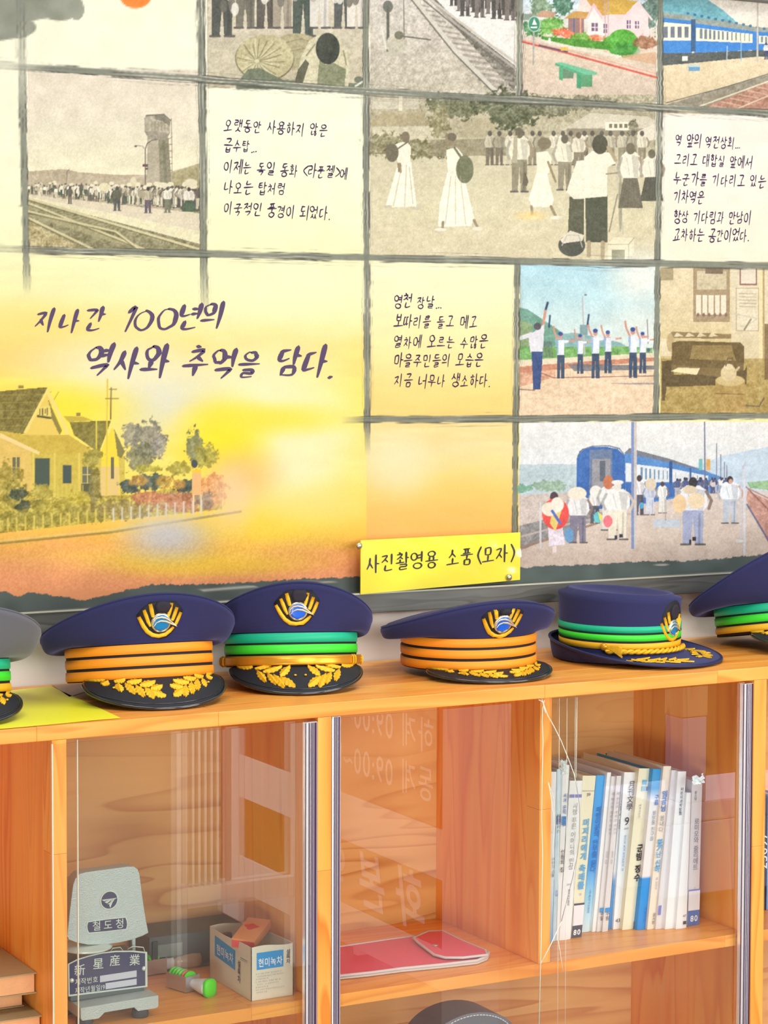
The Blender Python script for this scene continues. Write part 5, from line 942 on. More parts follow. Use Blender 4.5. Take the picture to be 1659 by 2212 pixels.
    if bands == 'orange':
        for a, b_ in ((.0015, .0142), (.0178, .0302), (.0335, .0462)): hoop(a, b_, .0012, M_ORG, 'braid', .0010)
    else:
        hoop(.0325, .0460, .0012, M_TEAL, 'braid', .0010); hoop(.0175, .0300, .0012, M_GRN, 'braid', .0010)
        if bands == 'green_yellow': hoop(.004, .0145, .0012, M_YELB, 'braid', .0012)
        if bands == 'green_strap':
            q = MB(); n = 60; prof = [(.0020, .0008), (.0050, .0016), (.0056, .0042), (.0048, .0054), (.0060, .0076), (.0048, .0098), (.0056, .0110), (.0050, .0136), (.0020, .0144)]; V = []; t1 = math.radians(86)
            for i in range(n + 1):
                ph = -t1 + 2 * t1 * i / n
                for a, z in prof: b_ = band(ph, a + .002); V.append((b_.x, b_.y, z + .0006))
            k = len(prof); q.add(V, [(i * k + j, (i + 1) * k + j, (i + 1) * k + j + 1, i * k + j + 1) for i in range(n) for j in range(k - 1)] + [tuple(range(k)), tuple(n * k + j for j in range(k))[::-1]])
            st = q.build('chin_strap', M_GSTR, C_, True)
            for s in (-1, 1):
                for da in (.98, .93, .89) if s < 0 else (.62, .66, .93):
                    ph = s * t1 * da; g = MB(); P = [band(ph + e, .009 if abs(z_) < .007 else .006) + Vector((0, 0, .0078 + z_)) for e, z_ in ((0, -.0072), (0, -.004), (0, 0), (0, .004), (0, .0072))]; g.tube(P, .0011, 6); g.build('keeper', M_GOLD, st, True)
                b_ = band(s * math.radians(89), .0062); Mx = Matrix.Translation(b_ + Vector((0, 0, .0080))) @ Matrix.Rotation(s * PI / 2, 4, 'Y')
                MB().lathe([(.0062, -.002), (.0064, .0012), (.0048, .0032), (.001, .0042)], 18, M=Mx).build('button', M_GOLD, C_, True)
    # visor: upper and lower sheet plus glossy piping on the edge
    NS, NT = 56, 9; V = []
    for off in (0, -.0022):
        for j in range(NT + 1):
            for i in range(NS + 1): q = visor(-1 + 2 * i / NS, j / NT); V.append((q.x, q.y, q.z + off))
    w_ = NS + 1; top = [(j * w_ + i, (j + 1) * w_ + i, (j + 1) * w_ + i + 1, j * w_ + i + 1) for j in range(NT) for i in range(NS)]; n0 = w_ * (NT + 1)
    Fc = top + [tuple(a + n0 for a in reversed(f_)) for f_ in top]; Fc += [(NT * w_ + i, NT * w_ + i + n0, NT * w_ + i + 1 + n0, NT * w_ + i + 1) for i in range(NS)]
    vz = obj('visor', V, Fc, M_VISOR, C_, True)
    MB().tube([visor(-1 + 2 * i / 60, 1) + Vector((0, 0, -.0010)) for i in range(61)], .0024, 8).build('visor_piping', M_PIPE, vz, True)
    MB().tube([visor(-.97 + 1.94 * i / 60, .90, .0004) for i in range(61)], .0006, 5).build('visor_stitch', M_PIPE, vz, True)
    # embroidered leaves
    def leaf(base, tip, wd, nm='embroidered_leaf'):
        """base/tip in visor millimetres: x across, t down the visor"""
        bx, by = base; tx, ty = tip; L_ = math.hypot(tx - bx, ty - by); dx, dy = (tx - bx) / L_, (ty - by) / L_; nx_, ny_ = -dy, dx
        cen, lft, rgt = [], [], []
        n = 9
        for i in range(n + 1):
            a = i / n; wv = wd * math.sin(PI * min(1, a * .92 + .05)) ** .8 * (1 - .25 * (i % 2)); cx_, cy_ = bx + dx * L_ * a, by + dy * L_ * a
            cen.append((cx_, cy_)); lft.append((cx_ + nx_ * wv, cy_ + ny_ * wv)); rgt.append((cx_ - nx_ * wv, cy_ - ny_ * wv))
        def m_(p, lift):
            x, tt = p; tt = max(0.02, min(.97, tt / (VL * 1000))); r0 = ax * 1000 + tt * VL * 600; s = math.asin(max(-.97, min(.97, x / r0))) / PH
            return visor(s, tt, lift)
        V = [m_(p, .0030) for p in cen] + [m_(p, .0010) for p in lft] + [m_(p, .0010) for p in rgt]; k = n + 1
        Fc = []
        for i in range(n): Fc += [(i, i + 1, k + i + 1, k + i), (i + 1, i, 2 * k + i, 2 * k + i + 1)]
        V += [m_(p, -.0004) for p in lft] + [m_(p, -.0004) for p in rgt]
        for i in range(n): Fc += [(k + i, k + i + 1, 3 * k + i + 1, 3 * k + i), (2 * k + i + 1, 2 * k + i, 4 * k + i, 4 * k + i + 1)]
        return obj(nm, V, Fc, M_GOLD, vz)
    def berry(x, t_):
        tt = max(0.02, min(.97, t_ / (VL * 1000))); s = math.asin(max(-.97, min(.97, x / (ax * 1000 + tt * VL * 600)))) / PH; q = visor(s, tt, .0012); MB().lathe([(.0003, -.0012), (.0018, -.0004), (.0020, .0004), (.0010, .0015)], 10, c=q).build('berry', M_GOLD, vz, True)
    k_ = VL * 1000 / 50.0
    for s in (-1, 1):
        if leaves == 'sprig':
            Ls = [((62, 8), (80, 14), 5), ((60, 14), (40, 2), 4.5), ((50, 20), (28, 8), 5), ((57, 18), (50, 36), 5.5), ((36, 24), (26, 42), 5.5), ((28, 26), (15, 8), 5.2), ((28, 28), (12, 40), 5.4), ((44, 22), (36, 38), 5)]
            bs = [(42, 34), (7, 24)]
        else:
            Ls = [((70, 3), (84, 3), 4.0), ((68, 8), (76, 18), 4.5), ((62, 10), (50, 4), 5), ((58, 14), (60, 28), 5.0), ((50, 14), (44, 30), 5.5), ((48, 12), (32, 8), 5), ((38, 18), (34, 34), 5.5), ((34, 18), (16, 12), 5), ((28, 22), (22, 36), 5.5), ((22, 24), (8, 20), 4.5), ((22, 28), (8, 34), 4.5)]
            bs = [(66, 24), (12, 26)]
        for a, b_, w in Ls: leaf((a[0] * s, a[1] * k_), ((a[0] + (b_[0] - a[0]) * 1.22) * s, (a[1] + (b_[1] - a[1]) * 1.15) * k_), w * 1.08)
        for a in bs: berry(a[0] * s, a[1] * k_)
    # badge on the front of the crown
    def face(x, z, lift=0.0):
        def pos(x, z):
            ph = 0.0
            lo, hi = 0.02, PI / 2
            for _ in range(4):
                lo, hi = 0.0, PI / 2
                for _ in range(11):
                    mth = (lo + hi) / 2
                    if side(ph, mth).z < z: lo = mth
                    else: hi = mth
                r = abs(side(ph, lo).y) + 1e-6; rr = side(ph, lo); cur = rr.x
                ph += (x - cur) / .11
            return side(ph, lo)
        p = pos(x, z); px = pos(x + .002, z); pz = pos(x, z + .002); n = (px - p).cross(pz - p).normalized()
        return p + n * lift
    badge(C_, face, hb + .5 * hf, scale, blue or M_BLUE)
    return C_

def badge(C_, face, zc, sc, blue, oval=False):
    k = .000158 * sc
    def P(x, y, lift): return face((x - 845) * k, zc + (515 - y) * k, lift)
    def slab(pts, l0, l1, m, nm, parent):
        n = len(pts); V = [P(x, y, l1) for x, y in pts] + [P(x, y, l0) for x, y in pts]
        tr = tessellate_polygon([[Vector((x, -y, 0)) for x, y in pts]]); Fc = [tuple(t_) for t_ in tr]
        # orientation
        a, b_, c = (V[i] for i in Fc[0]); nn = (b_ - a).cross(c - a); ref = P(845, 515, .01) - P(845, 515, 0)
        if nn.dot(ref) < 0: Fc = [f_[::-1] for f_ in Fc]
        Fc += [(i, i + n, (i + 1) % n + n, (i + 1) % n) for i in range(n)]
        return obj(nm, V, Fc, m, parent)
    def fan(pts, l0, l1, m, nm, parent, c=None):
        """convex-ish patch with inner rings so that it follows the cloth"""
        cx_, cy_ = c or (sum(p[0] for p in pts) / len(pts), sum(p[1] for p in pts) / len(pts)); V = []; n = len(pts)
        for r, l in ((1, l0), (.99, l1), (.7, l1), (.35, l1)): V += [P(cx_ + (x - cx_) * r, cy_ + (y - cy_) * r, l) for x, y in pts]
        V.append(P(cx_, cy_, l1)); Fc = [(a * n + i, a * n + (i + 1) % n, (a + 1) * n + (i + 1) % n, (a + 1) * n + i) for a in range(3) for i in range(n)] + [(3 * n + i, 3 * n + (i + 1) % n, 4 * n) for i in range(n)]
        return obj(nm, V, Fc, m, parent, True)
    def rib(pl, w, m, nm, parent, h=.0016, base=.0012):
        # rounded ribbon following pl
        n = len(pl); V = []; prof = [(-1, -.5), (-.8, .6), (0, 1.0), (.8, .6), (1, -.5)]
        for i, (x, y) in enumerate(pl):
            ax_, ay_ = pl[min(i + 1, n - 1)]; bx, by = pl[max(i - 1, 0)]; L_ = math.hypot(ax_ - bx, ay_ - by); nx_, ny_ = -(ay_ - by) / L_, (ax_ - bx) / L_
            ww = w[i] if hasattr(w, '__len__') else w
            for a, c in prof: V.append(P(x + nx_ * ww * a, y + ny_ * ww * a, base + h * c))
        Fc = [(i * 5 + j, i * 5 + j + 1, (i + 1) * 5 + j + 1, (i + 1) * 5 + j) for i in range(n - 1) for j in range(4)] + [tuple(range(5)), tuple((n - 1) * 5 + j for j in range(5))[::-1]]
        return obj(nm, V, Fc, m, parent, True)
    pad = [(870, 285), (920, 300), (965, 335), (1000, 380), (1038, 425), (1010, 500), (960, 590), (900, 645), (840, 655), (780, 640), (720, 590), (660, 520), (632, 450), (680, 390), (740, 340), (790, 300), (830, 285)]
    if oval: pad = [(845 + 150 * math.sin(w) * 1.25, 470 - 215 * math.cos(w)) for w in [2 * PI * i / 28 for i in range(28)]]
    B_ = fan(pad, -.0006, .0010, M_BLACK, 'cap_badge', C_)
    cap_ = [(785, 380), (800, 330), (830, 300), (880, 296), (915, 330), (925, 380), (900, 430), (850, 440), (800, 430)]
    fan(cap_, .0008, .0030, mat('badge_peak', (38, 34, 44), .8), 'raised_centre', B_)
    G = M_GOLD
    rib([(652, 462), (672, 500), (698, 545), (730, 588), (775, 620), (830, 630), (885, 620), (925, 590), (955, 560)], [14, 17, 18, 18, 18, 18, 18, 16, 10], G, 'wing_bar', B_)
    rib([(692, 408), (712, 455), (732, 505), (752, 545)], [14, 17, 16, 9], G, 'wing_bar', B_); rib([(742, 362), (755, 410), (768, 455), (772, 470)], [16, 19, 17, 13], G, 'wing_bar', B_)
    rib([(926, 360), (918, 405), (908, 450), (902, 470)], [16, 18, 16, 13], G, 'wing_bar', B_); rib([(976, 398), (962, 445), (946, 490), (938, 505)], [15, 17, 16, 13], G, 'wing_bar', B_); rib([(1014, 440), (996, 485), (976, 530), (962, 548)], [13, 16, 15, 10], G, 'wing_bar', B_)
    circ = [(842 + 84 * math.sin(w), 518 - 80 * math.cos(w)) for w in [2 * PI * i / 32 for i in range(32)]]
    fan(circ, .0008, .0024, M_SILV, 'disc_rim', B_); ci = [(842 + 70 * math.sin(w), 520 - 66 * math.cos(w)) for w in [2 * PI * i / 32 for i in range(32)]]
    fan(ci, .0020, .0028, blue, 'disc', B_)
    rib([(772, 530), (776, 500), (800, 478), (840, 472), (880, 482), (925, 510), (975, 550)], [2, 5, 7, 8, 8, 7, 2], M_SILV, 'swoosh', B_, .0010, .0030)
    rib([(778, 545), (800, 515), (835, 502), (880, 508), (930, 530), (978, 552)], [2, 5, 7, 9, 8, 2], M_SILV, 'swoosh', B_, .0010, .0030)
    rib([(792, 572), (806, 582), (822, 588)], 4, M_SILV, 'arc_mark', B_, .0008, .0028); rib([(846, 588), (870, 582), (892, 566)], 4, M_SILV, 'arc_mark', B_, .0008, .0028)

peaked_cap('navy peaked cap with three orange braids, standing left of the gold chin-strapped cap', 303, -.138, 24, .132, .112, .104, tilt=8.5, lean=0, bands='orange', hf=.054, hs=.000, droop=.040, VL=.042, blue=M_AQUA, ax=.098, ay=.094)
peaked_cap('navy peaked cap with green braids, gold chin strap and spread leaf sprigs', 629, -.115, 9, .115, .104, .094, tilt=8, lean=0, bands='green_strap', leaves='sprig', hf=.058, hs=-.003, droop=.038, VL=.044, ax=.092, ay=.092)
peaked_cap('flat navy peaked cap with three orange braids beside the soft green-banded hat', 1012, -.150, 27, .129, .110, .116, tilt=1.0, lean=0, bands='orange', hf=.042, hs=-.005, droop=.012, VL=.042, ax=.098, ay=.094, scale=1.05)
peaked_cap('navy peaked cap with teal, green and yellow braids at the right picture edge', 1672, -.130, 30, .140, .118, .108, tilt=10, lean=0, bands='green_yellow', hf=.080, hs=-.008, droop=.034, VL=.050)
peaked_cap('peaked cap with gold leaves, cut off by the left picture edge', -128, -.150, 24, .131, .112, .108, tilt=8.5, bands='green_yellow', hf=.058, hs=.010, droop=.036, VL=.045, wool=mat('lit_grey_wool', (92, 92, 100), .85, bump=.35, bscale=900, sheen=.2))  # crown greyed to carry the light sheen in its colour

# ---- the soft hat with an upturned brim
def round_hat():
    psi = math.radians(52); f = Vector((-.4822, -.8744, 0)) * math.cos(psi) + Vector((.8744, -.4822, 0)) * math.sin(psi); hd = math.atan2(f.x, -f.y)
    p = at(1338, 1400, 1, -.128)
    H = thing('round_hat', 'navy felt hat with upturned brim, green braids and twisted gold cord', 'hat', (p.x, -.128, .9005), (0, 0, hd))
    A, B = .086, .094
    def el(ph, r): return Vector(((A + r) * math.sin(ph), -(B + r) * math.cos(ph), 0))
    NP = 96
    def crown(ph, z):   # radius trend up the crown
        t = (z - .018) / .080; q = el(ph, -.001 + .0030 * t); q.z = z; return q
    zt = .103; rings = []
    def ztop(ph): return zt + .004 * math.cos(ph + 2.2)
    for k in range(14): rings.append([crown(2 * PI * i / NP, .016 + (ztop(2 * PI * i / NP) - .022) * k / 13) for i in range(NP)])
    for o_, e_ in ((-.0085, -.0025), (-.011, .0), (-.015, .0006), (-.021, -.0006), (-.030, -.0035), (-.045, -.0065), (-.065, -.008)):
        L_ = []
        for i in range(NP): ph = 2 * PI * i / NP; q = el(ph, o_); q.z = ztop(ph) + e_; L_.append(q)
        rings.append(L_)
    n = len(rings); V = [q for L_ in rings for q in L_] + [Vector((0, 0, zt - .009))]
    Fc = [(k * NP + i, k * NP + (i + 1) % NP, (k + 1) * NP + (i + 1) % NP, (k + 1) * NP + i) for k in range(n - 1) for i in range(NP)] + [((n - 1) * NP + i, (n - 1) * NP + (i + 1) % NP, n * NP) for i in range(NP)]
    obj('crown', V, Fc, M_NAVY, H, True)
    # brim: flat and long in front, rolled up at the sides and back
    def brim(ph, t_):
        fr_ = (0.5 + 0.5 * math.cos(ph)) ** 1.6; L_ = .020 + .048 * fr_; up = .032 * (1 - fr_) ** 1.2
        d = Vector((math.sin(ph), -math.cos(ph), 0)); q = el(ph, -.001) + d * (L_ * (t_ if fr_ > .3 else t_ ** .6) * (1 - .25 * (1 - fr_) * t_))
        q.z = .016 - .014 * math.sin(min(1, t_ * 2) * PI / 2) * (1 - fr_ * .55) + up * max(0, t_ - .35) ** 1.1 / .65 ** 1.1 - .004 * fr_ * t_ * t_
        return q
    NT = 12; V = []
    for off in (0, -.003):
        for j in range(NT + 1):
            for i in range(NP): q = brim(2 * PI * i / NP, j / NT); V.append(q + Vector((0, 0, off)))
    n0 = NP * (NT + 1); top = [(j * NP + i, (j + 1) * NP + i, (j + 1) * NP + (i + 1) % NP, j * NP + (i + 1) % NP) for j in range(NT) for i in range(NP)]
    Fc = top + [tuple(a + n0 for a in reversed(f_)) for f_ in top] + [(NT * NP + i, NT * NP + i + n0, NT * NP + (i + 1) % NP + n0, NT * NP + (i + 1) % NP) for i in range(NP)]
    zmin = min(v[2] for v in V); H.location.z = .9 - zmin + .0006
    br = obj('brim', V, Fc, M_NAVY, H, True)
    MB().tube([brim(2 * PI * i / 72, 1) + Vector((0, 0, -.0015)) for i in range(72)], .0024, 8, True).build('brim_binding', mat('navy_binding', (30, 34, 78), .5), br, True)
    def hoop(z0, z1, m, nm='braid'):
        V = []; prof = [(z0, -.001), (z0 + .0004, .0016), (z1 - .0004, .0016), (z1, -.001)]
        for i in range(NP):
            ph = 2 * PI * i / NP; d = Vector((math.sin(ph), -math.cos(ph), 0))
            for z, r in prof: V.append(crown(ph, z) + d * r)
        obj(nm, V, [(i * 4 + j, ((i + 1) % NP) * 4 + j, ((i + 1) % NP) * 4 + j + 1, i * 4 + j + 1) for i in range(NP) for j in range(3)], m, H, True)
    hoop(.0225, .0325, M_YELB); hoop(.0325, .0352, M_BLACK, 'band_line'); hoop(.0352, .0450, M_GRN); hoop(.0450, .0475, M_BLACK, 'band_line'); hoop(.0475, .0575, M_TEAL)
    def face(x, z, lift=0):
        ph = x / .094; d = Vector((math.sin(ph), -math.cos(ph), 0)); return crown(ph, z) + d * lift
    badge(H, face, .053, 1.0, M_AQUA, oval=True)
    # twisted cord round the front, button and tassel at the left side
    cord = []; n = 90
    for st in range(2):
        q = MB(); P = []
        for i in range(n + 1):
            ph = math.radians(-72 + 100 * i / n); w = i * .55 + st * PI; d = Vector((math.sin(ph), -math.cos(ph), 0)); P.append(crown(ph, .0205) + d * (.0052 + .0018 * math.cos(w)) + Vector((0, 0, .0018 * math.sin(w))))
        q.tube(P, .0025, 6); q.build('cord_strand', M_GOLD, H, True)
    ph = math.radians(-74); d = Vector((math.sin(ph), -math.cos(ph), 0)); c = crown(ph, .0265) + d * .004
    Mx = Matrix.Translation(c) @ d.to_track_quat('Z', 'Y').to_matrix().to_4x4(); MB().lathe([(.0052, -.003), (.0056, .001), (.0040, .0026), (.001, .0032)], 20, M=Mx).build('button', M_GSTR, H, True)
    q = MB(); g = random.Random(2)
    for k in range(44):
        a = g.uniform(-1, 1); P = [c + d * .003 + Vector((0, 0, -.001))]
        tx = Vector((math.cos(ph), math.sin(ph), 0))
        for s in range(1, 6): t_ = s / 5; P.append(c + d * (.003 + .003 * t_) + tx * (.004 + .026 * t_ + g.uniform(-.001, .001)) + Vector((0, 0, .0085 * a * t_ - .006 * t_ * t_)))
        q.tube(P, .00055, 4)
    q.build('tassel', M_GOLD, H, True)['kind'] = 'stuff'
    # embroidery on the front of the brim
    def leafb(a0, t0, a1, t1, wd):
        n = 8; cen = []; V = []; rows_ = []
        for i in range(n + 1):
            a = i / n; ph = math.radians(a0 + (a1 - a0) * a); tt = t0 + (t1 - t0) * a; q = brim(ph, tt); cen.append(q)
        dr = (cen[-1] - cen[0]).normalized(); nrm = dr.cross(Vector((0, 0, 1))).normalized()
        for i, q in enumerate(cen):
            w = wd * math.sin(PI * min(1, i / n * .92 + .05)) * (1 - .3 * (i % 2)); V += [q + nrm * w + Vector((0, 0, .001)), q + Vector((0, 0, .0028)), q - nrm * w + Vector((0, 0, .001))]
        obj('embroidered_leaf', V, [(i * 3 + j, (i + 1) * 3 + j, (i + 1) * 3 + j + 1, i * 3 + j + 1) for i in range(n) for j in range(2)], M_GOLD, br)
    for s in (-1, 1):
        for (a0, t0, a1, t1) in [(50, .28, 40, .42), (46, .30, 34, .22), (44, .45, 36, .68), (38, .38, 26, .30), (36, .50, 30, .76), (30, .40, 20, .30), (28, .52, 20, .80), (22, .44, 12, .34), (20, .56, 10, .82), (16, .5, 6, .56), (54, .34, 50, .60)]: leafb(a0 * s, t0, a1 * s, t1, .0066)
round_hat()
# ================================================================== BOOKS on the middle shelf
BK_G = 'books leaning on the right-hand shelf'
M_PAGE = mat('book_pages', (226, 218, 204), .85, bump=.5, bscale=600, var=.06, vscale=300)
INK_K = mat('ink_black', (36, 32, 44), .6); INK_B = mat('ink_blue', (40, 110, 190), .6); INK_L = mat('ink_light_blue', (90, 170, 225), .6); INK_G = mat('ink_grey', (140, 140, 156), .6); INK_W = mat('ink_white', (240, 244, 248), .6)
def bpx(x, y): return 1180 + x / 4.608, 1620 + y / 4.608
def grad_mat(name, stops, axis='z', z0=.5, z1=.74):
    m, t, b = nt(name); N = t.nodes; L = t.links; tc = N.new('ShaderNodeTexCoord'); sp = N.new('ShaderNodeSeparateXYZ'); L.new(tc.outputs['Object'], sp.inputs[0])
    mr = N.new('ShaderNodeMapRange'); mr.inputs[1].default_value = 0; mr.inputs[2].default_value = z1 - z0; L.new(sp.outputs['Z'], mr.inputs[0])
    rp = N.new('ShaderNodeValToRGB'); e = rp.color_ramp.elements; e[0].position = stops[0][0]; e[0].color = lin(stops[0][1]); e[1].position = stops[-1][0]; e[1].color = lin(stops[-1][1])
    for p, c in stops[1:-1]: q = e.new(p); q.color = lin(c)
    L.new(mr.outputs[0], rp.inputs[0]); L.new(rp.outputs[0], b.inputs['Base Color']); b.inputs['Roughness'].default_value = .4; return m
def book(label, TL, TR, BL, BR, vt, vb, m, texts=(), marks=(), depth=.150, back=0.0, vt2=None):
    """quad of the spine measured on the shelf, pushed back to give the book its depth"""
    uB, vB = bpx((BL + BR) / 2, vb); y = at(uB, vB, 2, .5).y + back; y = max(-.290, min(-.16, y))
    def P(x, v): u, w = bpx(x, v); return at(u, w, 1, y)
    bl, br_, tl, tr_ = P(BL, vb), P(BR, vb), P(TL, vt), P(TR, vt2 or vt)
    bl.z = br_.z = .5003; o = Vector((bl.x, y, .5)); g = .0002
    T = thing('book', label, 'book', o, None, BK_G)
    qd = [bl - o + Vector((g, 0, 0)), br_ - o - Vector((g, 0, 0)), tr_ - o - Vector((g, 0, 0)), tl - o + Vector((g, 0, 0))]
    th = .0011; ux = (qd[1] - qd[0]).normalized()
    def lerp4(a, c): return (qd[0] * (1 - a) + qd[1] * a) * (1 - c) + (qd[3] * (1 - a) + qd[2] * a) * c
    w_ = (qd[1] - qd[0]).length; ta = min(.25, th / w_)
    q = MB(); Y = Vector((0, 1, 0))
    def slab(a0, a1, c0, c1, y0, y1, rnd=0):
        A = [lerp4(a0, c0), lerp4(a1, c0), lerp4(a1, c1), lerp4(a0, c1)]
        q.add([p + Y * y0 for p in A] + [p + Y * y1 for p in A], [(0, 1, 2, 3), (7, 6, 5, 4), (0, 4, 5, 1), (1, 5, 6, 2), (2, 6, 7, 3), (3, 7, 4, 0)])
    slab(0, ta, 0, 1, .0006, depth); slab(1 - ta, 1, 0, 1, .0006, depth)
    # gently rounded spine
    n = 6; V = []
    for c in (0, 1):
        for i in range(n + 1): a = i / n; V.append(lerp4(a, c) + Y * (-.0012 * math.sin(PI * a) * min(1, w_ / .02) + .0004))
        for i in range(n + 1): a = i / n; V.append(lerp4(a, c) + Y * .0016)
    k = n + 1; Fc = [(i, i + 1, 2 * k + i + 1, 2 * k + i) for i in range(n)] + [(i + 1, i, k + i, k + i + 1) for i in range(n)] + [(2 * k + i, 2 * k + i + 1, 3 * k + i + 1, 3 * k + i) for i in range(n)]
    q.add(V, Fc); cv = q.build('cover', m, T)
    q = MB(); slab(ta, 1 - ta, .006, .988, .0016, depth - .002); q.build('pages', M_PAGE, T)
    up = ((qd[3] + qd[2]) - (qd[0] + qd[1])); H_ = up.length / 2; up.normalize(); mid = lambda a, c: lerp4(a, c) + Y * -.0016
    for mk in marks:      # (a0,a1,c0,c1,material[,name])
        q = MB(); a0, a1, c0, c1 = mk[:4]; A = [mid(a0, c0), mid(a1, c0), mid(a1, c1), mid(a0, c1)]; q.add(A, [(0, 1, 2, 3)]); q.build(mk[5] if len(mk) > 5 else 'spine_label', mk[4], T)
    for tx in texts:      # (string, a, c_top, size as part of height, ink, bold)
        s_, a, c, sz, ink = tx[:5]; bold = tx[5] if len(tx) > 5 else 0; ln = tx[6] if len(tx) > 6 else None
        q = MB(); hs_ = sz * H_; o_ = mid(a, c) + Y * -.0002
        if s_.isascii(): text_into(q, s_, o_ - ux * (len(s_) * .29 * hs_), ux, up, NW, hs_, None, bold, 0, 0)
        else:
            tot = sum(.98 if is_wide(ch) else .42 if ch == ' ' else .6 for ch in s_) * hs_
            text_into(q, s_, o_, ux, up, NW, hs_, (ln * H_) if ln else None, bold, 0, .02, vertical=True)
        q.build('spine_title', ink, T)
WHT = mat('cover_white', (236, 240, 244), .4, var=.02, vscale=12); WBL = mat('cover_pale_blue', (206, 226, 240), .4, var=.08, vscale=20); CRM = mat('cover_cream', (234, 230, 204), .45); GRY = mat('cover_grey_white', (220, 218, 222), .45)
LBL = mat('label_dark', (70, 74, 96), .4); LBW = mat('label_white', (232, 232, 240), .5); LBB = mat('label_blue', (92, 122, 190), .4); BLU = mat('cover_blue', (50, 150, 226), .4); VIO = mat('label_violet', (126, 132, 206), .4); LTQ = mat('disc_pale_blue', (150, 200, 230), .4)
book('pale blue-white book, leftmost in the row, partly behind the divider', 52, 104, 30, 62, 218, 1915, grad_mat('cover_g1', [(0, (110, 170, 220)), (.35, (206, 226, 240)), (1, (236, 240, 244))]), [('이야기 스물', .6, .5, .022, INK_K)], depth=.16)
book('thin blue and white mottled book beside the leftmost book', 108, 163, 64, 98, 190, 1905, mat('cover_mottle', (190, 216, 236), .4, var=.25, vscale=60), [('백제 사소', .5, .74, .026, INK_K), ('소설', .5, .3, .02, INK_B)], [(.1, .9, .68, .73, LBB)])
book('white book with crumpled plastic jacket and blue title, third from the left', 165, 234, 100, 127, 150, 1900, WHT, [('세계 문학 전집', .5, .84, .028, INK_B, .01), ('인형의 집', .5, .52, .03, INK_K, .01)], [(.1, .85, .66, .71, BLU)], depth=.148)
book('wide white book with violet strip and round portrait on the spine', 237, 362, 129, 243, 306, 1892, WHT, [('시청 푸른 어머니의 인상', .5, .86, .040, INK_G, 0, .42), ('한국시인협회', .5, .32, .018, INK_K), ('2005', .45, .345, .016, INK_G)], [(.02, .98, .895, .915, VIO)])
book('cream book numbered 39 with light blue title and library label 80', 364, 497, 245, 345, 256, 1866, CRM, [('39', .52, .875, .028, INK_K), ('머저리에게 축배를', .5, .735, .052, INK_L, .03, .44), ('외', .5, .275, .02, INK_L), ('80', .45, .018, .045, INK_W, .03)], [(0, 1, .0, .075, LBL), (0, 1, .075, .2, LBW), (0, 1, .2, .212, LBL), (.0, 1, .905, .908, INK_G, 'printed_line')])
book('bright blue book fading to white at its foot', 500, 605, 347, 455, 252, 1812, grad_mat('cover_g2', [(0, (214, 234, 242)), (.22, (150, 208, 238)), (.42, (40, 150, 236)), (1, (66, 166, 236))]), [('패랭이꽃의 안부를 묻다', .45, .80, .043, mat('ink_deep_blue', (20, 96, 176), .6), .005, .42), ('(사)한국시인협회', .4, .27, .020, INK_B)])
book('thin plain white booklet right of the bright blue book', 608, 648, 457, 500, 224, 1812, WHT)
book('thin grey-white book, left one of the twin volumes', 650, 702, 502, 555, 262, 1810, GRY, [('내 밖으로 흐르는 이야기', .5, .9, .021, INK_G, 0, .28), ('남성희 방랑', .4, .52, .016, INK_G), ('수필', .55, .13, .03, INK_K)], [(.1, .9, .125, .155, BLU)])
book('thin grey-white book, right one of the twin volumes', 704, 750, 557, 615, 258, 1810, GRY, [('내 안으로 흐르는 이야기', .5, .9, .021, INK_G, 0, .28), ('남성희 방랑', .4, .52, .016, INK_G), ('수필', .55, .13, .03, INK_K)], [(.1, .9, .125, .155, BLU)])
book('narrow white and blue book with black brush title', 752, 776, 617, 664, 326, 1784, grad_mat('cover_g3', [(0, (60, 140, 210)), (.3, (90, 160, 220)), (.36, (232, 236, 240)), (.9, (232, 236, 240)), (1, (120, 190, 230))]), [('그칠 수 없는', .45, .88, .034, INK_K)])
book('white monthly literature book marked 9 and 439', 778, 910, 666, 748, 222, 1784, grad_mat('cover_g4', [(0, (240, 242, 246)), (.5, (214, 228, 242)), (.8, (236, 238, 242)), (1, (236, 238, 242))]), [('月刊文學', .56, .945, .050, INK_K, 0, .19), ('9', .46, .665, .072, INK_K), ('2005', .46, .637, .016, INK_K), ('창간호 특집 한국문학의 길', .42, .6, .019, INK_B), ('439', .56, .045, .034, INK_K)])
book('thick cream book titled in bold black', 925, 1062, 757, 900, 184, 1786, CRM, [('세계시인선', .3, .78, .018, INK_G), ('군밤 장수', .62, .53, .052, INK_K, .035, .235), ('웅진', .78, .05, .03, INK_K)], [(.30, .60, .90, .93, mat('label_sky', (110, 180, 220), .4)), (.28, .56, .86, .89, LTQ), (.62, .86, .862, .888, LBB)])
book('white and blue book with a cloud-shaped blue foot', 1064, 1160, 902, 1003, 188, 1788, grad_mat('cover_g5', [(0, (22, 140, 228)), (.32, (30, 150, 232)), (.335, (236, 232, 234)), (.8, (232, 236, 240)), (.88, (60, 165, 228)), (1, (40, 150, 220))]), [('구름', .6, .84, .034, INK_B, .02), ('물방울 친구들', .5, .74, .03, INK_G), ('국민서관', .6, .14, .024, INK_B)])
book('cream book with light blue title, tallest on the shelf', 1168, 1246, 1005, 1082, 162, 1786, mat('cover_pinkcream', (238, 226, 210), .45), [('임금님', .4, .85, .044, INK_B, .03), ('봄내다', .4, .70, .036, INK_G), ('쫓겨난 신하', .42, .55, .044, INK_L, .03, .2), ('글 장원수', .5, .32, .018, INK_G), ('글사랑', .6, .10, .024, INK_K)], depth=.15)
book('white book with small violet patch near its foot', 1250, 1308, 1087, 1180, 202, 1782, GRY, [], [(.05, .35, .09, .15, VIO)])
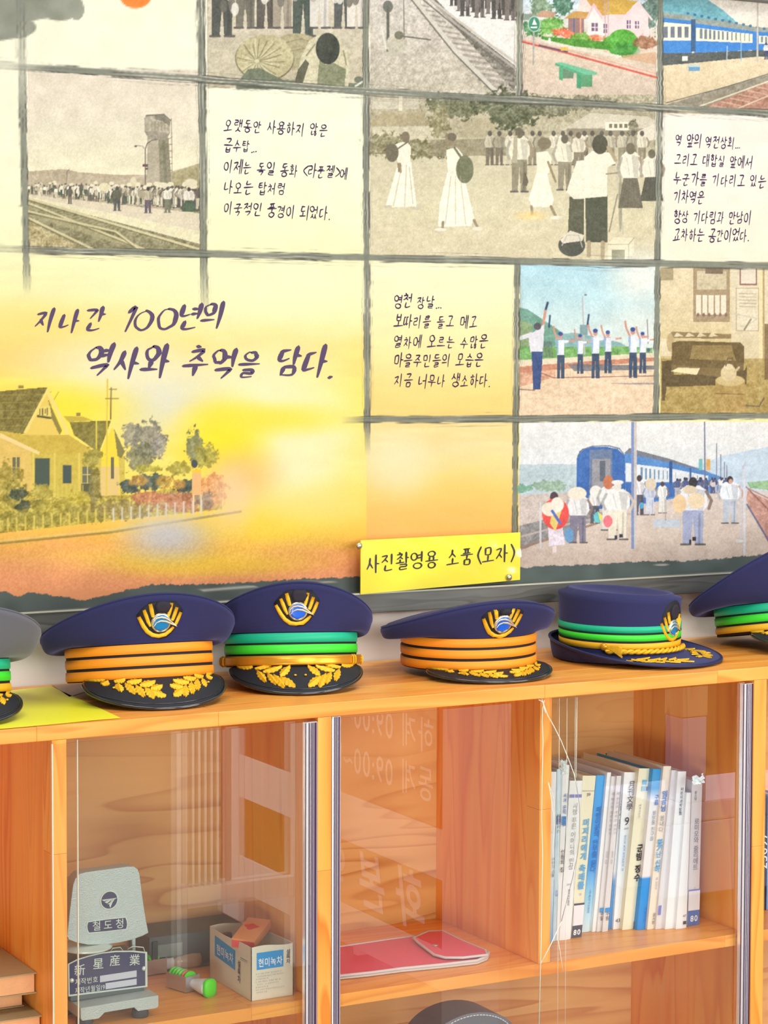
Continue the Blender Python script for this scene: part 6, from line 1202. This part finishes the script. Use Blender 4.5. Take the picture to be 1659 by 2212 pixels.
book('white children science book marked with a small 4', 1312, 1396, 1183, 1285, 214, 1782, WHT, [('어린이과학탐험', .55, .9, .026, INK_K, .01), ('4', .5, .735, .024, INK_B)])
book('short white book marked 47, second from the right end', 1398, 1444, 1290, 1396, 426, 1780, WHT, [('47', .7, .085, .026, INK_K)], [(.6, .9, .03, .055, LBL)], depth=.14)
book('plastic-wrapped grey book at the right end with library label 80', 1452, 1556, 1400, 1516, 306, 1746, GRY, [('로미오와 줄리에트', .5, .74, .046, INK_G, .008, .36), ('팔스텀', .3, .93, .022, INK_K), ('80', .5, .03, .056, INK_W, .02), ('2', .5, .25, .02, INK_G)], [(0, 1, .0, .105, LBB), (0, 1, .105, .24, LBW), (0, 1, .24, .25, VIO)])
# crumpled clear wrapper on two of the books
def crumple(u, v, y, w, h, nm, label, seed):
    g = random.Random(seed); p = at(u, v, 1, y); T = thing('plastic_wrapper', label, 'wrapper', p, None, 'crumpled wrappers on the books'); V = []; n1, n2 = 8, 7
    for j in range(n2 + 1):
        for i in range(n1 + 1): V.append(((i / n1 - .5) * w + g.uniform(-.0008, .0008), g.uniform(-.002, .004) - .002, (j / n2 - .5) * h + g.uniform(-.0012, .0012) + (.002 * math.sin(i)) * (j / n2)))
    obj('film', V, [(j * (n1 + 1) + i, j * (n1 + 1) + i + 1, (j + 1) * (n1 + 1) + i + 1, (j + 1) * (n1 + 1) + i) for j in range(n2) for i in range(n1)], mat('white_film', (232, 240, 242), .15, spec=.8), T)
crumple(1217, 1657, -.283, .010, .020, 'w', 'crumpled clear wrapper end on top of the third book from the left', 4)
crumple(1508, 1684, -.262, .020, .012, 'w', 'crumpled clear wrapper on top of the right end book', 9)
# neighbours cut by the right edge
for k, (u0, u1, vt, vb, c, lb, sg) in enumerate([(1654, 1676, 1716, 1966, (120, 160, 220), 'blue and white book cut by the right edge of the picture', '25697'), (1678, 1706, 1730, 1962, (226, 222, 214), 'white book beyond the blue one at the right edge', '')]):
    y = at(u0, vb, 2, .5).y; a, b_ = at(u0, vb, 1, y), at(u1, vb, 1, y); h = at(u0, vt, 1, y).z - .5; T = thing('book', lb, 'book', (a.x, y, .5))
    MB().box(0, b_.x - a.x, 0, .0015, .0004, h).box(0, .0012, 0, .15, .0004, h).box(b_.x - a.x - .0012, b_.x - a.x, 0, .15, .0004, h).build('cover', mat('edge_cover_%d' % k, c, .4), T)
    MB().box(.0013, b_.x - a.x - .0013, .0016, .148, .003, h - .003).build('pages', M_PAGE, T)
    if sg: q = MB(); text_into(q, sg, (.001, -.0002, h * .35), (0, 0, 1), (-1, 0, 0), NW, .022, None, 0, 0, 0); q.build('spine_title', INK_W, T)

# ================================================================== DATING PRESS
M_CAST = mat('hammered_grey', (186, 198, 198), .42, metal=.25, bump=.9, bscale=520, var=.05, vscale=120)
M_NAVYP = mat('plate_navy', (56, 58, 96), .4); M_LIP = mat('plate_silver', (218, 228, 220), .3, metal=.3); M_RUB = mat('black_rubber', (52, 58, 66), .7); M_DKM = mat('dark_steel', (96, 108, 112), .4, metal=.5)
yh = -.236; HO = at(240, 2190, 1, yh); HO.z = .5; HO.y = yh
PR = thing('ticket_dating_press', 'grey cast metal ticket dating press with navy nameplate, left on the shelf', 'press', HO)
def pp(u, v, y): p = at(u, v, 1, y) - HO; return p
def outline(pts, y, rnd=None): return [(pp(u, v, y).x, pp(u, v, y).z) for u, v in pts]
def arc_pts(c, r, a0, a1, n=6): return [(c[0] + r * math.cos(math.radians(a0 + (a1 - a0) * i / n)), c[1] + r * math.sin(math.radians(a0 + (a1 - a0) * i / n))) for i in range(n + 1)]
head = [(150, 1975), (158, 1912), (163, 1898), (172, 1888), (186, 1884), (276, 1872), (289, 1872), (298, 1878), (302, 1890), (308, 1940), (315, 1985), (321, 2015), (308, 2022), (286, 2030), (255, 2037), (225, 2041), (190, 2041), (165, 2036), (148, 2030), (145, 2022)]
bmq = MB().prism(outline(head, yh), (0, 0, 0), (1, 0, 0), (0, 0, 1), (0, 1, 0), .022); hd_ = bmq.build('head_casting', M_CAST, PR)
bv = hd_.modifiers.new('bevel', 'BEVEL'); bv.width = .0018; bv.segments = 3; bv.limit_method = 'ANGLE'; bv.angle_limit = .9
def on_face(pts, y, d, m, nm, parent): return MB().prism([(pp(u, v, y + .0).x, pp(u, v, y).z) for u, v in pts], (0, y - HO.y, 0), (1, 0, 0), (0, 0, 1), NW, d).build(nm, m, parent)
ec = pp(235.5, 1944, yh); R_ = .0128
def disc(r, y, d, m, nm): 
    Mx = Matrix.Translation((ec.x, y, ec.z)) @ Matrix.Rotation(PI / 2, 4, 'X'); return MB().lathe([(r, -.001), (r, d), (r * .98, d + .0003)], 40, M=Mx).build(nm, m, hd_)
disc(R_, 0, .0008, M_LIP, 'emblem_ring'); disc(R_ * .87, 0, .0012, M_NAVYP, 'emblem_disc')
def em(x, y): return (ec.x + x * R_, ec.z + y * R_)
q = MB()
for poly_ in [[(-.86, .14), (.84, .16), (.40, -.02), (.02, -.30), (.2, .0), (.45, .1), (-.3, .02), (-.62, -.02)], [(-.55, -.12), (-.15, .0), (.25, .08), (-.02, -.12), (-.28, -.3)], [(-.22, -.38), (.05, -.22), (.62, .12), (.3, -.28), (.08, -.78), (-.02, -.62), (-.02, -.4)]]:
    q.prism([em(*p) for p in poly_], (0, -.0016, 0), (1, 0, 0), (0, 0, 1), NW, .0005)
q.build('emblem_arrow', M_LIP, hd_)
lp = [(188, 1991), (230, 1984), (272, 1979), (275, 1987), (276, 1997), (274, 2007), (230, 2013), (190, 2017), (187, 2010), (186, 2000)]
on_face(lp, yh, .0008, M_LIP, 'label_rim', hd_)
lc = (231, 1998); li = [(lc[0] + (u - lc[0]) * .95, lc[1] + (v - lc[1]) * .84) for u, v in lp]; on_face(li, yh, .0012, M_NAVYP, 'label_plate', hd_)
q = MB(); a = pp(195, 2010, yh); b_ = pp(268, 2000, yh); text_into(q, '철도청', (a.x, -.0013, a.z + .0005), (b_.x - a.x, 0, b_.z - a.z - .0015), (0, 0, 1), NW, .0135, .048, .006, 0, 0); q.build('label_lettering', M_LIP, hd_)
# body behind, stamping disc, column
MB().box(pp(160, 2000, yh).x, pp(300, 2000, yh).x, .022, .060, pp(230, 2010, yh).z, pp(230, 1905, yh).z, .008).build('rear_casting', M_CAST, PR, True, .6)
Mx = Matrix.Translation((pp(196, 2046, yh).x, .016, pp(196, 2050, yh).z)); MB().lathe([(.030, -.003), (.034, -.001), (.034, .001), (.028, .004)], 40, M=Mx).build('stamping_disc', M_LIP, PR, True, .6)
MB().tube([(pp(219, 2030, yh).x, .006, pp(219, 2030, yh).z), (pp(219, 2060, yh).x, .006, pp(219, 2066, yh).z)], .0042, 12).build('plunger', M_LIP, PR, True, .6)
MB().box(pp(292, 2010, yh).x, pp(299, 2010, yh).x, .010, .016, .012, pp(299, 2010, yh).z, .0005).build('column', M_CAST, PR)
MB().tube([(pp(238, 2062, yh).x, .004, pp(238, 2062, yh).z), (pp(246, 2050, yh).x, .004, pp(246, 2050, yh).z), (pp(262, 2048, yh).x, .004, pp(262, 2048, yh).z), (pp(272, 2058, yh).x, .004, pp(272, 2060, yh).z)], .0008, 6).build('wire_spring', M_LIP, PR, True)
MB().tube([(pp(278, 2052, yh).x, .004, pp(278, 2052, yh).z), (pp(290, 2046, yh).x, .004, pp(290, 2046, yh).z), (pp(312, 2048, yh).x, .004, pp(312, 2048, yh).z), (pp(316, 2060, yh).x, .004, pp(316, 2060, yh).z)], .0008, 6).build('wire_spring', M_LIP, PR, True)
# nameplate with arched top
yn = -.247
npx = [(147, 2152), (146, 2082), (165, 2072), (190, 2064), (220, 2057), (250, 2053.5), (285, 2053), (317, 2056), (317.5, 2131)]
PL = on_face(npx, yn, .0016, M_LIP, 'nameplate', PR); cn = (232, 2100)
npi = [(cn[0] + (u - cn[0]) * .955, cn[1] + (v - cn[1]) * .93) for u, v in npx]; on_face(npi, yn - .0016, .0005, M_NAVYP, 'nameplate_field', PL)
yt = yn - .0022
def ptxt(s, u0, v0, u1, v1, size, wd_, off=.008, rot=True):
    q = MB(); a = pp(u0, v0, yt); b_ = pp(u1, v1, yt); text_into(q, s, (a.x, yt - HO.y, a.z), (b_.x - a.x, 0, b_.z - a.z), (0, 0, 1), NW, size, wd_, off, 0, 0); q.build('nameplate_lettering', M_LIP, PL)
for ch, u, v in [('新', 160, 2106), ('星', 200, 2092), ('産', 236, 2085), ('業', 279, 2084)]: ptxt(ch, u, v, u + 20, v - 2, .0155, None, .006)
ptxt('제작번호', 161, 2127, 206, 2121, .0088, .0325, .006); ptxt('제작년월일19', 161, 2146, 219, 2138, .0088, .042, .006)
for r0 in [[(216, 2108), (295, 2096), (295, 2110), (216, 2122)], [(228, 2124), (295, 2114), (295, 2127), (228, 2137)]]: on_face(r0, yn - .0021, .0003, mat('plate_blank', (206, 208, 222), .35, metal=.2), 'blank_field', PL)
for (u, v) in [(155, 2118), (311, 2092)]:
    c = pp(u, v, yt); Mx = Matrix.Translation((c.x, yt - HO.y, c.z)) @ Matrix.Rotation(PI / 2, 4, 'X'); MB().lathe([(.0032, -.001), (.0030, .0008), (.0018, .0020), (.0003, .0024)], 16, M=Mx).build('rivet', M_LIP, PL, True)
MB().box(pp(152, 2100, yn).x, pp(312, 2100, yn).x, yn - HO.y + .0002, .055, .026, pp(232, 2075, yn).z, .002).build('bed', M_DKM, PR)
# foot plate with bridge-shaped front
yb = -.276
ft = [(174, 2178), (342, 2150), (342, 2174), (336, 2178), (298, 2184), (290, 2176), (226, 2187), (217, 2196), (213, 2200), (178, 2205), (175, 2200)]
MB().prism([(pp(u, v, yb).x, pp(u, v, yb).z) for u, v in ft], (0, yb - HO.y, 0), (1, 0, 0), (0, 0, 1), (0, 1, 0), .085).build('foot_plate', M_CAST, PR)
for u, y in [(309, yb + .010), (190, yb + .012), (300, yb + .07), (180, yb + .07)]:
    c = pp(u, 2190, yb); top_ = pp(309 if u > 250 else 195, 2178 if u > 250 else 2203, yb).z; MB().lathe([(.0105, 0), (.0115, .003), (.0105, .0095), (.006, .011), (.005, max(.012, top_ + .002))], 20, c=(c.x, y - HO.y, 0.0004)).build('rubber_foot', M_RUB, PR, True, .6)

# ---- dark tool case at the back of the shelf
cx0, cx1 = at(322, 2060, 1, -.09).x, at(452, 2060, 1, -.09).x
TC = thing('tool_case', 'dark grey tool case lying at the back of the shelf behind the stamps', 'case', (cx0, -.09, .5))
w_ = cx1 - cx0 + .06; MB().box(0, w_, 0, .075, .001, .052, .004).build('case_body', mat('case_grey', (78, 88, 92), .5, var=.1, vscale=40), TC, True, .6)
MB().box(.012, .050, -.0015, .0006, .022, .040, .0006).build('case_label', mat('case_label', (132, 148, 148), .5), TC); MB().box(.004, .012, -.004, .0006, .010, .046, .001).build('clasp', mat('case_clasp', (58, 70, 76), .5), TC)

# ---- date stamps
M_GREEN = mat('lime_green', (78, 226, 16), .3, spec=.5); M_WHITEP = mat('white_plastic', (222, 224, 232), .3); M_STEEL = mat('bright_steel', (200, 196, 200), .25, metal=.7)
def stamp(label, o, hd, nwheel, wrapped):
    T = thing('date_stamp', label, 'stamp', o, (0, 0, hd), 'date stamps on the left shelf')
    q = MB().box(-.020, .020, -.0125, -.0113, .001, .020).box(-.020, .020, .0113, .0125, .001, .020).box(-.020, .020, -.0125, .0125, .0195, .0207); fr_ = q.build('steel_frame', M_STEEL, T) if False else MB().box(-.020, .020, -.0125, -.0113, .001, .0215).box(-.020, .020, .0113, .0125, .001, .0215).box(.0188, .020, -.0113, .0113, .001, .0215).build('steel_frame', M_STEEL, T)
    for k in range(nwheel):
        x = -.0165 + k * .0062; Mx = Matrix.Translation((x, 0, .0160)) @ Matrix.Rotation(PI / 2, 4, 'Y'); MB().lathe([(.0030, -.0021), (.0102, -.0021), (.0112, -.001), (.0112, .001), (.0102, .0021), (.0030, .0021)], 24, M=Mx).build('number_wheel', M_GREEN if k != nwheel - 2 else mat('red_wheel', (226, 96, 60), .4), T)
    MB().box(-.0212, -.0203, -.010, .010, .001, .014).build('end_plate', M_STEEL, T)
    h = Matrix.Translation((.0195, 0, .0115)) @ Matrix.Rotation(PI / 2, 4, 'Y')
    pr_ = [(.0060, .0), (.0068, .004), (.0098, .018), (.0118, .030), (.0116, .032)] if not wrapped else [(.0085, 0), (.0088, .012), (.0085, .014), (.0105, .022), (.0125, .040), (.0120, .054), (.004, .058)]
    m_ = M_WHITEP if not wrapped else mat('wrapped_handle', (186, 160, 134), .2, spec=.8, bump=.6, bscale=120)
    MB().lathe(pr_, 24, M=h).build('handle', m_, T, True)
    if not wrapped:
        V = []; n = 28
        for (r, z) in [(.96, .0315), (1.0, .033), (1.0, .0355), (.93, .0375), (.6, .0385)]:
            for i in range(n):
                a = 2 * PI * i / n; c, s = math.cos(a), math.sin(a); V.append(h @ Vector((math.copysign(abs(c) ** .7, c) * .0128 * r, math.copysign(abs(s) ** .7, s) * .0108 * r, z)))
        V.append(h @ Vector((0, 0, .0388))); Fc = [(j * n + i, j * n + (i + 1) % n, (j + 1) * n + (i + 1) % n, (j + 1) * n + i) for j in range(4) for i in range(n)] + [(4 * n + i, 4 * n + (i + 1) % n, 5 * n) for i in range(n)]
        obj('handle_cap', V, Fc, M_GREEN, T, True)
    else: MB().lathe([(.0098, .0), (.0100, .013), (.0092, .0135)], 24, M=h).build('collar', M_WHITEP, T, True, .5)
    return T
p = at(395, 2136, 2, .5); stamp('date stamp with green number wheels and white handle ending in a lime cap', (p.x, p.y, .5003), math.radians(-72), 6, False)
p = at(350, 2112, 2, .5); stamp('date stamp with plastic-wrapped handle, lying behind the lime-capped stamp', (p.x - .006, p.y + .028, .5003), math.radians(2), 5, True)

# ---- tea carton with a stamp pad inside
M_CART = mat('carton_white', (226, 218, 200), .55, var=.03, vscale=12); M_CB = mat('carton_blue', (28, 150, 222), .45)
bx0, bx1, by0, by1, hz = .2120, .2745, -.2738, -.139, .0705
TB = thing('tea_carton', 'open white and blue tea carton on the left shelf', 'box', (bx0, by0, .5003)); w_, d_ = bx1 - bx0, by1 - by0; t_ = .0009
def zt_(x, y): return hz + .0015 * math.sin(x * 90) + .0015 * math.sin(y * 40 + 1)
def wall(ax_, ay_, bx, by, nm):
    n = 10; V = []; dx, dy = bx - ax_, by - ay_; L_ = math.hypot(dx, dy); nx_, ny_ = -dy / L_ * t_, dx / L_ * t_
    for i in range(n + 1):
        a = i / n; x, y = ax_ + dx * a, ay_ + dy * a; bl = .0016 * math.sin(PI * a)
        for o_ in (0, 1):
            V += [(x + nx_ * o_, y + ny_ * o_, 0), (x + nx_ * o_ - ny_ * 0, y + ny_ * o_, zt_(x, y))]
    Fc = []
    for i in range(n): a = i * 4; b_ = a + 4; Fc += [(a, b_, b_ + 1, a + 1), (a + 2, a + 3, b_ + 3, b_ + 2), (a + 1, b_ + 1, b_ + 3, a + 3)]
    Fc += [(0, 1, 3, 2), (n * 4, n * 4 + 2, n * 4 + 3, n * 4 + 1)]
    return obj(nm, V, Fc, M_CART, TB)
f1 = wall(0, 0, w_, 0, 'front_panel'); wall(w_, 0, w_, d_, 'side_panel'); wall(w_, d_, 0, d_, 'back_panel'); f2 = wall(0, d_, 0, 0, 'side_panel'); MB().box(t_, w_ - t_, t_, d_ - t_, 0, .0008).build('bottom_panel', M_CART, TB)
MB().box(.008, .0475, -.0003, -.0001, .041, .064).build('blue_panel', M_CB, f1)
q = MB(); text_into(q, '현미녹차', (.0095, -.0004, .0455), (1, 0, 0), (0, 0, 1), NW, .0125, .0365, .012, 0, 0); q.build('lettering', INK_W, f1)
q = MB(); text_into(q, '설록차', (.0545, -.0003, .0635), (1, 0, 0), (0, 0, 1), NW, .0068, None, .02, 0, .03, vertical=True); q.build('lettering', mat('ink_plum', (60, 20, 50), .6), f1)
q = MB(); g = random.Random(8); kor = '현미녹차설록지나간역사와추억을다이제는시인오국한수하의'
for k in range(8): text_into(q, ''.join(g.choice(kor) if g.random() > .2 else ' ' for _ in range(18 if k not in (2, 5, 7) else 8)), (.006, -.0002, .0345 - k * .0036), (1, 0, 0), (0, 0, 1), NW, .0026, None, -.01, 0, 0)
q.build('small_print', INK_G, f1)
X_ = (0, -1, 0); NL = (-1, 0, 0)
q = MB(); q.prism([(-(d_ - .018), .034), (-(.050), .0295), (-.050, .0565), (-(d_ - .018), .062)], (-.0001, 0, 0), X_, (0, 0, 1), NL, .0002); q.build('blue_panel', M_CB, f2)
q = MB(); text_into(q, '현미녹차', (-.0004, d_ - .024, .0395), (0, -1, -.04), (0, 0, 1), NL, .0155, .056, .014, 0, 0); q.build('lettering', INK_W, f2)
q = MB(); text_into(q, '설록차', (-.0003, .037, .046), (0, -1, 0), (0, 0, 1), NL, .0105, None, .02, 0, .03, vertical=True); q.build('lettering', mat('ink_plum', (60, 20, 50), .6), f2)
q = MB(); q.box(-.0003, -.0001, .012, .034, .0505, .0515).box(-.0003, -.0001, .012, .034, .0485, .0490); q.build('printed_line', INK_G, f2)
# wooden stamp block with red ink leaning in the carton, and a dark roll under it
SBL = at(543, 2015, 1, -.212)
SB = thing('stamp_block', 'worn wooden stamp block with red ink lying in the open tea carton', 'stamp', SBL, (math.radians(9), math.radians(3), math.radians(-43)))
MB().box(-.0165, .0165, -.036, .036, -.007, .006, .0012).build('wood_block', mat('stamp_wood', (226, 150, 98), .55, var=.12, vscale=60), SB, True, .6); MB().box(-.0160, .0160, -.0372, -.0358, -.0065, .0035, .0004).build('red_rubber', mat('stamp_red', (224, 70, 72), .6), SB)
V = [(-.002 + .0095 * math.cos(a) * (1 + .3 * math.sin(a * 3)) , .006 + .0085 * math.sin(a) * (1 + .25 * math.cos(a * 4)), .0062) for a in [2 * PI * i / 20 for i in range(20)]]; obj('ink_stain', V, [tuple(range(20))], mat('ink_red', (216, 48, 44), .5), SB)
PD = thing('ink_bottle', 'dark bottle standing in the tea carton beside the stamp block', 'bottle', (.2235, -.172, .5013)); MB().lathe([(.008, 0), (.0095, .002), (.0095, .044), (.006, .050), (.0055, .056)], 20).build('bottle_body', mat('plum_plastic', (104, 62, 70), .3), PD, True, .6); MB().lathe([(.0065, .0561), (.0068, .058), (.0066, .066), (.003, .067)], 18).build('bottle_cap', mat('plum_cap', (70, 40, 50), .4), PD, True, .6)

# ---- red pouch with grey piping
M_PCH = mat('pouch_pink', (234, 88, 116), .65, bump=.4, bscale=900, var=.06, vscale=30); M_PPI = mat('pouch_piping', (206, 196, 194), .6, bump=.3, bscale=900)
zc_ = .506; ow = [at(u, v, 2, zc_) for u, v in [(680, 2122), (733, 2108), (800, 2101), (868, 2092), (960, 2083), (1030, 2075), (1050, 2067), (1056, 2058), (1046, 2052), (1000, 2034), (958, 2012), (925, 2012), (900, 2022), (840, 2030), (733, 2046), (660, 2058)]]
PO = thing('pink_pouch', 'flat pink fabric pouch with grey piping and a snap, on the middle shelf', 'pouch', (.5, -.17, .5003))
lo = [(p.x - .5, p.y + .17) for p in ow]
q = MB().prism(lo, (0, 0, .0004), (1, 0, 0), (0, 1, 0), (0, 0, 1), .0058); q.build('body', M_PCH, PO)
MB().tube([(x, y, .0056) for x, y in lo], .0022, 8, True).build('piping', M_PPI, PO, True); MB().tube([(x, y, .0020) for x, y in lo], .0018, 8, True).build('piping', M_PPI, PO, True)
fl_ = [at(u, v, 2, .512) for u, v in [(893, 2024), (925, 2010), (958, 2009), (1000, 2030), (1048, 2050), (1052, 2060), (1000, 2066), (962, 2066), (938, 2060), (922, 2048), (906, 2036)]]; lf = [(p.x - .5, p.y + .17) for p in fl_]
q = MB().prism(lf, (0, 0, .0085), (1, 0, 0), (0, 1, 0), (0, 0, 1), .0022); fp = q.build('flap', M_PCH, PO); MB().tube([(x, y, .0098) for x, y in lf], .0020, 8, True).build('piping', M_PPI, fp, True)
s_ = at(940, 2042, 2, .5115); MB().lathe([(.0045, .0), (.0048, .0012), (.002, .0022)], 18, c=(s_.x - .5, s_.y + .17, .0106)).build('snap', M_STEEL, fp, True)

# ---- thick old books lying in the left compartment
M_KRAFT = mat('kraft_cover', (166, 146, 106), .7, var=.1, vscale=20); M_OLDP = mat('old_page_edges', (226, 168, 118), .85, bump=1.0, bscale=300, var=.08, vscale=60)
z = .4984 + .0020; g = random.Random(4)
for k, (x1, y0, h, dx, lb) in enumerate([(-.0945, -.262, .030, 0, 'lowest of the thick old books stacked at the left edge'), (-.121, -.250, .024, 0, 'short middle book of the old stack at the left edge'), (-.0965, -.236, .030, 0, 'top book of the old stack at the left edge, brown cover')]):
    x1 = (-.0836, -.0905, -.0838)[k]; y0 = at((88, 50, 77)[k], 2180, 0, x1).y; h = (.0235, .023, .027)[k]; x0 = x1 - .17
    T = thing('old_book', lb, 'book', (x1, y0, z), None, 'old books stacked at the left edge')
    MB().box(-.168, -.001, .001, .19, .0018, h - .0018, .0008).build('page_block', M_OLDP, T); q = MB().box(-.17, .0012, -.0008, .192, .0002, .0017, .0003); q.build('lower_cover', M_KRAFT, T); MB().box(-.17, .0012, -.0008, .192, h - .0017, h, .0003).build('upper_cover', M_KRAFT, T); z += h + .0003

# ---- things on the bottom of the cabinet
c = at(1025, 2190, 1, -.25)
BG = thing('grey_bag', 'grey leather bag with white stitching below the middle shelf', 'bag', (c.x, -.245, .0803))
def domepts(r, s): return [(r * math.cos(a), s + r * math.sin(a) * .62) for a in [PI * i / 20 for i in range(21)]]
hh = c.z - .0803; q = MB(); o_ = [(-.075, 0)] + [(.075, 0)] + [(x, y) for x, y in domepts(.075, hh - .0465)]
q.prism(o_, (0, 0, 0), (1, 0, 0), (0, 0, 1), (0, 1, 0), .07); bd = q.build('bag_body', mat('grey_leather', (112, 110, 120), .5, bump=.5, bscale=300), BG); bv = bd.modifiers.new('bevel', 'BEVEL'); bv.width = .004; bv.segments = 2; bv.limit_method = 'ANGLE'
MB().prism([(-.071, hh - .10)] + [(.071, hh - .10)] + [(x, y) for x, y in domepts(.071, hh - .0490)], (0, -.0001, 0), (1, 0, 0), (0, 0, 1), NW, .0004).build('flap', mat('grey_leather_flap', (104, 102, 112), .5, bump=.5, bscale=300), BG)
st = domepts(.069, hh - .0465)
for i in range(len(st) - 1): 
    a = Vector((st[i][0], -.0006, st[i][1])); b_ = Vector((st[i + 1][0], -.0006, st[i + 1][1])); MB().tube([a.lerp(b_, .12), a.lerp(b_, .48)], .0008, 5).build('stitch', mat('white_thread', (226, 226, 230), .6), bd); MB().tube([a.lerp(b_, .62), a.lerp(b_, .95)], .0008, 5).build('stitch', mat('white_thread', (226, 226, 230), .6), bd)
c = at(1542, 2182, 1, -.22)
RB = thing('red_file_box', 'crimson file box standing on the cabinet bottom, lower right', 'box', (c.x, -.22, .0803)); h = c.z - .0803
MB().box(0, .075, 0, .14, 0, h, .005).build('box_body', mat('crimson', (236, 40, 92), .5), RB, True, .6); MB().box(.0475, .0500, -.0008, .0005, .004, h - .004).build('spine_strip', mat('crimson_dark', (190, 24, 66), .5), RB)
# ================================================================== THINGS AND REFLECTION STAND-INS SEEN IN THE GLASS (standing in front of the cabinet, to its right)
M_WHT = mat('white_paint', (240, 238, 232), .5); M_MAR = mat('maroon_board', (150, 44, 30), .5); M_MUS = mat('mustard_board', (176, 122, 20), .5)
SG = thing('notice_stand', 'white-framed notice stand with maroon and mustard boards, seen only mirrored in the glass', 'sign', (1.2, -1.95, 0))
def sgb(y0, y1, z0, z1, d, m, nm, parent=SG): return MB().box(-d, .02, y0 + 1.95, y1 + 1.95, z0, z1, .001).build(nm, m, parent)
sgb(-1.546, -1.326, .0, .98, .004, M_WHT, 'post'); sgb(-2.62, -2.50, .0, .98, .004, M_WHT, 'post')
sgb(-2.499, -1.547, .30, .402, .003, M_WHT, 'crossbar'); sgb(-2.499, -1.547, .075, .16, .003, M_WHT, 'crossbar'); sgb(-2.499, -1.547, .90, .98, .003, M_WHT, 'crossbar')
mb_ = sgb(-2.499, -1.547, .403, .899, 0, M_MAR, 'maroon_board'); mu_ = sgb(-2.499, -1.547, .161, .299, 0, M_MUS, 'mustard_board')
q = MB(); text_into(q, '하계 09:00~18:00', (-.0005, -1.585 + 1.95, .553), (0, -1, 0), (0, 0, 1), (-1, 0, 0), .078, .56, .006, 0, 0); text_into(q, '동계 09:00~17:00', (-.0005, -1.585 + 1.95, .455), (0, -1, 0), (0, 0, 1), (-1, 0, 0), .078, .56, .006, 0, 0); q.build('lettering', M_WHT, mb_)
q = MB(); text_into(q, '화본역', (-.0005, -1.60 + 1.95, .185), (0, -1, 0), (0, 0, 1), (-1, 0, 0), .13, .50, .02, .2, 0); q.build('lettering', M_WHT, mu_)
LV = thing('slatted_screen', 'white slatted screen standing before the cabinet, seen only mirrored in the glass', 'screen', (1.0, -2.126, 0))
def lvb(x0, x1, z0, z1, nm, y0=0, y1=.02): return MB().box(x0 - 1.0, x1 - 1.0, y0, y1, z0, z1, .001).build(nm, M_WHT, LV)
for k in range(6): lvb(.889 + k * .0145, .889 + k * .0145 + .0060, .205, .80, 'slat')
MB().box(-.121, -.008, -.012, -.002, .205, .80).build('backing', mat('dark_backing', (70, 44, 26), .6), LV); lvb(.862, .878, .02, .84, 'stile'); lvb(1.134, 1.180, .0, .84, 'stile'); lvb(1.181, 1.30, .30, .345, 'rail'); lvb(1.181, 1.30, .16, .19, 'rail'); lvb(1.301, 1.345, 0, .84, 'stile'); lvb(.862, 1.30, .801, .84, 'rail'); lvb(.879, 1.133, .16, .204, 'rail')  # dark backing added so the gaps between slats mirror dark
BN = thing('lavender_standin', 'bench-shaped stand-in added for the pale lavender light mirrored in the glass', 'bench', (2.45, -2.2, 0))  # added form standing in for a lavender patch of mirrored light
MB().box(-.28, .30, -.2, .07, .20, .252, .006).build('seat', mat('mirrored_lavender', (206, 206, 240), .6, var=.08, vscale=6), BN)
MB().box(-.28, .30, .03, .07, .02, .199, .003).build('front_panel', mat('mirrored_lavender', (206, 206, 240), .6), BN); MB().box(-.26, -.20, -.18, -.13, 0, .199, .003).build('leg', M_WHT, BN); MB().box(.22, .28, -.18, -.13, 0, .199, .003).build('leg', M_WHT, BN)
BX = thing('sky_window_standin', 'added pale blue and beige stand-in for a sky window mirrored in the glass', 'box', (2.255, -2.2, .2525))  # added form standing in for the sky window reflection
MB().box(-.036, .036, 0, .073, 0, .21, .003).build('box_body', mat('mirrored_sky_blue', (190, 200, 240), .5, var=.1, vscale=30), BX); MB().box(-.038, .038, -.002, .075, .211, .36, .003).build('standin_upper', mat('standin_beige', (226, 196, 150), .5), BX)
# ------------------------------------------------------------------ tidy
bpy.context.view_layer.update()
SC.cycles.use_denoising = True
SC.cycles.max_bounces = 10; SC.cycles.transparent_max_bounces = 24; SC.cycles.glossy_bounces = 4
